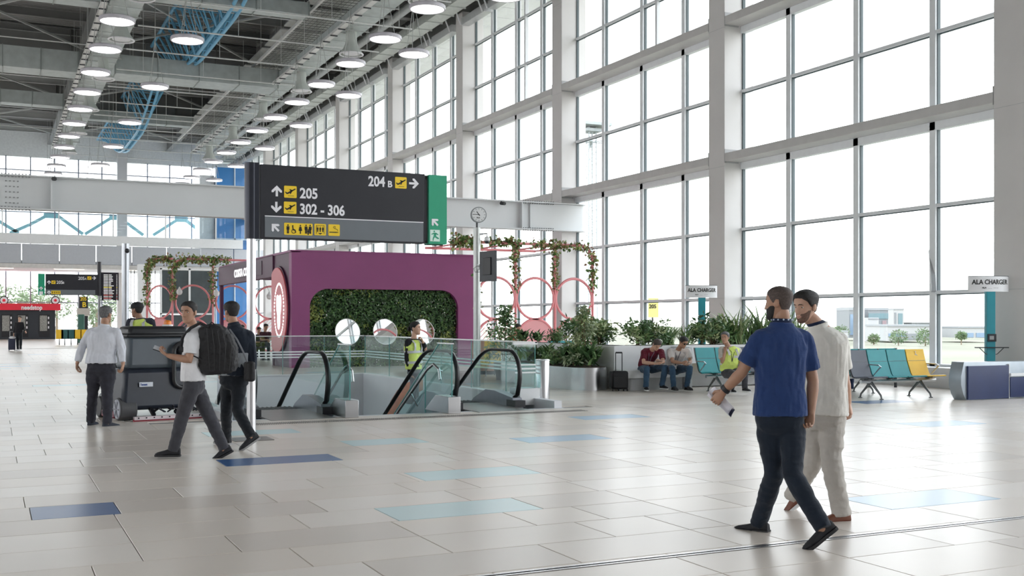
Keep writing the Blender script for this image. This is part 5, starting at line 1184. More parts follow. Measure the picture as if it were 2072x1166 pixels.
# ---- plants
def blade(mb, p, d, up, l, w, bend, segs=4):
    d = Vector(d).normalized(); up = Vector(up); side = d.cross(up)
    if side.length < 0.01: side = Vector((1, 0, 0))
    side.normalize(); P = []; q = Vector(p); dr = (up * 1.0 + d * 0.45).normalized()
    for i in range(segs + 1):
        f = i / segs; ww = w * (0.55 + 0.9 * f - 1.45 * f * f) if i < segs else 0.001
        P += [q - side * ww / 2, q + side * ww / 2]; q = q + dr * (l / segs); dr = (dr + d * bend * 0.3 - ZA * bend * 0.25 * f).normalized()
    mb.add(P, [(2 * i, 2 * i + 1, 2 * i + 3, 2 * i + 2) for i in range(segs)])
def plant(kind, loc, s, label, group, seed, mats):
    rd = random.Random(seed); L = Vector(loc)
    t = thing({'spiky': 'spiky_plant', 'bushy': 'bushy_plant', 'tree': 'potted_fig', 'aloe': 'snake_plant', 'broad': 'broad_leaf_plant'}[kind], label, 'plant', tuple(L), group)
    mb = MB()
    if kind == 'spiky':
        for i in range(70):
            a = rd.uniform(0, 2 * math.pi); mb.mi = rd.choice((0, 0, 1)); blade(mb, L + Vector((rd.gauss(0, .06), rd.gauss(0, .06), 0)) * s, (math.cos(a), math.sin(a), 0), (0, 0, rd.uniform(0.5, 1.6)), s * rd.uniform(0.5, 0.85), 0.045 * s, rd.uniform(0.3, 1.3), 5)
    elif kind == 'aloe':
        for i in range(11):
            a = rd.uniform(0, 2 * math.pi); mb.mi = rd.choice((0, 1)); blade(mb, L + Vector((math.cos(a), math.sin(a), 0)) * 0.05 * s, (math.cos(a), math.sin(a), 0), (0, 0, 2.4), s * rd.uniform(0.35, 0.6), 0.10 * s, 0.15, 4)
        for i in range(7):
            a = rd.uniform(0, 2 * math.pi); blade(mb, L, (math.cos(a), math.sin(a), 0), (0, 0, 0.5), s * 0.35, 0.06 * s, 0.5, 4)
    elif kind == 'bushy':
        for i in range(14):
            c = L + Vector((rd.gauss(0, .14), rd.gauss(0, .14), rd.uniform(0.08, 0.42))) * s; mb.mi = rd.choice((0, 1, 0, 2)); leaf_blob(mb, c, 0.16 * s, 60, 0.11 * s, rd.random(), 0.9)
    elif kind == 'broad':
        for i in range(60):
            a = rd.uniform(0, 2 * math.pi); mb.mi = rd.choice((0, 0, 1)); blade(mb, L + Vector((rd.gauss(0, .10), rd.gauss(0, .10), rd.uniform(0, 0.25))) * s, (math.cos(a), math.sin(a), 0), (0, 0, rd.uniform(0.3, 1.2)), s * rd.uniform(0.25, 0.45), 0.13 * s, rd.uniform(0.5, 1.4), 4)
    elif kind == 'tree':
        for i in range(16):
            f = i / 15.0; r = 0.34 * (1 - f) ** 0.7 + 0.05; 
            for k in range(3):
                c = L + Vector((rd.gauss(0, r * 0.5), rd.gauss(0, r * 0.5), 0.12 + f * 1.0)) * s; mb.mi = rd.choice((0, 1, 2)); leaf_blob(mb, c, 0.12 * s, 26, 0.10 * s, rd.random(), 0.9, -0.4)
    mb.build('foliage', mats, t, smooth=0, kind='stuff')
    mb = MB(); n = {'spiky': 3, 'aloe': 1, 'bushy': 5, 'broad': 4, 'tree': 2}[kind]
    for i in range(n): mb.tube([L + Vector((rd.gauss(0, .03), rd.gauss(0, .03), -0.02)), L + Vector((rd.gauss(0, .06), rd.gauss(0, .06), (0.9 if kind == 'tree' else 0.25) * s))], 0.012 * s, n=5)
    mb.build('stem', mat('stem_brown', (0.16, 0.12, 0.06), 0.8), t, kind='stuff')
    return t
PG, PD = [M_leaf, M_leaf3, M_leaf2], [M_leaf2, M_leaf, M_leaf2]
GT, GL = 'plants along the tall white planter', 'plants in the low steel planter'
k = 0
def on(px, z, y):  # X on plane Y
    return sp(px, 700, y).x
seq = [(1078, 'broad', 0.75, PD), (1150, 'broad', 0.8, PD), (1172, 'bushy', 0.9, PG), (1190, 'bushy', 0.95, PG)]
names_ = []
for i, (x, y, kind, s, m, lb) in enumerate((
    (12.95, 26.6, 'broad', 0.9, PD, 'dark broad-leaved plant at the far end of the tall planter, left of the pink disc'),
    (12.95, 25.6, 'broad', 0.8, PD, 'dark broad-leaved plant in the tall planter in front of the pink disc'),
    (12.95, 24.5, 'bushy', 0.8, PD, 'dark bushy plant in the tall planter behind the grey inset panel'),
    (12.95, 23.4, 'bushy', 1.0, PG, 'feathery green plant left of the potted fig in the tall planter'),
    (12.95, 22.4, 'bushy', 0.95, PG, 'feathery green plant behind the potted fig'),
    (13.5, 21.55, 'bushy', 0.85, PG, 'bushy green plant on the tall planter right of the potted fig'),
    (13.95, 21.55, 'bushy', 0.9, PG, 'bushy green plant on the tall planter above the black suitcase'),
    (14.35, 21.55, 'spiky', 0.75, PG, 'spiky plant behind the seated man in the maroon shirt'),
    (14.8, 21.55, 'spiky', 0.65, PG, 'spiky plant between the two seated men with phones'),
    (15.25, 21.55, 'bushy', 0.75, PG, 'low bushy plant behind the man in sunglasses'),
    (15.6, 21.55, 'bushy', 1.05, PG, 'tall light green bush left of the man in the yellow vest'),
    (15.95, 21.55, 'broad', 0.95, PD, 'variegated plant behind the teal chair'),
    (16.3, 21.55, 'spiky', 1.15, PG, 'tall spiky plant left of the vested man\'s head'),
    (16.75, 21.55, 'spiky', 1.0, PD, 'dark stemmed spiky plant above the vested man'),
    (17.15, 21.55, 'spiky', 1.25, PG, 'tall spiky plant right of the vested man, largest of them'),
    (17.6, 21.55, 'spiky', 1.2, PG, 'spiky plant at the right end beside the blue polo shirt'),
    (18.1, 21.55, 'spiky', 1.0, PG, 'spiky plant hidden mostly behind the man in the blue polo shirt'))):
    plant(kind, (x, y, 0.974), s * (0.85 if i < 3 else 1.25), lb, GT, 100 + i, m)
for i, (x, y, kind, s, m, lb) in enumerate((
    (12.05, 24.9, 'aloe', 0.9, PD, 'upright snake plant in the low steel planter behind the litter bin'),
    (12.05, 24.0, 'broad', 0.85, PD, 'dark low plant at the left of the steel planter'),
    (12.05, 23.2, 'broad', 0.9, PD, 'dark drooping plant, second in the steel planter'),
    (12.05, 22.5, 'bushy', 0.9, PG, 'light green plant in the middle of the steel planter'),
    (12.0, 21.9, 'broad', 0.95, PD, 'dark long-leaved plant left of the fig trunk'),
    (12.1, 21.35, 'broad', 0.9, PD, 'dark plant at the rounded end of the steel planter'))):
    plant(kind, (x, y, 0.51), s * 1.12, lb, GL, 200 + i, m)
plant('tree', (12.12, 21.65, 0.51), 1.15, 'tall weeping potted fig rising from the rounded end of the steel planter', GL, 300, [mat('fig_green', (0.10, 0.19, 0.06), 0.5, var=0.4, scale=9), M_leaf3, mat('fig_pale', (0.30, 0.36, 0.22), 0.5, var=0.3, scale=9)])
# tall plant in a pot seen behind the guard near the clock pole
c = V(1020, 700, 28.5); t = plant('tree', (c.x, c.y, 0.45), 1.25, 'leafy shrub with thin upright branches between clock pole and pink disc', 'plants beside the coffee kiosk', 301, [mat('fig_green', (0.10, 0.19, 0.06), 0.5), M_leaf, M_leaf2])
mb = MB(); mb.lathe([(0.2, 0), (0.28, 0.45), (0.25, 0.45), (0.24, 0.40), (0.01, 0.40), (0.01, 0)], (c.x, c.y, 0), 20, cap=False); o = mb.build('plant_pot', mat('pot_charcoal', (0.06, 0.06, 0.065), 0.5)); tag(o, 'charcoal plant pot under the leafy shrub by the clock pole', 'pot')

# ================================================================== airport seating
M_teal = mat('seat_teal', (0.03, 0.30, 0.33), 0.5, var=0.05, scale=5)
M_yseat = mat('seat_yellow', (0.86, 0.52, 0.03), 0.5, var=0.04, scale=5)
M_dseat = mat('seat_slate', (0.10, 0.11, 0.14), 0.5, var=0.05, scale=5)
M_leg = mat('seat_leg_grey', (0.14, 0.15, 0.155), 0.35, metal=0.5)
M_arm = mat('seat_arm_silver', (0.62, 0.64, 0.66), 0.3, metal=0.8)
def seat_row(x0, y, mats, label, group=None, arms=(0,), flip=False, legs=None, names=None, sign=None):
    """seats along +X, facing -Y (or +Y if flip); x0 left edge, y = backrest top line"""
    n = len(mats); t = thing('seat_row', label, 'seats', (x0 + n * 0.26, y, 0), group); s = -1 if not flip else 1; W_ = 0.52
    prof = [(0.0, 0.95), (0.06, 0.72), (0.16, 0.47), (0.20, 0.42), (0.26, 0.405), (0.42, 0.42), (0.56, 0.435), (0.62, 0.43)]
    for i, m in enumerate(mats):
        xa, xb = x0 + i * W_ + 0.012, x0 + (i + 1) * W_ - 0.012
        mb = MB(); th = 0.022
        top = [(y + s * p[0], p[1]) for p in prof[:4]]; 
        def strip(pr, nm, mm, par):
            mb = MB(); rings = []
            for j, (yy, zz) in enumerate(pr):
                a = pr[min(j + 1, len(pr) - 1)]; b = pr[max(j - 1, 0)]; tg = Vector((0, a[0] - b[0], a[1] - b[1])).normalized(); nn = XA.cross(tg)
                rings.append([Vector((xa, yy, zz)) + nn * th / 2, Vector((xb, yy, zz)) + nn * th / 2, Vector((xb, yy, zz)) - nn * th / 2, Vector((xa, yy, zz)) - nn * th / 2])
            mb.loft(rings); return mb.build(nm, mm, par, smooth=40, bevel=0.005)
        bk = strip([(y + s * p[0], p[1]) for p in prof[:4]], 'backrest', m, t)
        strip([(y + s * p[0], p[1]) for p in prof[3:]], 'seat_pan', m, t)
        mb = MB(); yy = y + s * 0.062; mb.bb(xa + 0.01, xb - 0.01, yy - 0.014, yy + 0.014, 0.715, 0.722); mb.build('panel_seam', M_leg, bk, smooth=0)
        mb = MB()
        for xx in (xa - 0.012, xb + 0.0): mb.tube([(xx, y + s * (p[0] - 0.012), p[1]) for p in prof[:5]], 0.011, n=6)
        mb.build('side_frame', M_leg, t, kind='stuff')
        if sign == i:
            mb = MB(); O = Vector((xa + 0.26, y + s * 0.02 - 0.016, 0.84)); mb.ring(O + Vector((0.0, -0.004, -0.03)), XA, ZA, 0.038, 0.006, 20, 4); mb.tube([O + Vector(q) for q in ((-0.01, -0.005, 0.045), (-0.008, -0.005, 0.0), (0.03, -0.005, -0.01), (0.045, -0.005, -0.06))], 0.007, n=5); mb.sphere(O + Vector((-0.014, -0.005, 0.062)), 0.011, 8, 6); mb.build('wheelchair_mark', M_wht, bk)
    mb = MB(); mb.tube([(x0 + 0.05, y + s * 0.36, 0.34), (x0 + n * W_ - 0.05, y + s * 0.36, 0.34)], 0.035, n=10); mb.build('beam', M_arm, t)
    for i in range(n):
        xx = x0 + (i + 0.5) * W_; mb = MB(); mb.bar((xx, y + s * 0.2, 0.40), (xx, y + s * 0.48, 0.40), 0.04, 0.03); mb.bar((xx, y + s * 0.36, 0.40), (xx, y + s * 0.36, 0.33), 0.06); mb.build('seat_bracket', M_leg, t)
    for lx_ in (legs if legs else (0.5, n - 0.5)):
        xx = x0 + lx_ * W_
        for q in (-1, 1):
            mb = MB(); mb.tube([(xx, y + s * 0.36, 0.33), (xx, y + s * 0.36 + q * 0.12, 0.22), (xx, y + s * 0.36 + q * 0.27, 0.08), (xx, y + s * 0.36 + q * 0.29, 0.012)], [0.035, 0.024, 0.018, 0.016], n=8); mb.cyl((xx, y + s * 0.36 + q * 0.29, 0.0), (xx, y + s * 0.36 + q * 0.29, 0.015), 0.04, n=12); mb.build('leg', M_leg, t)
    for ai in arms:
        xx = x0 + ai * W_; mb = MB(); mb.tube([(xx, y + s * 0.08, 0.66), (xx, y + s * 0.36, 0.655), (xx, y + s * 0.42, 0.63), (xx, y + s * 0.22, 0.45)], [0.012, 0.014, 0.016, 0.011], n=7); mb.build('armrest', M_arm, t)
    return t
rx = V(1868, 709, 22.1)
YB = 16.75
xr_ = sp(1868, 709, YB).x
seat_row(xr_ - 4 * 0.52, YB, [M_dseat, M_teal, M_teal, M_yseat], 'front seat row, grey, two teal and a yellow wheelchair seat', 'airport seat rows', arms=(1, 4), legs=(0.6, 3.1), sign=3)
seat_row(xr_ - 5 * 0.52, YB + 0.75, [M_teal, M_teal, M_teal, M_teal, M_teal], 'teal seat row facing the windows, back to back with the yellow wheelchair seat row', 'airport seat rows', arms=(5,), legs=(1.0, 3.9), flip=True)
XA0 = sp(1405, 705, 19.75).x
seat_row(XA0, 19.75, [M_teal, M_teal, M_dseat, M_yseat, M_teal], 'teal seat row with a yellow seat, right of the white bench', 'airport seat rows', arms=(0, 2), legs=(0.6, 4.0))
c = V(1785, 709, 25.5)
t = thing('luggage_barrier', 'low blue barrier rail seen behind the teal seats', 'barrier', (c.x, c.y, 0))
a = V(1758, 708, 25.2); b = V(1812, 707, 25.2)
mb = MB(); mb.bar(a, b, 0.05, 0.05); mb.build('rail', mat('rail_blue', (0.03, 0.10, 0.45), 0.4), t)
for q in (a, b): mb = MB(); mb.tube([(q.x, q.y, 0), (q.x, q.y, q.z + 0.03)], 0.035, n=8); mb.build('post', M_dark, t)

# far seats near the gate pillar
FY = 76.0
for i, (pxs, ms) in enumerate((((112, 165), [M_yseat, mat('seat_dark_green', (0.02, 0.10, 0.10), 0.5), mat('seat_dark_green', (0.02, 0.10, 0.10), 0.5), M_yseat, M_yseat]),)):
    t = thing('seat_row', 'distant seat row with dark green and yellow backs near the gate pillar', 'seats', (sp(112, 690, FY).x, FY, 0), 'airport seat rows')
    for j, px in enumerate((113, 124, 137, 150, 163, 176)):
        xx = sp(px, 690, FY).x; mm = [M_yseat, ms[1], ms[1], M_yseat, M_yseat, ms[1]][j]
        mb = MB(); mb.bb(xx, xx + 0.44, FY, FY + 0.05, 0.42, 0.98); mb.build('backrest', mm, t); mb = MB(); mb.bb(xx, xx + 0.44, FY - 0.0, FY + 0.5, 0.38, 0.43); mb.build('seat_pan', mm, t)
        mb = MB(); mb.bar((xx + .22, FY + 0.25, 0.38), (xx + 0.22, FY + 0.05, 0), 0.04); mb.bar((xx + .22, FY + 0.25, 0.38), (xx + 0.22, FY + 0.45, 0), 0.04); mb.build('leg', M_leg, t, kind='stuff')
# yellow and teal cafe chairs behind the guard
for i, (px, fw, m, lb) in enumerate(((992, 30.5, M_yseat, 'yellow lounge chair seen through the glass guardrail beside the clock pole'), (1118, 29.5, M_teal, 'teal lounge chair behind the tall white planter'), (1142, 29.8, M_teal, 'teal lounge chair behind the tall white planter, right one'))):
    c = V(px, 700, fw); t = thing('lounge_chair', lb, 'chair', (c.x, c.y, 0))
    mb = MB(); mb.bb(c.x - 0.3, c.x + 0.3, c.y - 0.3, c.y + 0.3, 0.36, 0.46); mb.build('seat', m, t, bevel=0.03); mb = MB(); mb.bb(c.x - 0.3, c.x + 0.3, c.y - 0.34, c.y - 0.24, 0.40, 1.0); mb.build('backrest', m, t, bevel=0.03)
    for q in ((-.25, -.25), (.25, -.25), (.25, .25), (-.25, .25)): mb = MB(); mb.tube([(c.x + q[0], c.y + q[1], 0), (c.x + q[0] * .9, c.y + q[1] * .9, 0.38)], 0.015, n=6); mb.build('leg', M_leg, t)
c = V(985, 690, 31.5); t = thing('round_tub_chair', 'rounded terracotta tub chair behind the slanted pink bars', 'chair', (c.x, c.y, 0))
mb = MB(); mb.lathe([(0.3, 0.1), (0.42, 0.3), (0.45, 0.8), (0.40, 0.98), (0.36, 0.8), (0.34, 0.45), (0.01, 0.42), (0.01, 0.1)], (c.x, c.y, 0), 24, cap=False); mb.build('shell', mat('tub_terracotta', (0.42, 0.20, 0.15), 0.6), t)
mb = MB(); mb.lathe([(0.25, 0), (0.25, 0.1), (0.02, 0.1), (0.02, 0)], (c.x, c.y, 0), 16); mb.build('foot', M_dark, t)

# ================================================================== navy bench at the right edge
M_navy = mat('bench_navy', (0.025, 0.04, 0.12), 0.4, var=0.1, scale=2)
M_silv = mat('bench_silver', (0.42, 0.47, 0.52), 0.3, metal=0.5, var=0.05)
Ys = 15.25; xs0 = sp(1957, 810, Ys).x; xs1 = sp(2040, 800, Ys).x
t = thing('info_bench', 'navy blue fronted bench block with a curved silver end at the right edge', 'bench', (xs0 + 0.8, Ys + 0.4, 0))
prof = [(xs0 + 2.6, 0.0), (xs0, 0.0), (xs0 - 0.08, 0.12), (xs0 - 0.14, 0.30), (xs0 - 0.14, 0.46), (xs0 - 0.09, 0.64), (xs0 - 0.06, 0.74), (xs0 + 2.6, 0.72)]
mb = MB(); mb.prism(prof, (0, Ys + 0.02, 0), XA, ZA, (0, 0.3, 0)); mb.build('silver_body', M_silv, t, smooth=50)
mb = MB(); mb.bb(xs0 + 0.01, xs1, Ys - 0.02, Ys + 0.02, 0.01, 0.66); mb.build('navy_front', M_navy, t, bevel=0.004)
mb = MB(); mb.bb(xs1, xs1 + 0.02, Ys - 0.02, Ys + 0.3, 0.0, 0.68); mb.bb(xs1 + 0.02, xs1 + 1.6, Ys - 0.05, Ys + 0.12, 0.44, 0.50); mb.build('white_ledge', M_white, t, smooth=0)
mb = MB(); mb.bb(xs1 + 0.02, xs1 + 0.5, Ys - 0.04, Ys + 0.02, 0.03, 0.42); mb.build('navy_niche', M_navy, t)

# ================================================================== charging posts
M_cp = mat('post_teal', (0.02, 0.27, 0.33), 0.4, var=0.04)
def charger(x, y, label, txt, with_shelf=True):
    t = thing('charging_post', label, 'post', (x, y, 0), 'teal phone charging posts')
    mb = MB(); mb.bb(x - 0.095, x + 0.095, y - 0.06, y + 0.06, 0, 2.2); mb.build('post', M_cp, t, bevel=0.012)
    # curved white header
    rings = []; mb = MB(); n = 14; w = 0.42
    fr = []; bk_ = []
    for k in range(n + 1):
        a_ = R(-60 + 120 * k / n); fr.append((x + w * math.sin(a_) / math.sin(R(60)), y + 0.06 - 0.26 * (math.cos(a_) - 0.5)))
    poly = fr + [(p[0], p[1] + 0.04) for p in reversed(fr)]
    mb.prism(poly, (0, 0, 2.15), XA, YA, (0, 0, 0.32)); mb.build('header', mat('header_white', (0.88, 0.88, 0.90), 0.4, var=0), t, smooth=50, label='white curved header')
    mb = MB(); mb.prism(poly, (0, 0, 2.47), XA, YA, (0, 0, 0.012)); mb.build('header_rim', M_dark, t, smooth=50)
    yf = y + 0.06 - 0.13 - 0.004
    def bent(mb2):
        v = []
        for p in mb2.v:
            u = (p[0] - x) / w; u = max(-1, min(1, u)); a_ = math.asin(u * math.sin(R(60))); yy = y + 0.06 - 0.26 * (math.cos(a_) - 0.5) - 0.004 + (p[1] - yf); v.append((p[0], yy, p[2]))
        mb2.v = v
    lm = MB(); text_mb(lm, txt, (x, yf, 2.305), XA, ZA, 0.14, (0, -0.003, 0), bold=0.02, align='CENTER', wscale=0.80); text_mb(lm, 'ALA   . . . .   - - - -', (x - 0.02, yf, 2.215), XA, ZA, 0.05, (0, -0.003, 0), bold=0.02, align='CENTER', wscale=0.9); bent(lm)
    lm.build('lettering', M_ink, t, smooth=0, kind='stuff')
    mb = MB(); mb.bb(x - 0.08, x + 0.10, y - 0.09, y - 0.06, 1.10, 1.26); s_ = mb.build('socket_box', M_black, t, bevel=0.006)
    mb = MB(); mb.bb(x - 0.045, x + 0.045, y - 0.094, y - 0.09, 1.14, 1.22); mb.build('socket_face', mat('socket_face', (0.35, 0.36, 0.36), 0.3), s_)
    if with_shelf:
        mb = MB(); mb.bb(x - 0.34, x + 0.34, y - 0.14, y - 0.04, 0.965, 0.985); mb.build('shelf', M_black, t)
        for q in (-1, 1): mb = MB(); mb.tube([(x + q * 0.25, y - 0.08, 0.965), (x + q * 0.12, y - 0.08, 0.84), (x + q * 0.09, y - 0.07, 0.83)], 0.008, n=6); mb.build('shelf_brace', M_black, t)
    t.rotation_euler.z = -YAW
    return t
c = V(2003, 700, 23.0); charger(c.x, c.y, 'teal charging post with white header and black shelf at the right', 'ALA CHARGER')
c = V(1420, 700, 29.0); charger(c.x, c.y, 'teal charging post behind the plants beside the second column', 'ALA CHARGER', False)

# ================================================================== suitcase, floor scrubber, far luggage
c = V(1254, 790, 23.9)
t = thing('black_suitcase', 'black wheeled suitcase with its handle pulled out beside the white bench', 'suitcase', (c.x, c.y, 0))
f_ = cv(0, -1); r_ = cv(1, 0); M3 = Matrix((r_, -f_, ZA)).transposed()
M_case = mat('case_black', (0.014, 0.014, 0.016), 0.7, var=0.2, bump=0.3, bscale=40)
mb = MB(); mb.box((c.x, c.y, 0.24), (0.36, 0.20, 0.40), M=M3); mb.build('body', M_case, t, bevel=0.045)
q = c - f_ * -0.11; mb = MB(); mb.box((c.x + f_.x * 0.11, c.y + f_.y * 0.11, 0.20), (0.30, 0.05, 0.26), M=M3); mb.build('front_pocket', M_case, t, bevel=0.02)
cb_ = c + r_ * -0.19; mb = MB(); mb.box((cb_.x, cb_.y, 0.25), (0.06, 0.22, 0.36), M=M3); mb.build('side_pocket', M_case, t, bevel=0.025)
a0, a1 = c + r_ * -0.09, c + r_ * 0.05
mb = MB(); mb.tube([(a0.x, a0.y, 0.44), (a0.x, a0.y, 0.84), (a1.x, a1.y, 0.84), (a1.x, a1.y, 0.44)], 0.011, n=6); mb.build('pull_handle', M_dark, t)
mb = MB(); mb.tube([(a0.x, a0.y, 0.84), (a1.x, a1.y, 0.84)], 0.018, n=8); mb.build('grip', M_black, t)
for q in (-0.15, -0.03, 0.08, 0.16): w_ = c + r_ * q; mb = MB(); mb.cyl(w_ + f_ * 0.05 + r_ * 0.012 + ZA * (0.03 - w_.z), w_ + f_ * 0.05 - r_ * 0.012 + ZA * (0.03 - w_.z), 0.03, n=10); mb.build('wheel', M_black, t)
# ---- ride-on floor scrubber
fwm = 16.5
t_c = V(312, 780, fwm); t = thing('floor_scrubber', 'dark blue-grey ride-on floor scrubber seen from behind with an orange beacon', 'machine', (t_c.x, t_c.y, 0))
r_ = cv(1, 0.0); b_ = cv(0, 1); 
ang = R(38); r_ = (r_ * math.cos(ang) + b_ * math.sin(ang)).normalized(); b_ = ZA.cross(r_)
M3 = Matrix((r_, b_, ZA)).transposed(); wg = V(268, 852, 16.74); C0 = Vector((wg.x, wg.y, 0)) + r_ * .42 + b_ * .5
M_sc1 = mat('scrubber_slate', (0.085, 0.105, 0.125), 0.38, var=0.05); M_sc2 = mat('scrubber_navy', (0.022, 0.028, 0.042), 0.35, var=0.08); M_sc3 = mat('scrubber_lid', (0.02, 0.021, 0.024), 0.4, var=0.05)
def rbox(nm, m, x0, x1, y0, y1, z0, z1, tx=0.0, ty=0.0, bev=0.04, seg=1, lab=None):
    """box tapering towards the top by tx,ty; local frame of the machine"""
    vs_ = []
    for z, e, g2 in ((z0, 0, 0), (z1, tx, ty)):
        for x, y in ((x0 + e, y0 + g2), (x1 - e, y0 + g2), (x1 - e, y1 - g2), (x0 + e, y1 - g2)): vs_.append(C0 + r_ * x + b_ * y + ZA * z)
    mb = MB(); mb.add(vs_, [(3, 2, 1, 0), (4, 5, 6, 7), (0, 1, 5, 4), (1, 2, 6, 5), (2, 3, 7, 6), (3, 0, 4, 7)]); o = mb.build(nm, m, t, bevel=bev, label=lab)
    return o
rbox('lower_body', M_sc2, -0.60, 0.56, -0.55, 0.15, 0.16, 0.80, 0.05, 0.03, 0.07)
rbox('tank', M_sc1, -0.50, 0.50, -0.52, 0.12, 0.79, 1.32, 0.03, 0.05, 0.07, lab='slate blue tank')
rbox('tank_lid', M_sc3, -0.49, 0.50, -0.50, 0.10, 1.31, 1.45, 0.05, 0.05, 0.05)
rbox('lid_rim', M_sc3, -0.51, 0.52, -0.53, 0.12, 1.28, 1.33, 0, 0, 0.02)
rbox('front_skirt', M_sc2, -0.62, -0.3, -0.2, 0.38, 0.10, 0.50, 0.04, 0.1, 0.06)
rbox('red_skirt', mat('skirt_maroon', (0.16, 0.015, 0.035), 0.4), -0.64, -0.42, -0.30, 0.3, 0.03, 0.14, 0, 0, 0.02, lab='maroon brush skirt')
mb = MB(); w0 = C0 + r_ * -0.50 + b_ * -0.40 + ZA * 0.18
for nm, rr_, th, m in (('wheel', 0.19, 0.10, mat('tyre_grey', (0.07, 0.07, 0.075), 0.6)), ('wheel_hub', 0.15, 0.115, mat('hub_plastic', (0.42, 0.44, 0.50), 0.35))):
    pass
ax = r_
mb = MB(); mb.cyl(w0 - ax * 0.12, w0 + ax * 0.14, 0.175, n=32); wh = mb.build('wheel', mat('tyre_grey', (0.07, 0.07, 0.075), 0.6), t, bevel=0.02)
wax = r_ * -1.0
mb = MB(); mb.cyl(w0 + wax * 0.02, w0 + wax * 0.135, 0.155, n=32); mb.build('wheel_hub', mat('hub_plastic', (0.42, 0.44, 0.50), 0.35), wh, bevel=0.02)
mb = MB()
for k in range(6): a_ = k * math.pi / 3; mb.bar(w0 + wax * 0.14, w0 + wax * 0.14 + (b_ * math.cos(a_) + ZA * math.sin(a_)) * 0.13, 0.02, 0.01, up=r_)
mb.build('hub_spokes', mat('hub_spoke_grey', (0.2, 0.21, 0.25), 0.4), wh, smooth=0, kind='stuff')  # spokes in a darker grey than the hub
# squeegee
sq = C0 + b_ * -0.68
mb = MB(); mb.bar(sq + r_ * -0.46 + ZA * 0.05, sq + r_ * 0.62 + ZA * 0.05, 0.07, 0.05); mb.build('squeegee_bar', mat('squeegee_alu', (0.55, 0.48, 0.50), 0.4, metal=0.5), t)
mb = MB(); mb.bar(sq + r_ * -0.47 + ZA * 0.018, sq + r_ * 0.63 + ZA * 0.018, 0.02, 0.036); mb.build('squeegee_blade', mat('blade_red', (0.30, 0.03, 0.05), 0.5), t)
mb = MB()
for k in range(9): mb.cyl(sq + r_ * (-0.4 + k * 0.12) + b_ * -0.035 + ZA * 0.055, sq + r_ * (-0.4 + k * 0.12) + b_ * -0.045 + ZA * 0.055, 0.012, n=6)
for x in (-0.15, 0.3): mb.bar(sq + r_ * x + ZA * 0.08, C0 + b_ * -0.45 + r_ * x + ZA * 0.22, 0.05)
for k in range(16): 
    q = C0 + b_ * -0.5 + r_ * random.uniform(-0.2, 0.5) + ZA * random.uniform(0.10, 0.3); mb.sphere(q, random.uniform(0.02, 0.05), 8, 6)
for k in range(6):
    q = C0 + b_ * -0.6 + r_ * random.uniform(-0.2, 0.5) + ZA * 0.12; mb.tube([q, q + r_ * 0.1 + ZA * 0.06, q + r_ * 0.2 + ZA * 0.0], 0.012, n=6)
mb.build('linkage', mat('linkage_black', (0.03, 0.03, 0.035), 0.25, metal=0.6), t, kind='stuff')
# hose loop
hb = C0 + b_ * -0.58
mb = MB(); mb.tube([hb + r_ * x + ZA * z for x, z in [(0.34 + 0.14 * math.cos(R(q_)), (1.06 if q_ < 181 else 0.62) + 0.13 * math.sin(R(q_))) for q_ in list(range(20, 181, 20)) + list(range(181, 361, 20))]], 0.035, n=10); mb.build('hose', mat('hose_black', (0.02, 0.02, 0.022), 0.35, var=0), t)
mb = MB(); mb.sphere(C0 + b_ * -0.53 + r_ * 0.37 + ZA * 1.09, (0.13, 0.08, 0.10)); mb.build('hose_cap', M_black, t)
mb = MB(); mb.box(tuple(C0 + b_ * -0.56 + r_ * -0.23 + ZA * 0.555), (0.21, 0.01, 0.07), M=M3); lb_ = mb.build('name_plate', mat('label_white', (0.72, 0.75, 0.82), 0.4), t)
mb = MB(); text_mb(mb, 'Tennant', C0 + b_ * -0.566 + r_ * -0.32 + ZA * 0.54, r_, ZA, 0.045, b_ * -0.003, bold=0.04, wscale=0.7); mb.build('lettering', mat('label_blue', (0.03, 0.08, 0.3), 0.4), lb_, smooth=0, kind='stuff')
mb = MB(); bc = C0 + b_ * -0.2 + r_ * 0.24 + ZA * 1.44; mb.lathe([(0.085, 0), (0.08, 0.035), (0.02, 0.04)], bc, 20); mb.build('beacon_base', M_white, t)
mb = MB(); mb.lathe([(0.062, 0.035), (0.058, 0.085), (0.03, 0.105), (0.005, 0.108)], bc, 20); mb.build('beacon', mat('beacon_orange', (0.9, 0.25, 0.02), 0.3), t, label='orange beacon')
mb = MB(); mb.cyl(C0 + r_ * -0.64 + b_ * 0.45 + ZA * 0.17, C0 + r_ * -0.50 + b_ * 0.45 + ZA * 0.17, 0.17, n=20); mb.build('front_wheel', M_black, t, bevel=0.02)
# steering column and seat in front of the tank
rbox('operator_console', M_sc3, -0.3, 0.35, 0.95, 1.12, 0.4, 1.05, 0.05, 0.03, 0.05)
rbox('footwell', M_sc2, -0.45, 0.45, 0.1, 1.15, 0.12, 0.35, 0.02, 0.02, 0.05)
rbox('driver_seat', M_sc3, -0.25, 0.25, 0.14, 0.48, 0.70, 0.80, 0.02, 0.02, 0.03)
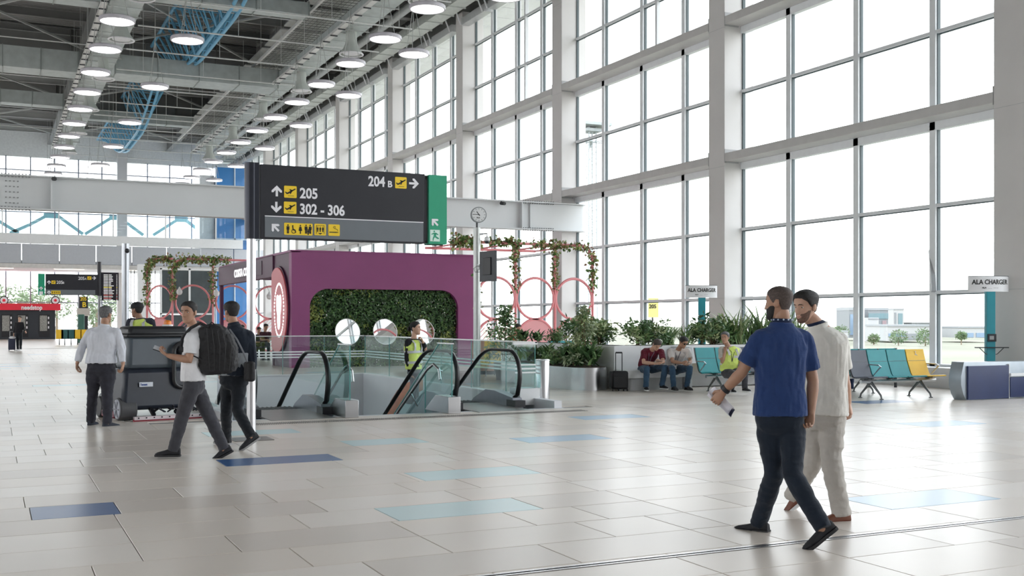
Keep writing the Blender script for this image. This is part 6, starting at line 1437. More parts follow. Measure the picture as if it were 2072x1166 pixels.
# far suitcase
c = V(24, 712, 56); t = thing('cabin_suitcase', 'small dark cabin suitcase pulled by the distant walker', 'suitcase', (c.x, c.y, 0))
mb = MB(); mb.bb(c.x - 0.17, c.x + 0.17, c.y - 0.12, c.y + 0.12, 0.06, 0.62); mb.build('body', mat('case_navy', (0.03, 0.035, 0.07), 0.5), t, bevel=0.03)
mb = MB(); mb.tube([(c.x - 0.09, c.y, 0.6), (c.x - 0.09, c.y, 1.0), (c.x + 0.09, c.y, 1.0), (c.x + 0.09, c.y, 0.6)], 0.015, n=6); mb.build('pull_handle', M_arm, t)
for q in (-0.14, 0.14): mb = MB(); mb.sphere((c.x + q, c.y - 0.05, 0.04), 0.04, 8, 6); mb.build('wheel', M_white, t)
mb = MB(); mb.sphere((c.x + 0.02, c.y, 0.68), (0.16, 0.10, 0.08), 10, 8); mb.build('draped_cloth', mat('cloth_white', (0.75, 0.75, 0.78), 0.8), t)
# ================================================================== people
M_skins = {}
def skin(nm, c): return mat('skin_' + nm, c, 0.5, var=0.06, scale=14, sss=0.12, bump=0.06, bscale=140)
SK_l = skin('light', (0.58, 0.35, 0.25)); SK_t = skin('tan', (0.42, 0.235, 0.155)); SK_d = skin('dark', (0.30, 0.16, 0.10))
M_eye = mat('eye_white', (0.75, 0.73, 0.70), 0.25, var=0); M_iris = mat('iris_dark', (0.03, 0.018, 0.012), 0.15, var=0); M_lip = mat('lips', (0.42, 0.17, 0.14), 0.45, var=0.05)
HR_k = mat('hair_black', (0.012, 0.010, 0.010), 0.55, var=0.4, scale=60, bump=0.5, bscale=220); HR_b = mat('hair_brown', (0.05, 0.035, 0.028), 0.6, var=0.3, scale=60, bump=0.5, bscale=220)
HR_g = mat('hair_grey', (0.13, 0.13, 0.135), 0.65, var=0.4, scale=60, bump=0.5, bscale=220); HR_s = mat('hair_shaved', (0.085, 0.062, 0.055), 0.7, var=0.3, scale=90, bump=0.3, bscale=300)
def cloth(nm, c, var=0.06, rough=0.85, bump=0.35, bs=22, sheen=0.15): return mat('cloth_' + nm, c, rough, var=var, scale=9, bump=bump, bscale=bs, spec=0.25, sheen=sheen)
def ell(c, X, Y, a, b1, b2, n=20, e=2.3):
    """superellipse ring: half width a along X, front b1 / back b2 along Y"""
    r = []
    for k in range(n):
        t = 2 * math.pi * k / n; ct, st = math.cos(t), math.sin(t); f = 2.0 / e
        x = a * math.copysign(abs(ct) ** f, ct); y = (b1 if st > 0 else b2) * math.copysign(abs(st) ** f, st); r.append(c + X * x + Y * y)
    return r
def remesh(name, mb, m, parent, vox, sm=3, wr=0.0, wf=7.0, seed=0, stretch=(1, 1, 1), extra=None, label=None, cut=None, calm=None):
    off = OFF(parent)
    me = bpy.data.meshes.new('tmp'); me.from_pydata([tuple(Vector(v) - off) for v in mb.v], [], mb.f); me.update()
    o = bpy.data.objects.new('tmp', me); COL.objects.link(o)
    r = o.modifiers.new('r', 'REMESH'); r.mode = 'VOXEL'; r.voxel_size = vox
    if sm: s = o.modifiers.new('s', 'SMOOTH'); s.factor = 0.5; s.iterations = sm
    dg = bpy.context.evaluated_depsgraph_get(); me2 = bpy.data.meshes.new_from_object(o.evaluated_get(dg))
    bpy.data.objects.remove(o); bpy.data.meshes.remove(me)
    if wr:
        me2.update(); nr = [v.normal.copy() for v in me2.vertices]
        for v, n_ in zip(me2.vertices, nr):
            p = Vector((v.co.x * wf * stretch[0] + seed, v.co.y * wf * stretch[1], v.co.z * wf * stretch[2]))
            d = noise.noise(p) + 0.5 * noise.noise(p * 2.3); d = (1 - abs(d) * 2.2); k_ = 1.0 if calm is None else ss((v.co + off - calm).length, .09, .20); v.co += n_ * (wr * (d - 0.4) * k_)
    if extra is not None or cut is not None:
        V_ = [tuple(v.co) for v in me2.vertices]; F_ = [tuple(p.vertices) for p in me2.polygons]; Mi = [0] * len(F_)
        if cut is not None: F_ = [f for f in F_ if not cut(Vector(V_[f[0]]) + off)]; Mi = [0] * len(F_)
        for (mb2, mi) in extra or []:
            o_ = len(V_); V_ += [tuple(Vector(v) - off) for v in mb2.v]; F_ += [tuple(i + o_ for i in f) for f in mb2.f]
            Mi += [mi if not any(mb2.m) else k for k in mb2.m] if any(mb2.m) else [mi] * len(mb2.f)
        bpy.data.meshes.remove(me2); me2 = bpy.data.meshes.new(name); me2.from_pydata(V_, [], F_)
        me2.polygons.foreach_set('material_index', Mi)
    me2.name = name
    keep = [p.material_index for p in me2.polygons]; me2.materials.clear()
    for x in (m if isinstance(m, (list, tuple)) else [m]): me2.materials.append(x)
    me2.polygons.foreach_set('material_index', keep)
    me2.polygons.foreach_set('use_smooth', [True] * len(me2.polygons)); me2.update()
    o = bpy.data.objects.new(name, me2); COL.objects.link(o); o.parent = parent
    if label: o['label'] = label
    return o
HP = [(-.120, .010, .066, .030), (-.112, .026, .078, .000), (-.098, .042, .085, -.030), (-.078, .052, .085, -.048), (-.055, .058, .084, -.060), (-.030, .064, .084, -.072), (-.005, .070, .084, -.084),
      (.020, .074, .086, -.092), (.045, .077, .087, -.097), (.070, .076, .082, -.095), (.092, .066, .068, -.082), (.108, .048, .046, -.060), (.117, .026, .022, -.034), (.120, .004, .000, -.010)]
def hp(z):
    if z <= HP[0][0]: return HP[0][1:]
    for a, b in zip(HP[:-1], HP[1:]):
        if z <= b[0]:
            t = (z - a[0]) / (b[0] - a[0]); return tuple(a[i] + (b[i] - a[i]) * t for i in (1, 2, 3))
    return HP[-1][1:]
def gs(x, s): return math.exp(-(x / s) ** 2)
def headpt(z, a):
    """a = azimuth from the face direction"""
    w, f, b = hp(z); cy = (f + b) / 2 ; hy = (f - b) / 2
    sa, ca = math.sin(a), math.cos(a); e = 2.0 / 2.25
    x = w * math.copysign(abs(sa) ** e, sa); y = cy + hy * math.copysign(abs(ca) ** e, ca)
    if ca > 0:
        ax = abs(x)
        nz = 0
        if -.05 < z < .03:
            t = (z + .040) / .060   # 0 at tip, 1 at bridge
            nz = (0.027 * (1 - max(0, min(1, t)) * 0.75)) * gs(x, .0115 + .006 * (1 - max(0, min(1, t)))) if z > -.040 else 0.027 * gs(x, .0165) * max(0, 1 - (-.040 - z) / .010)
        y += nz
        y -= 0.010 * gs(ax - .031, .015) * gs(z - .006, .013)
        y += 0.006 * gs(z - .030, .009) * gs(x, .05)
        y += 0.006 * gs(x, .022) * gs(z + .060, .006) + 0.006 * gs(x, .019) * gs(z + .074, .006) - 0.004 * gs(x, .02) * gs(z + .067, .0028)
        y += 0.006 * gs(x, .018) * gs(z + .104, .012) - 0.003 * gs(x, .03) * gs(z + .086, .006)
        y += 0.004 * gs(ax - .040, .016) * gs(z + .022, .018)
    return Vector((x, y, z))
def head_mb(nz=44, na=56):
    mb = MB(); rings = []
    zs = [-.120 + .240 * (0.5 - 0.5 * math.cos(math.pi * i / nz)) for i in range(nz + 1)]
    for z in zs: rings.append([headpt(z, 2 * math.pi * k / na) for k in range(na)])
    mb.loft(rings); return mb, zs
def hairline(a, style):
    d = abs(math.degrees(a)) 
    tb = {'short': [(0, .074), (25, .072), (42, .058), (58, .045), (70, .020), (82, -.005), (92, .012), (110, -.010), (125, -.045), (180, -.062)],
          'bun': [(0, .078), (30, .070), (60, .045), (80, .010), (95, .005), (110, -.02), (130, -.05), (180, -.06)]}.get(style)
    for p, q in zip(tb[:-1], tb[1:]):
        if d <= q[0]: return p[1] + (q[1] - p[1]) * (d - p[0]) / (q[0] - p[0])
    return tb[-1][1]
def shell(fn, nz=40, na=56):
    """offset shell: fn(z,a) gives outward offset (negative = hidden inside)"""
    mb = MB(); rings = []
    zs = [-.120 + .240 * (0.5 - 0.5 * math.cos(math.pi * i / nz)) for i in range(nz + 1)]
    for z in zs:
        ring = []
        for k in range(na):
            a = 2 * math.pi * k / na; a2 = a if a <= math.pi else a - 2 * math.pi; p = headpt(z, a); c = Vector((0, -.005, z * 0.6)); d = (p - c).normalized(); ring.append(p + d * fn(z, a2))
        rings.append(ring)
    mb.loft(rings); return mb
def ss(x, a, b): t = max(0.0, min(1.0, (x - a) / (b - a))); return t * t * (3 - 2 * t)
def xform(mb, M, o, s=1.0): mb.v = [tuple(Vector(o) + M @ (Vector(v) * s)) for v in mb.v]; return mb
def face_frame(face, up=(0, 0, 1), roll=0.0):
    f = Vector(face).normalized(); x = f.cross(Vector(up)).normalized(); u = x.cross(f)
    return Matrix((x, f, u)).transposed()
def head_build(P, parent, c, face, sk, hair, hstyle='short', hth=.012, beard=None, bmat=None, scale=1.0, cap=None, brow=True, hi=True, glasses=False):
    M = face_frame(face)
    nz, na = (46, 60) if hi else (26, 34)
    hm, _ = head_mb(nz, na)
    # ears
    for s_ in (-1, 1):
        q = MB(); rings = []
        for k in range(7):
            z = -.030 + k * .0095; w = math.sin(math.pi * (k + 0.5) / 7.0)
            rings.append([Vector((s_ * (.073 + .008 * math.cos(t) + .006 * w), -.012 + (.010 + .010 * w) * math.sin(t) - .006 * (k / 6.0), z)) for t in [2 * math.pi * j / 8 for j in range(8)]])
        q.loft(rings); hm.add(q.v, q.f)
    xform(hm, M, c, scale)
    ex = MB()
    for s_ in (-1, 1):
        ey = headpt(.005, math.asin(.031 / .072)).y
        q = MB(); q.sphere((s_ * .031, ey - .0035, .005), (.0135, .0088, .0062), 14, 10); xform(q, M, c, scale); ex.mi = 1; ex.add(q.v, q.f)
        q = MB(); q.sphere((s_ * .0305, ey + .0004, .0050), (.0072, .0058, .0068), 10, 8); xform(q, M, c, scale); ex.mi = 2; ex.add(q.v, q.f)
        q = MB(); q.tube([(s_ * (.031 + x), ey + .0035 - abs(x) * .35, .0115 - x * x * 22) for x in (-.015, -.008, 0, .008, .015)], [.0012, .0022, .0024, .0022, .0014], n=5); xform(q, M, c, scale); ex.mi = 0; ex.add(q.v, q.f)
        q = MB(); q.tube([(s_ * (.031 + x), ey + .0040 - abs(x) * .35, .0100 - x * x * 22) for x in (-.014, -.007, 0, .007, .014)], [.0007, .0010, .0011, .0010, .0008], n=4); xform(q, M, c, scale); ex.mi = 2; ex.add(q.v, q.f)
    q = MB(); q.tube([(x, headpt(-.067, math.asin(max(-1, min(1, x / .06)))).y + .001 - abs(x) * 0.02, -.067 + dz) for x, dz in ((-.024, -.001), (-.012, .001), (0, 0), (.012, .001), (.024, -.001))], [.002, .005, .0055, .005, .002], n=6); xform(q, M, c, scale); ex.mi = 3; ex.add(q.v, q.f)
    objs = []
    if hair is not None:
        if hstyle == 'buzz': fn = lambda z, a: -.006 + (.006 + .0035) * ss(z, hairline(a, 'short') - .006, hairline(a, 'short') + .010)
        else: fn = lambda z, a: -.007 + (.007 + hth * (0.55 + 0.6 * ss(z, 0, .08)) + 0.003 * noise.noise(Vector((z * 60, a * 5, 1)))) * ss(z, hairline(a, hstyle if hstyle == 'bun' else 'short') - .004, hairline(a, hstyle if hstyle == 'bun' else 'short') + .014)
        hb = shell(fn, nz, na)
        if brow:
            for s_ in (-1, 1): hb.tube([(s_ * x, y, z) for x, y, z in ((.012, .0905, .024), (.024, .091, .029), (.038, .084, .028), (.048, .073, .022))], [.0022, .0034, .0030, .0012], n=5)
        if hstyle == 'bun': hb.sphere((0, -.125, .0), (.045, .04, .045), 14, 10)
        xform(hb, M, c, scale); o = hb.build('hair', hair, parent, smooth=60); objs.append(o)
    if beard:
        th = beard
        fn = lambda z, a: -.005 + (.005 + th) * ss(-z, .030 - .02 * ss(abs(a), .7, 1.3) , .046 - .02 * ss(abs(a), .7, 1.3)) * (1 - ss(abs(a), 1.45, 1.75)) * (1 - 0.9 * gs(a, .33) * gs(z + .066, .009)) * (1 - .9 * gs(a, .25) * ss(z, -.055, -.045))
        hb = shell(fn, nz, na); xform(hb, M, c, scale); hb.build('beard', bmat or hair, parent, smooth=60)
    if cap is not None:
        hb = shell(lambda z, a: -.006 + .022 * ss(z, .028, .040), nz, na)
        rings = []
        for t_ in (0, 1):
            pts = []
        q = MB(); A_ = [R(-62 + 124 * k / 12) for k in range(13)]
        inn = [(math.sin(a) * .083, math.cos(a) * .088 + .004, .040) for a in A_]; out = [(math.sin(a) * .080, .060 + math.cos(a) * .105, .026 + .008 * math.cos(a)) for a in A_]
        poly = inn + out[::-1]
        q.add([Vector(p) for p in poly] + [Vector(p) - ZA * .005 for p in poly], [tuple(range(26)), tuple(range(51, 25, -1))] + [(k, 26 + k, 26 + (k + 1) % 26, (k + 1) % 26) for k in range(26)])
        hb.add(q.v, q.f); xform(hb, M, c, scale); hb.build('cap', cap, parent, smooth=50)
    if glasses:
        q = MB()
        for s_ in (-1, 1): q.sphere((s_ * .032, .088, .006), (.027, .006, .018), 12, 8)
        q.tube([(-.078, .0, .012), (-.070, .078, .012), (-.03, .092, .014), (.03, .092, .014), (.070, .078, .012), (.078, .0, .012)], .0028, n=5); xform(q, M, c, scale); q.build('sunglasses', mat('lens_black', (0.01, 0.01, 0.012), 0.1, var=0), parent)
    return hm, ex
def hand_parts(w, d, pn, side, curl=0.5, L=0.185, spread=1.0, grip=None):
    """w wrist, d direction, pn palm normal; side +1: thumb along d x pn. returns palm MB (for the remesh) and finger MB"""
    d = Vector(d).normalized(); pn = (Vector(pn) - d * Vector(pn).dot(d)).normalized(); s_ = d.cross(pn) * side
    pm = MB(); rings = []
    for t, hw, th in ((-.02, .026, .020), (.0, .029, .019), (.03, .036, .017), (.06, .041, .015), (.088, .040, .013), (.098, .034, .010)):
        c = Vector(w) + d * (t * L / .185) + pn * (0.010 * curl * (t / .1) ** 2); rings.append(ell(c, s_, pn, hw * L / .185, th * L / .185, th * L / .185, 12, 2.4))
    pm.loft(rings)
    fm = MB(); sc = L / .185
    kn = Vector(w) + d * (.086 * sc) + pn * (0.008 * curl)
    for i, (o_, ln, rd) in enumerate(((.028, .072, .0088), (.0095, .080, .0092), (-.0095, .075, .0088), (-.028, .060, .0078))):
        base = kn + s_ * (o_ * sc) ; c_ = curl * (1.0 + 0.10 * i); a = 0.0; p = base - d * .02 * sc; pts = [p, base]; dr = (d + s_ * (o_ * 2.2 * spread * (1 - curl * .6))).normalized(); q = base
        for seg, f in enumerate((.45, .30, .25)):
            a += c_ * (0.75, 1.15, 0.9)[seg]; v = dr * math.cos(a) + pn * math.sin(a); q = q + v * ln * f * sc; pts.append(q)
        fm.tube(pts, [rd * sc * .98, rd * sc * 1.02, rd * sc, rd * sc * .9, rd * sc * .78], n=8, round_=True)
    tb = Vector(w) + d * .025 * sc + s_ * .026 * sc; v1 = (d * 0.72 + s_ * 0.62 + pn * (0.15 + 0.4 * curl)).normalized(); v2 = (d * 0.9 + s_ * 0.15 + pn * (0.2 + 0.7 * curl)).normalized()
    fm.tube([tb - v1 * .01, tb + v1 * .035 * sc, tb + v1 * .035 * sc + v2 * .030 * sc, tb + v1 * .035 * sc + v2 * .055 * sc], [.013 * sc, .0115 * sc, .0100 * sc, .0085 * sc], n=8, round_=True)
    return pm, fm
def shoe(parent, ankle, toe_dir, m, sole, pitch=0.0, L=0.28, h=0.085, up=(0, 0, 1), slip=False, skm=None):
    """ankle = point at ankle centre; toe_dir horizontal; pitch>0 raises the heel"""
    d = Vector(toe_dir); d.z = 0; d.normalize(); s_ = d.cross(ZA); d2 = d * math.cos(pitch) - ZA * math.sin(pitch); u2 = s_.cross(d2)
    O = Vector(ankle) - u2 * (h + 0.012)
    mb = MB(); rings = []; hh = (.075, .088, .086, .078, .066, .052, .042, .034, .020)
    ts = (-.070, -.055, -.02, .03, .07, .11, .15, .18, .205); ws = (.024, .033, .036, .037, .042, .047, .046, .038, .016)
    k_ = L / .28
    for t, w, z in zip(ts, ws, hh):
        c = O + d2 * t * k_; z *= (0.85 if slip else 1.0) * (h / .085)
        ring = []
        for j in range(14):
            a = 2 * math.pi * j / 14; x = w * k_ * math.copysign(abs(math.cos(a)) ** .7, math.cos(a)); zz = z * (0.5 + 0.5 * math.copysign(abs(math.sin(a)) ** .75, math.sin(a))) + .012
            if zz > z * 0.6: x *= 0.80
            ring.append(c + s_ * x + u2 * zz)
        rings.append(ring)
    mb.loft(rings); so = mb.build('shoe', m, parent, smooth=60)
    mb = MB(); P_ = []
    for t, w in zip(ts, ws): P_.append((t * k_ + (0.006 if t > .2 else -0.004 if t < -.06 else 0), w * k_ + .003))
    poly = [(a, b) for a, b in P_] + [(a, -b) for a, b in reversed(P_)]
    mb.prism(poly, O - u2 * 0.004, d2, s_, u2 * .022); mb.build('sole', sole, so, smooth=0)
    return so
def tube_chain(mb, pts, rad, n=14, flat=False):
    pts = [Vector(p) for p in pts]
    if not flat: mb.tube(pts, rad, n=n, round_=True)
    else:
        d = (pts[0] - pts[1]).normalized(); mb.tube([pts[0] + d * rad[0] * .9, pts[0] + d * rad[0] * .55] + pts, [rad[0] * .4, rad[0] * .82] + list(rad), n=n)
def lerp(a, b, t): return Vector(a) + (Vector(b) - Vector(a)) * t

def person(label, J, face, sk=None, hair=None, top=None, pants=None, shoes=None, opts=None, cat='person', group=None):
    """J: world joints neck, chest, waist, pelvis, shL, shR, elL, elR, wrL, wrR, hipL, hipR, knL, knR, anL, anR, head"""
    o = {'sleeve': 'short', 'vox': .010, 'hi': True, 'hstyle': 'short', 'hth': .012, 'tuck': False, 'hem': .06, 'girth': 1.0, 'beard': None, 'cap': None, 'collar': None, 'scale': 1.0,
         'pn': {}, 'curl': {}, 'toe': {}, 'pitch': {}, 'legr': 1.0, 'glasses': False, 'wr': .007, 'bump': 0}
    o.update(opts or {})
    G = o['girth']; base = (J['anL'] + J['anR']) / 2; base = Vector((J['pelvis'].x, J['pelvis'].y, o.get('z0', 0.0)))
    t = thing('person', label, cat, tuple(base), group)
    vox = o['vox']
    X = (J['shR'] - J['shL']).normalized(); Xh = (J['hipR'] - J['hipL']).normalized()
    def fwd(x, u): return u.cross(x).normalized()
    sp_ = [J['pelvis'], J['waist'], J['chest'], J['neck']]
    shw = (J['shR'] - J['shL']).length / 2
    up0 = (J['waist'] - J['pelvis']).normalized(); up1 = (J['chest'] - J['waist']).normalized(); up2 = (J['neck'] - J['chest']).normalized()
    def ring(p, u, xx, a, b1, b2, e=2.4, n=22): 
        x = (xx - u * xx.dot(u)).normalized(); y = u.cross(x).normalized(); return ell(p, x, y, a, b1, b2, n, e)
    # ---- skin body
    sk_ = MB()
    Xm = (X + Xh).normalized()
    rings = [ring(J['pelvis'] - up0 * .08, up0, Xh, .10, .07, .08), ring(J['pelvis'], up0, Xh, .14 * G, .09, .10), ring(J['waist'], up1, Xm, .125 * G, .085, .08), ring(J['chest'], up2, X, .13, .085, .085), ring(lerp(J['chest'], J['neck'], .65), up2, X, .10, .055, .062), ring(J['neck'], up2, X, .06, .055, .06)]
    sk_.loft(rings)
    hc = J['head']; M = face_frame(face); hs = o['scale']
    nk = hc + M @ (Vector((0, -.022, -.075)) * hs)
    tube_chain(sk_, [J['neck'] - up2 * .03, lerp(J['neck'], nk, .5), nk, nk + (nk - J['neck']).normalized() * .02], [.062, .056, .055, .05])
    finger = MB()
    for s_ in ('L', 'R'):
        a, b, c = J['sh' + s_], J['el' + s_], J['wr' + s_]
        tube_chain(sk_, [a, lerp(a, b, .35), lerp(a, b, .8), b, lerp(b, c, .25), lerp(b, c, .7), c], [.040, .044, .043, .041, .044, .034, .0268])
        pn = o['pn'].get(s_, None); dirh = J.get('ha' + s_); d = (dirh - c).normalized() if dirh is not None else (c - b).normalized()
        if pn is None: pn = (J['pelvis'] - c)
        x_side = d.cross(Vector(pn)); fw_ = up1.cross(X).normalized()
        sd = o.get('thumb', {}).get(s_, None)
        if sd is None: sd = 1 if x_side.dot(fw_) > 0 else -1
        pm, fm = hand_parts(c, d, pn, sd, o['curl'].get(s_, .45), .185 * o.get('hsc', 1.0)); sk_.add(pm.v, pm.f); finger.add(fm.v, fm.f)
        h, k, n_ = J['hip' + s_], J['kn' + s_], J['an' + s_]
        tube_chain(sk_, [h, k, n_], [.075, .050, .036])
        n2 = n_ - (k - n_).normalized() * -.0
        tube_chain(sk_, [lerp(k, n_, .8), n_, n_ - ZA * .03], [.04, .036, .034])
    hm, ex = head_build(None, t, hc, face, sk, hair, o['hstyle'], o['hth'], o['beard'], o.get('bmat'), hs, o['cap'], hi=o['hi'], glasses=o['glasses'])
    zc = hc
    remesh('body', sk_, [sk, M_eye, M_iris, M_lip], t, max(vox * .8, .007), 2, extra=[(hm, 0), (ex, 1), (finger, 0)])
    # ---- trousers
    if pants:
        pm_, pr = pants, o['legr']; mb = MB()
        kh = .165 * G
        rings = [ring(J['pelvis'] + up0 * .11, up0, Xh, .158 * G, .105 * G, .105 * G), ring(J['pelvis'] + up0 * .03, up0, Xh, .172 * G, .112 * G, .125 * G), ring(J['pelvis'] - up0 * .05, up0, Xh, .172 * G, .105 * G, .128 * G), ring(J['pelvis'] - up0 * .12, up0, Xh, .12, .08, .09)]
        mb.loft(rings)
        for s_ in ('L', 'R'):
            h, k, n_ = J['hip' + s_], J['kn' + s_], J['an' + s_]; dn = (n_ - k).normalized()
            tube_chain(mb, [h, lerp(h, k, .3), lerp(h, k, .75), k, lerp(k, n_, .3), lerp(k, n_, .7), n_ + dn * .035], [.098 * G * pr, .094 * G * pr, .076 * pr, .071 * pr, .070 * pr, .062 * pr, .062 * pr * o.get('cuff', 1.0)], flat=True)
        remesh('trousers', mb, pm_, t, vox, 3, wr=o['wr'] * .75, wf=6, seed=len(label), stretch=(1.0, 1.0, 1.7))
        if not o.get('nobelt', True): pass
    # ---- top
    if top:
        mb = MB(); hem = o['hem']
        w = lambda q: q * G
        pel = J['pelvis'] + up0 * (.10 - hem)
        rings = [ring(pel, up0, Xh, w(.190), w(.134), w(.146), 2.6), ring(lerp(pel, J['waist'], .5), up0, Xm, w(.184), w(.128), w(.134), 2.6), ring(J['waist'], up1, Xm, w(.172), w(.120), w(.112), 2.5), ring(lerp(J['waist'], J['chest'], .5), up1, X, w(.182), w(.122), w(.120), 2.5), ring(J['chest'], up2, X, max(w(.190), shw * .98), w(.125), w(.125), 2.5),
                 ring(lerp(J['chest'], J['neck'], .55), up2, X, shw * .93, w(.095), w(.110), 2.4), ring(lerp(J['chest'], J['neck'], .86), up2, X, shw * .55, .075, .085, 2.2), ring(lerp(J['chest'], J['neck'], 1.03), up2, X, .082, .078, .078, 2)]
        mb.loft(rings)
        for s_ in ('L', 'R'):
            a, b, c = J['sh' + s_], J['el' + s_], J['wr' + s_]; inn = lerp(J['neck'], a, .45) - up2 * .02
            tube_chain(mb, [inn, lerp(inn, a, .6), a], [.055, .066, .070])
            if o['sleeve'] == 'short': tube_chain(mb, [a, lerp(a, b, .35), lerp(a, b, .72)], [.070, .068, .070], flat=True)
            elif o['sleeve'] == 'long': tube_chain(mb, [a, lerp(a, b, .5), b, lerp(b, c, .4), lerp(b, c, .88)], [.072, .066, .060, .056, .050], flat=True)
            elif o['sleeve'] == 'roll': tube_chain(mb, [a, lerp(a, b, .5), b, lerp(b, c, .35), lerp(b, c, .72)], [.072, .068, .062, .058, .055])
        remesh('shirt', mb, top, t, vox, 3, wr=o['wr'], wf=7, seed=len(label) * 3, stretch=(2.0, 2.0, .55), calm=J['neck'])
        if o['collar'] is not None:
            q = MB(); rr = []
            x = (X - up2 * X.dot(up2)).normalized(); y = up2.cross(x)
            nd = (nk - J['neck']).normalized(); b0 = J['neck'] - up2 * .004
            rings = [[b0 + (x * math.cos(a_) * .074 + y * math.sin(a_) * .072) for a_ in [2 * math.pi * j / 24 for j in range(24)]], [b0 + nd * .036 + (x * math.cos(a_) * .066 + y * math.sin(a_) * .064) for a_ in [2 * math.pi * j / 24 for j in range(24)]], [b0 + nd * .036 + (x * math.cos(a_) * .060 + y * math.sin(a_) * .058) for a_ in [2 * math.pi * j / 24 for j in range(24)]], [b0 - nd * .01 + (x * math.cos(a_) * .058 + y * math.sin(a_) * .056) for a_ in [2 * math.pi * j / 24 for j in range(24)]]]
            q.loft(rings, close=True, cap=False); q.build('collar', o['collar'], t, smooth=50)
    # ---- vest
    if o.get('vest') is not None:
        G2 = G * 1.07; mb = MB(); w = lambda q: q * G2; pel = J['pelvis'] + up0 * (.06 - .02)
        rings = [ring(pel, up0, Xh, w(.190), w(.132), w(.137), 2.6), ring(J['waist'], up1, Xm, w(.180), w(.128), w(.122), 2.5), ring(J['chest'], up2, X, w(.192), w(.134), w(.134), 2.5), ring(lerp(J['chest'], J['neck'], .5), up2, X, shw * .90, w(.112), w(.122), 2.4), ring(lerp(J['chest'], J['neck'], .88), up2, X, shw * .58, .088, .098, 2.2)]
        mb.loft(rings); ve = remesh('vest', mb, o['vest'], t, vox, 2, wr=o['wr'], wf=7, seed=3)
        mb = MB(); M_ref = mat('reflective_tape', (0.55, 0.56, 0.58), 0.4, var=0.05)
        for f_, sc in ((.25, 1.045), (.72, 1.045)):
            c_ = lerp(pel, J['chest'], f_); u = up1; a_, b_ = w(.188) * sc, w(.134) * sc
            r1 = ring(c_, u, Xm, a_, b_, b_ * 1.02, 2.5); r2 = ring(c_ + u * .05, u, Xm, a_, b_, b_ * 1.02, 2.5); mb.loft([r1, r2], cap=False)
        y = up2.cross(X).normalized()
        for s_ in (-1, 1):
            for f_ in (-1, 1):
                pts = [lerp(J['chest'], J['neck'], q_) + X * s_ * .095 + y * f_ * w(r_) for q_, r_ in ((-.6, .140), (0, .146), (.45, .132), (.85, .05))]
                for p_, q_ in zip(pts[:-1], pts[1:]): mb.bar(p_, q_, .045, .006, up=y)
        mb.build('reflective_tape', M_ref, ve, smooth=40, kind='stuff')
    # ---- shoes
    if shoes:
        for s_ in ('L', 'R'):
            td = o['toe'].get(s_, fwd(Xh, ZA)); shoe(t, J['an' + s_], td, shoes[0], shoes[1], o['pitch'].get(s_, 0.0), slip=o.get('slip', False), h=o.get('shoeh', .085))
    return t
def JJ(fw, d):
    """joints from pixel plus depth offset: name -> (px,py,dfw)"""
    return {k: V(v[0], v[1], fw + (v[2] if len(v) > 2 else 0)) for k, v in d.items()}
def lanyard(parent, J, m, badge=True, drop=.9):
    X = (J['shR'] - J['shL']).normalized(); u = (J['neck'] - J['chest']).normalized(); f = u.cross(X).normalized()
    lo = lerp(J['neck'], J['pelvis'], drop * .75) + f * .17
    for s_ in (-1, 1):
        mb = MB(); mb.tube([J['neck'] + X * s_ * .06 + u * .01, J['neck'] + X * s_ * .055 + f * .085 - u * .03, J['chest'] + X * s_ * .03 + f * .142, lo], .006, n=5); mb.build('lanyard', m, parent)
    if badge: mb = MB(); mb.box(tuple(lo - ZA * .04), (.055, .012, .08), rz=-YAW); mb.build('badge', M_wht, parent)

# ---------------- the man in the blue polo shirt
C_blue = cloth('blue_polo', (0.022, 0.050, 0.155), rough=0.9); C_denim = cloth('dark_denim', (0.012, 0.019, 0.032), var=0.12, bs=70, bump=0.12)
C_navy = cloth('navy', (0.012, 0.022, 0.06)); M_shoe = mat('shoe_black', (0.012, 0.012, 0.016), 0.7, var=0.1); M_sole = mat('sole_black', (0.02, 0.02, 0.022), 0.7)
M_solew = mat('sole_white', (0.75, 0.75, 0.75), 0.6)
J = JJ(7.75, dict(head=(1576, 614), neck=(1582, 654), chest=(1580, 702), waist=(1578, 785), pelvis=(1578, 848), shL=(1537, 688, -.02), shR=(1627, 688, .04), elL=(1500, 755, .02), elR=(1645, 772, .06), wrL=(1464, 792, .10), wrR=(1641, 838, .0), haL=(1452, 806, .12), haR=(1635, 870, -.05),
     hipL=(1557, 858, .02), hipR=(1602, 858, .0), knL=(1566, 960, .0), knR=(1604, 962, -.18), anL=(1537, 1054, .22), anR=(1662, 1062, -.40)))
blue = person('man in a blue polo shirt and dark jeans walking away with papers', J, cv(-.80, .60), SK_t, HR_s, C_blue, C_denim, (M_shoe, M_sole),
    dict(vox=.009, hstyle='buzz', beard=.005, bmat=HR_k, hem=.075, girth=1.0, collar=C_navy, curl={'L': .75, 'R': .65}, pn={'L': cv(.5, .2, .4), 'R': cv(-.5, -.6, 0)}, thumb={}, toe={'L': cv(-.75, .66), 'R': cv(-.97, -.1)}, pitch={'L': 0.05, 'R': .62}, slip=True, legr=1.0, wr=.007, sleeve='short', shoeh=.07))
def strap(parent, name, pts, r, m, n=8): mb = MB(); mb.tube(pts, r, n=n); return mb.build(name, m, parent)
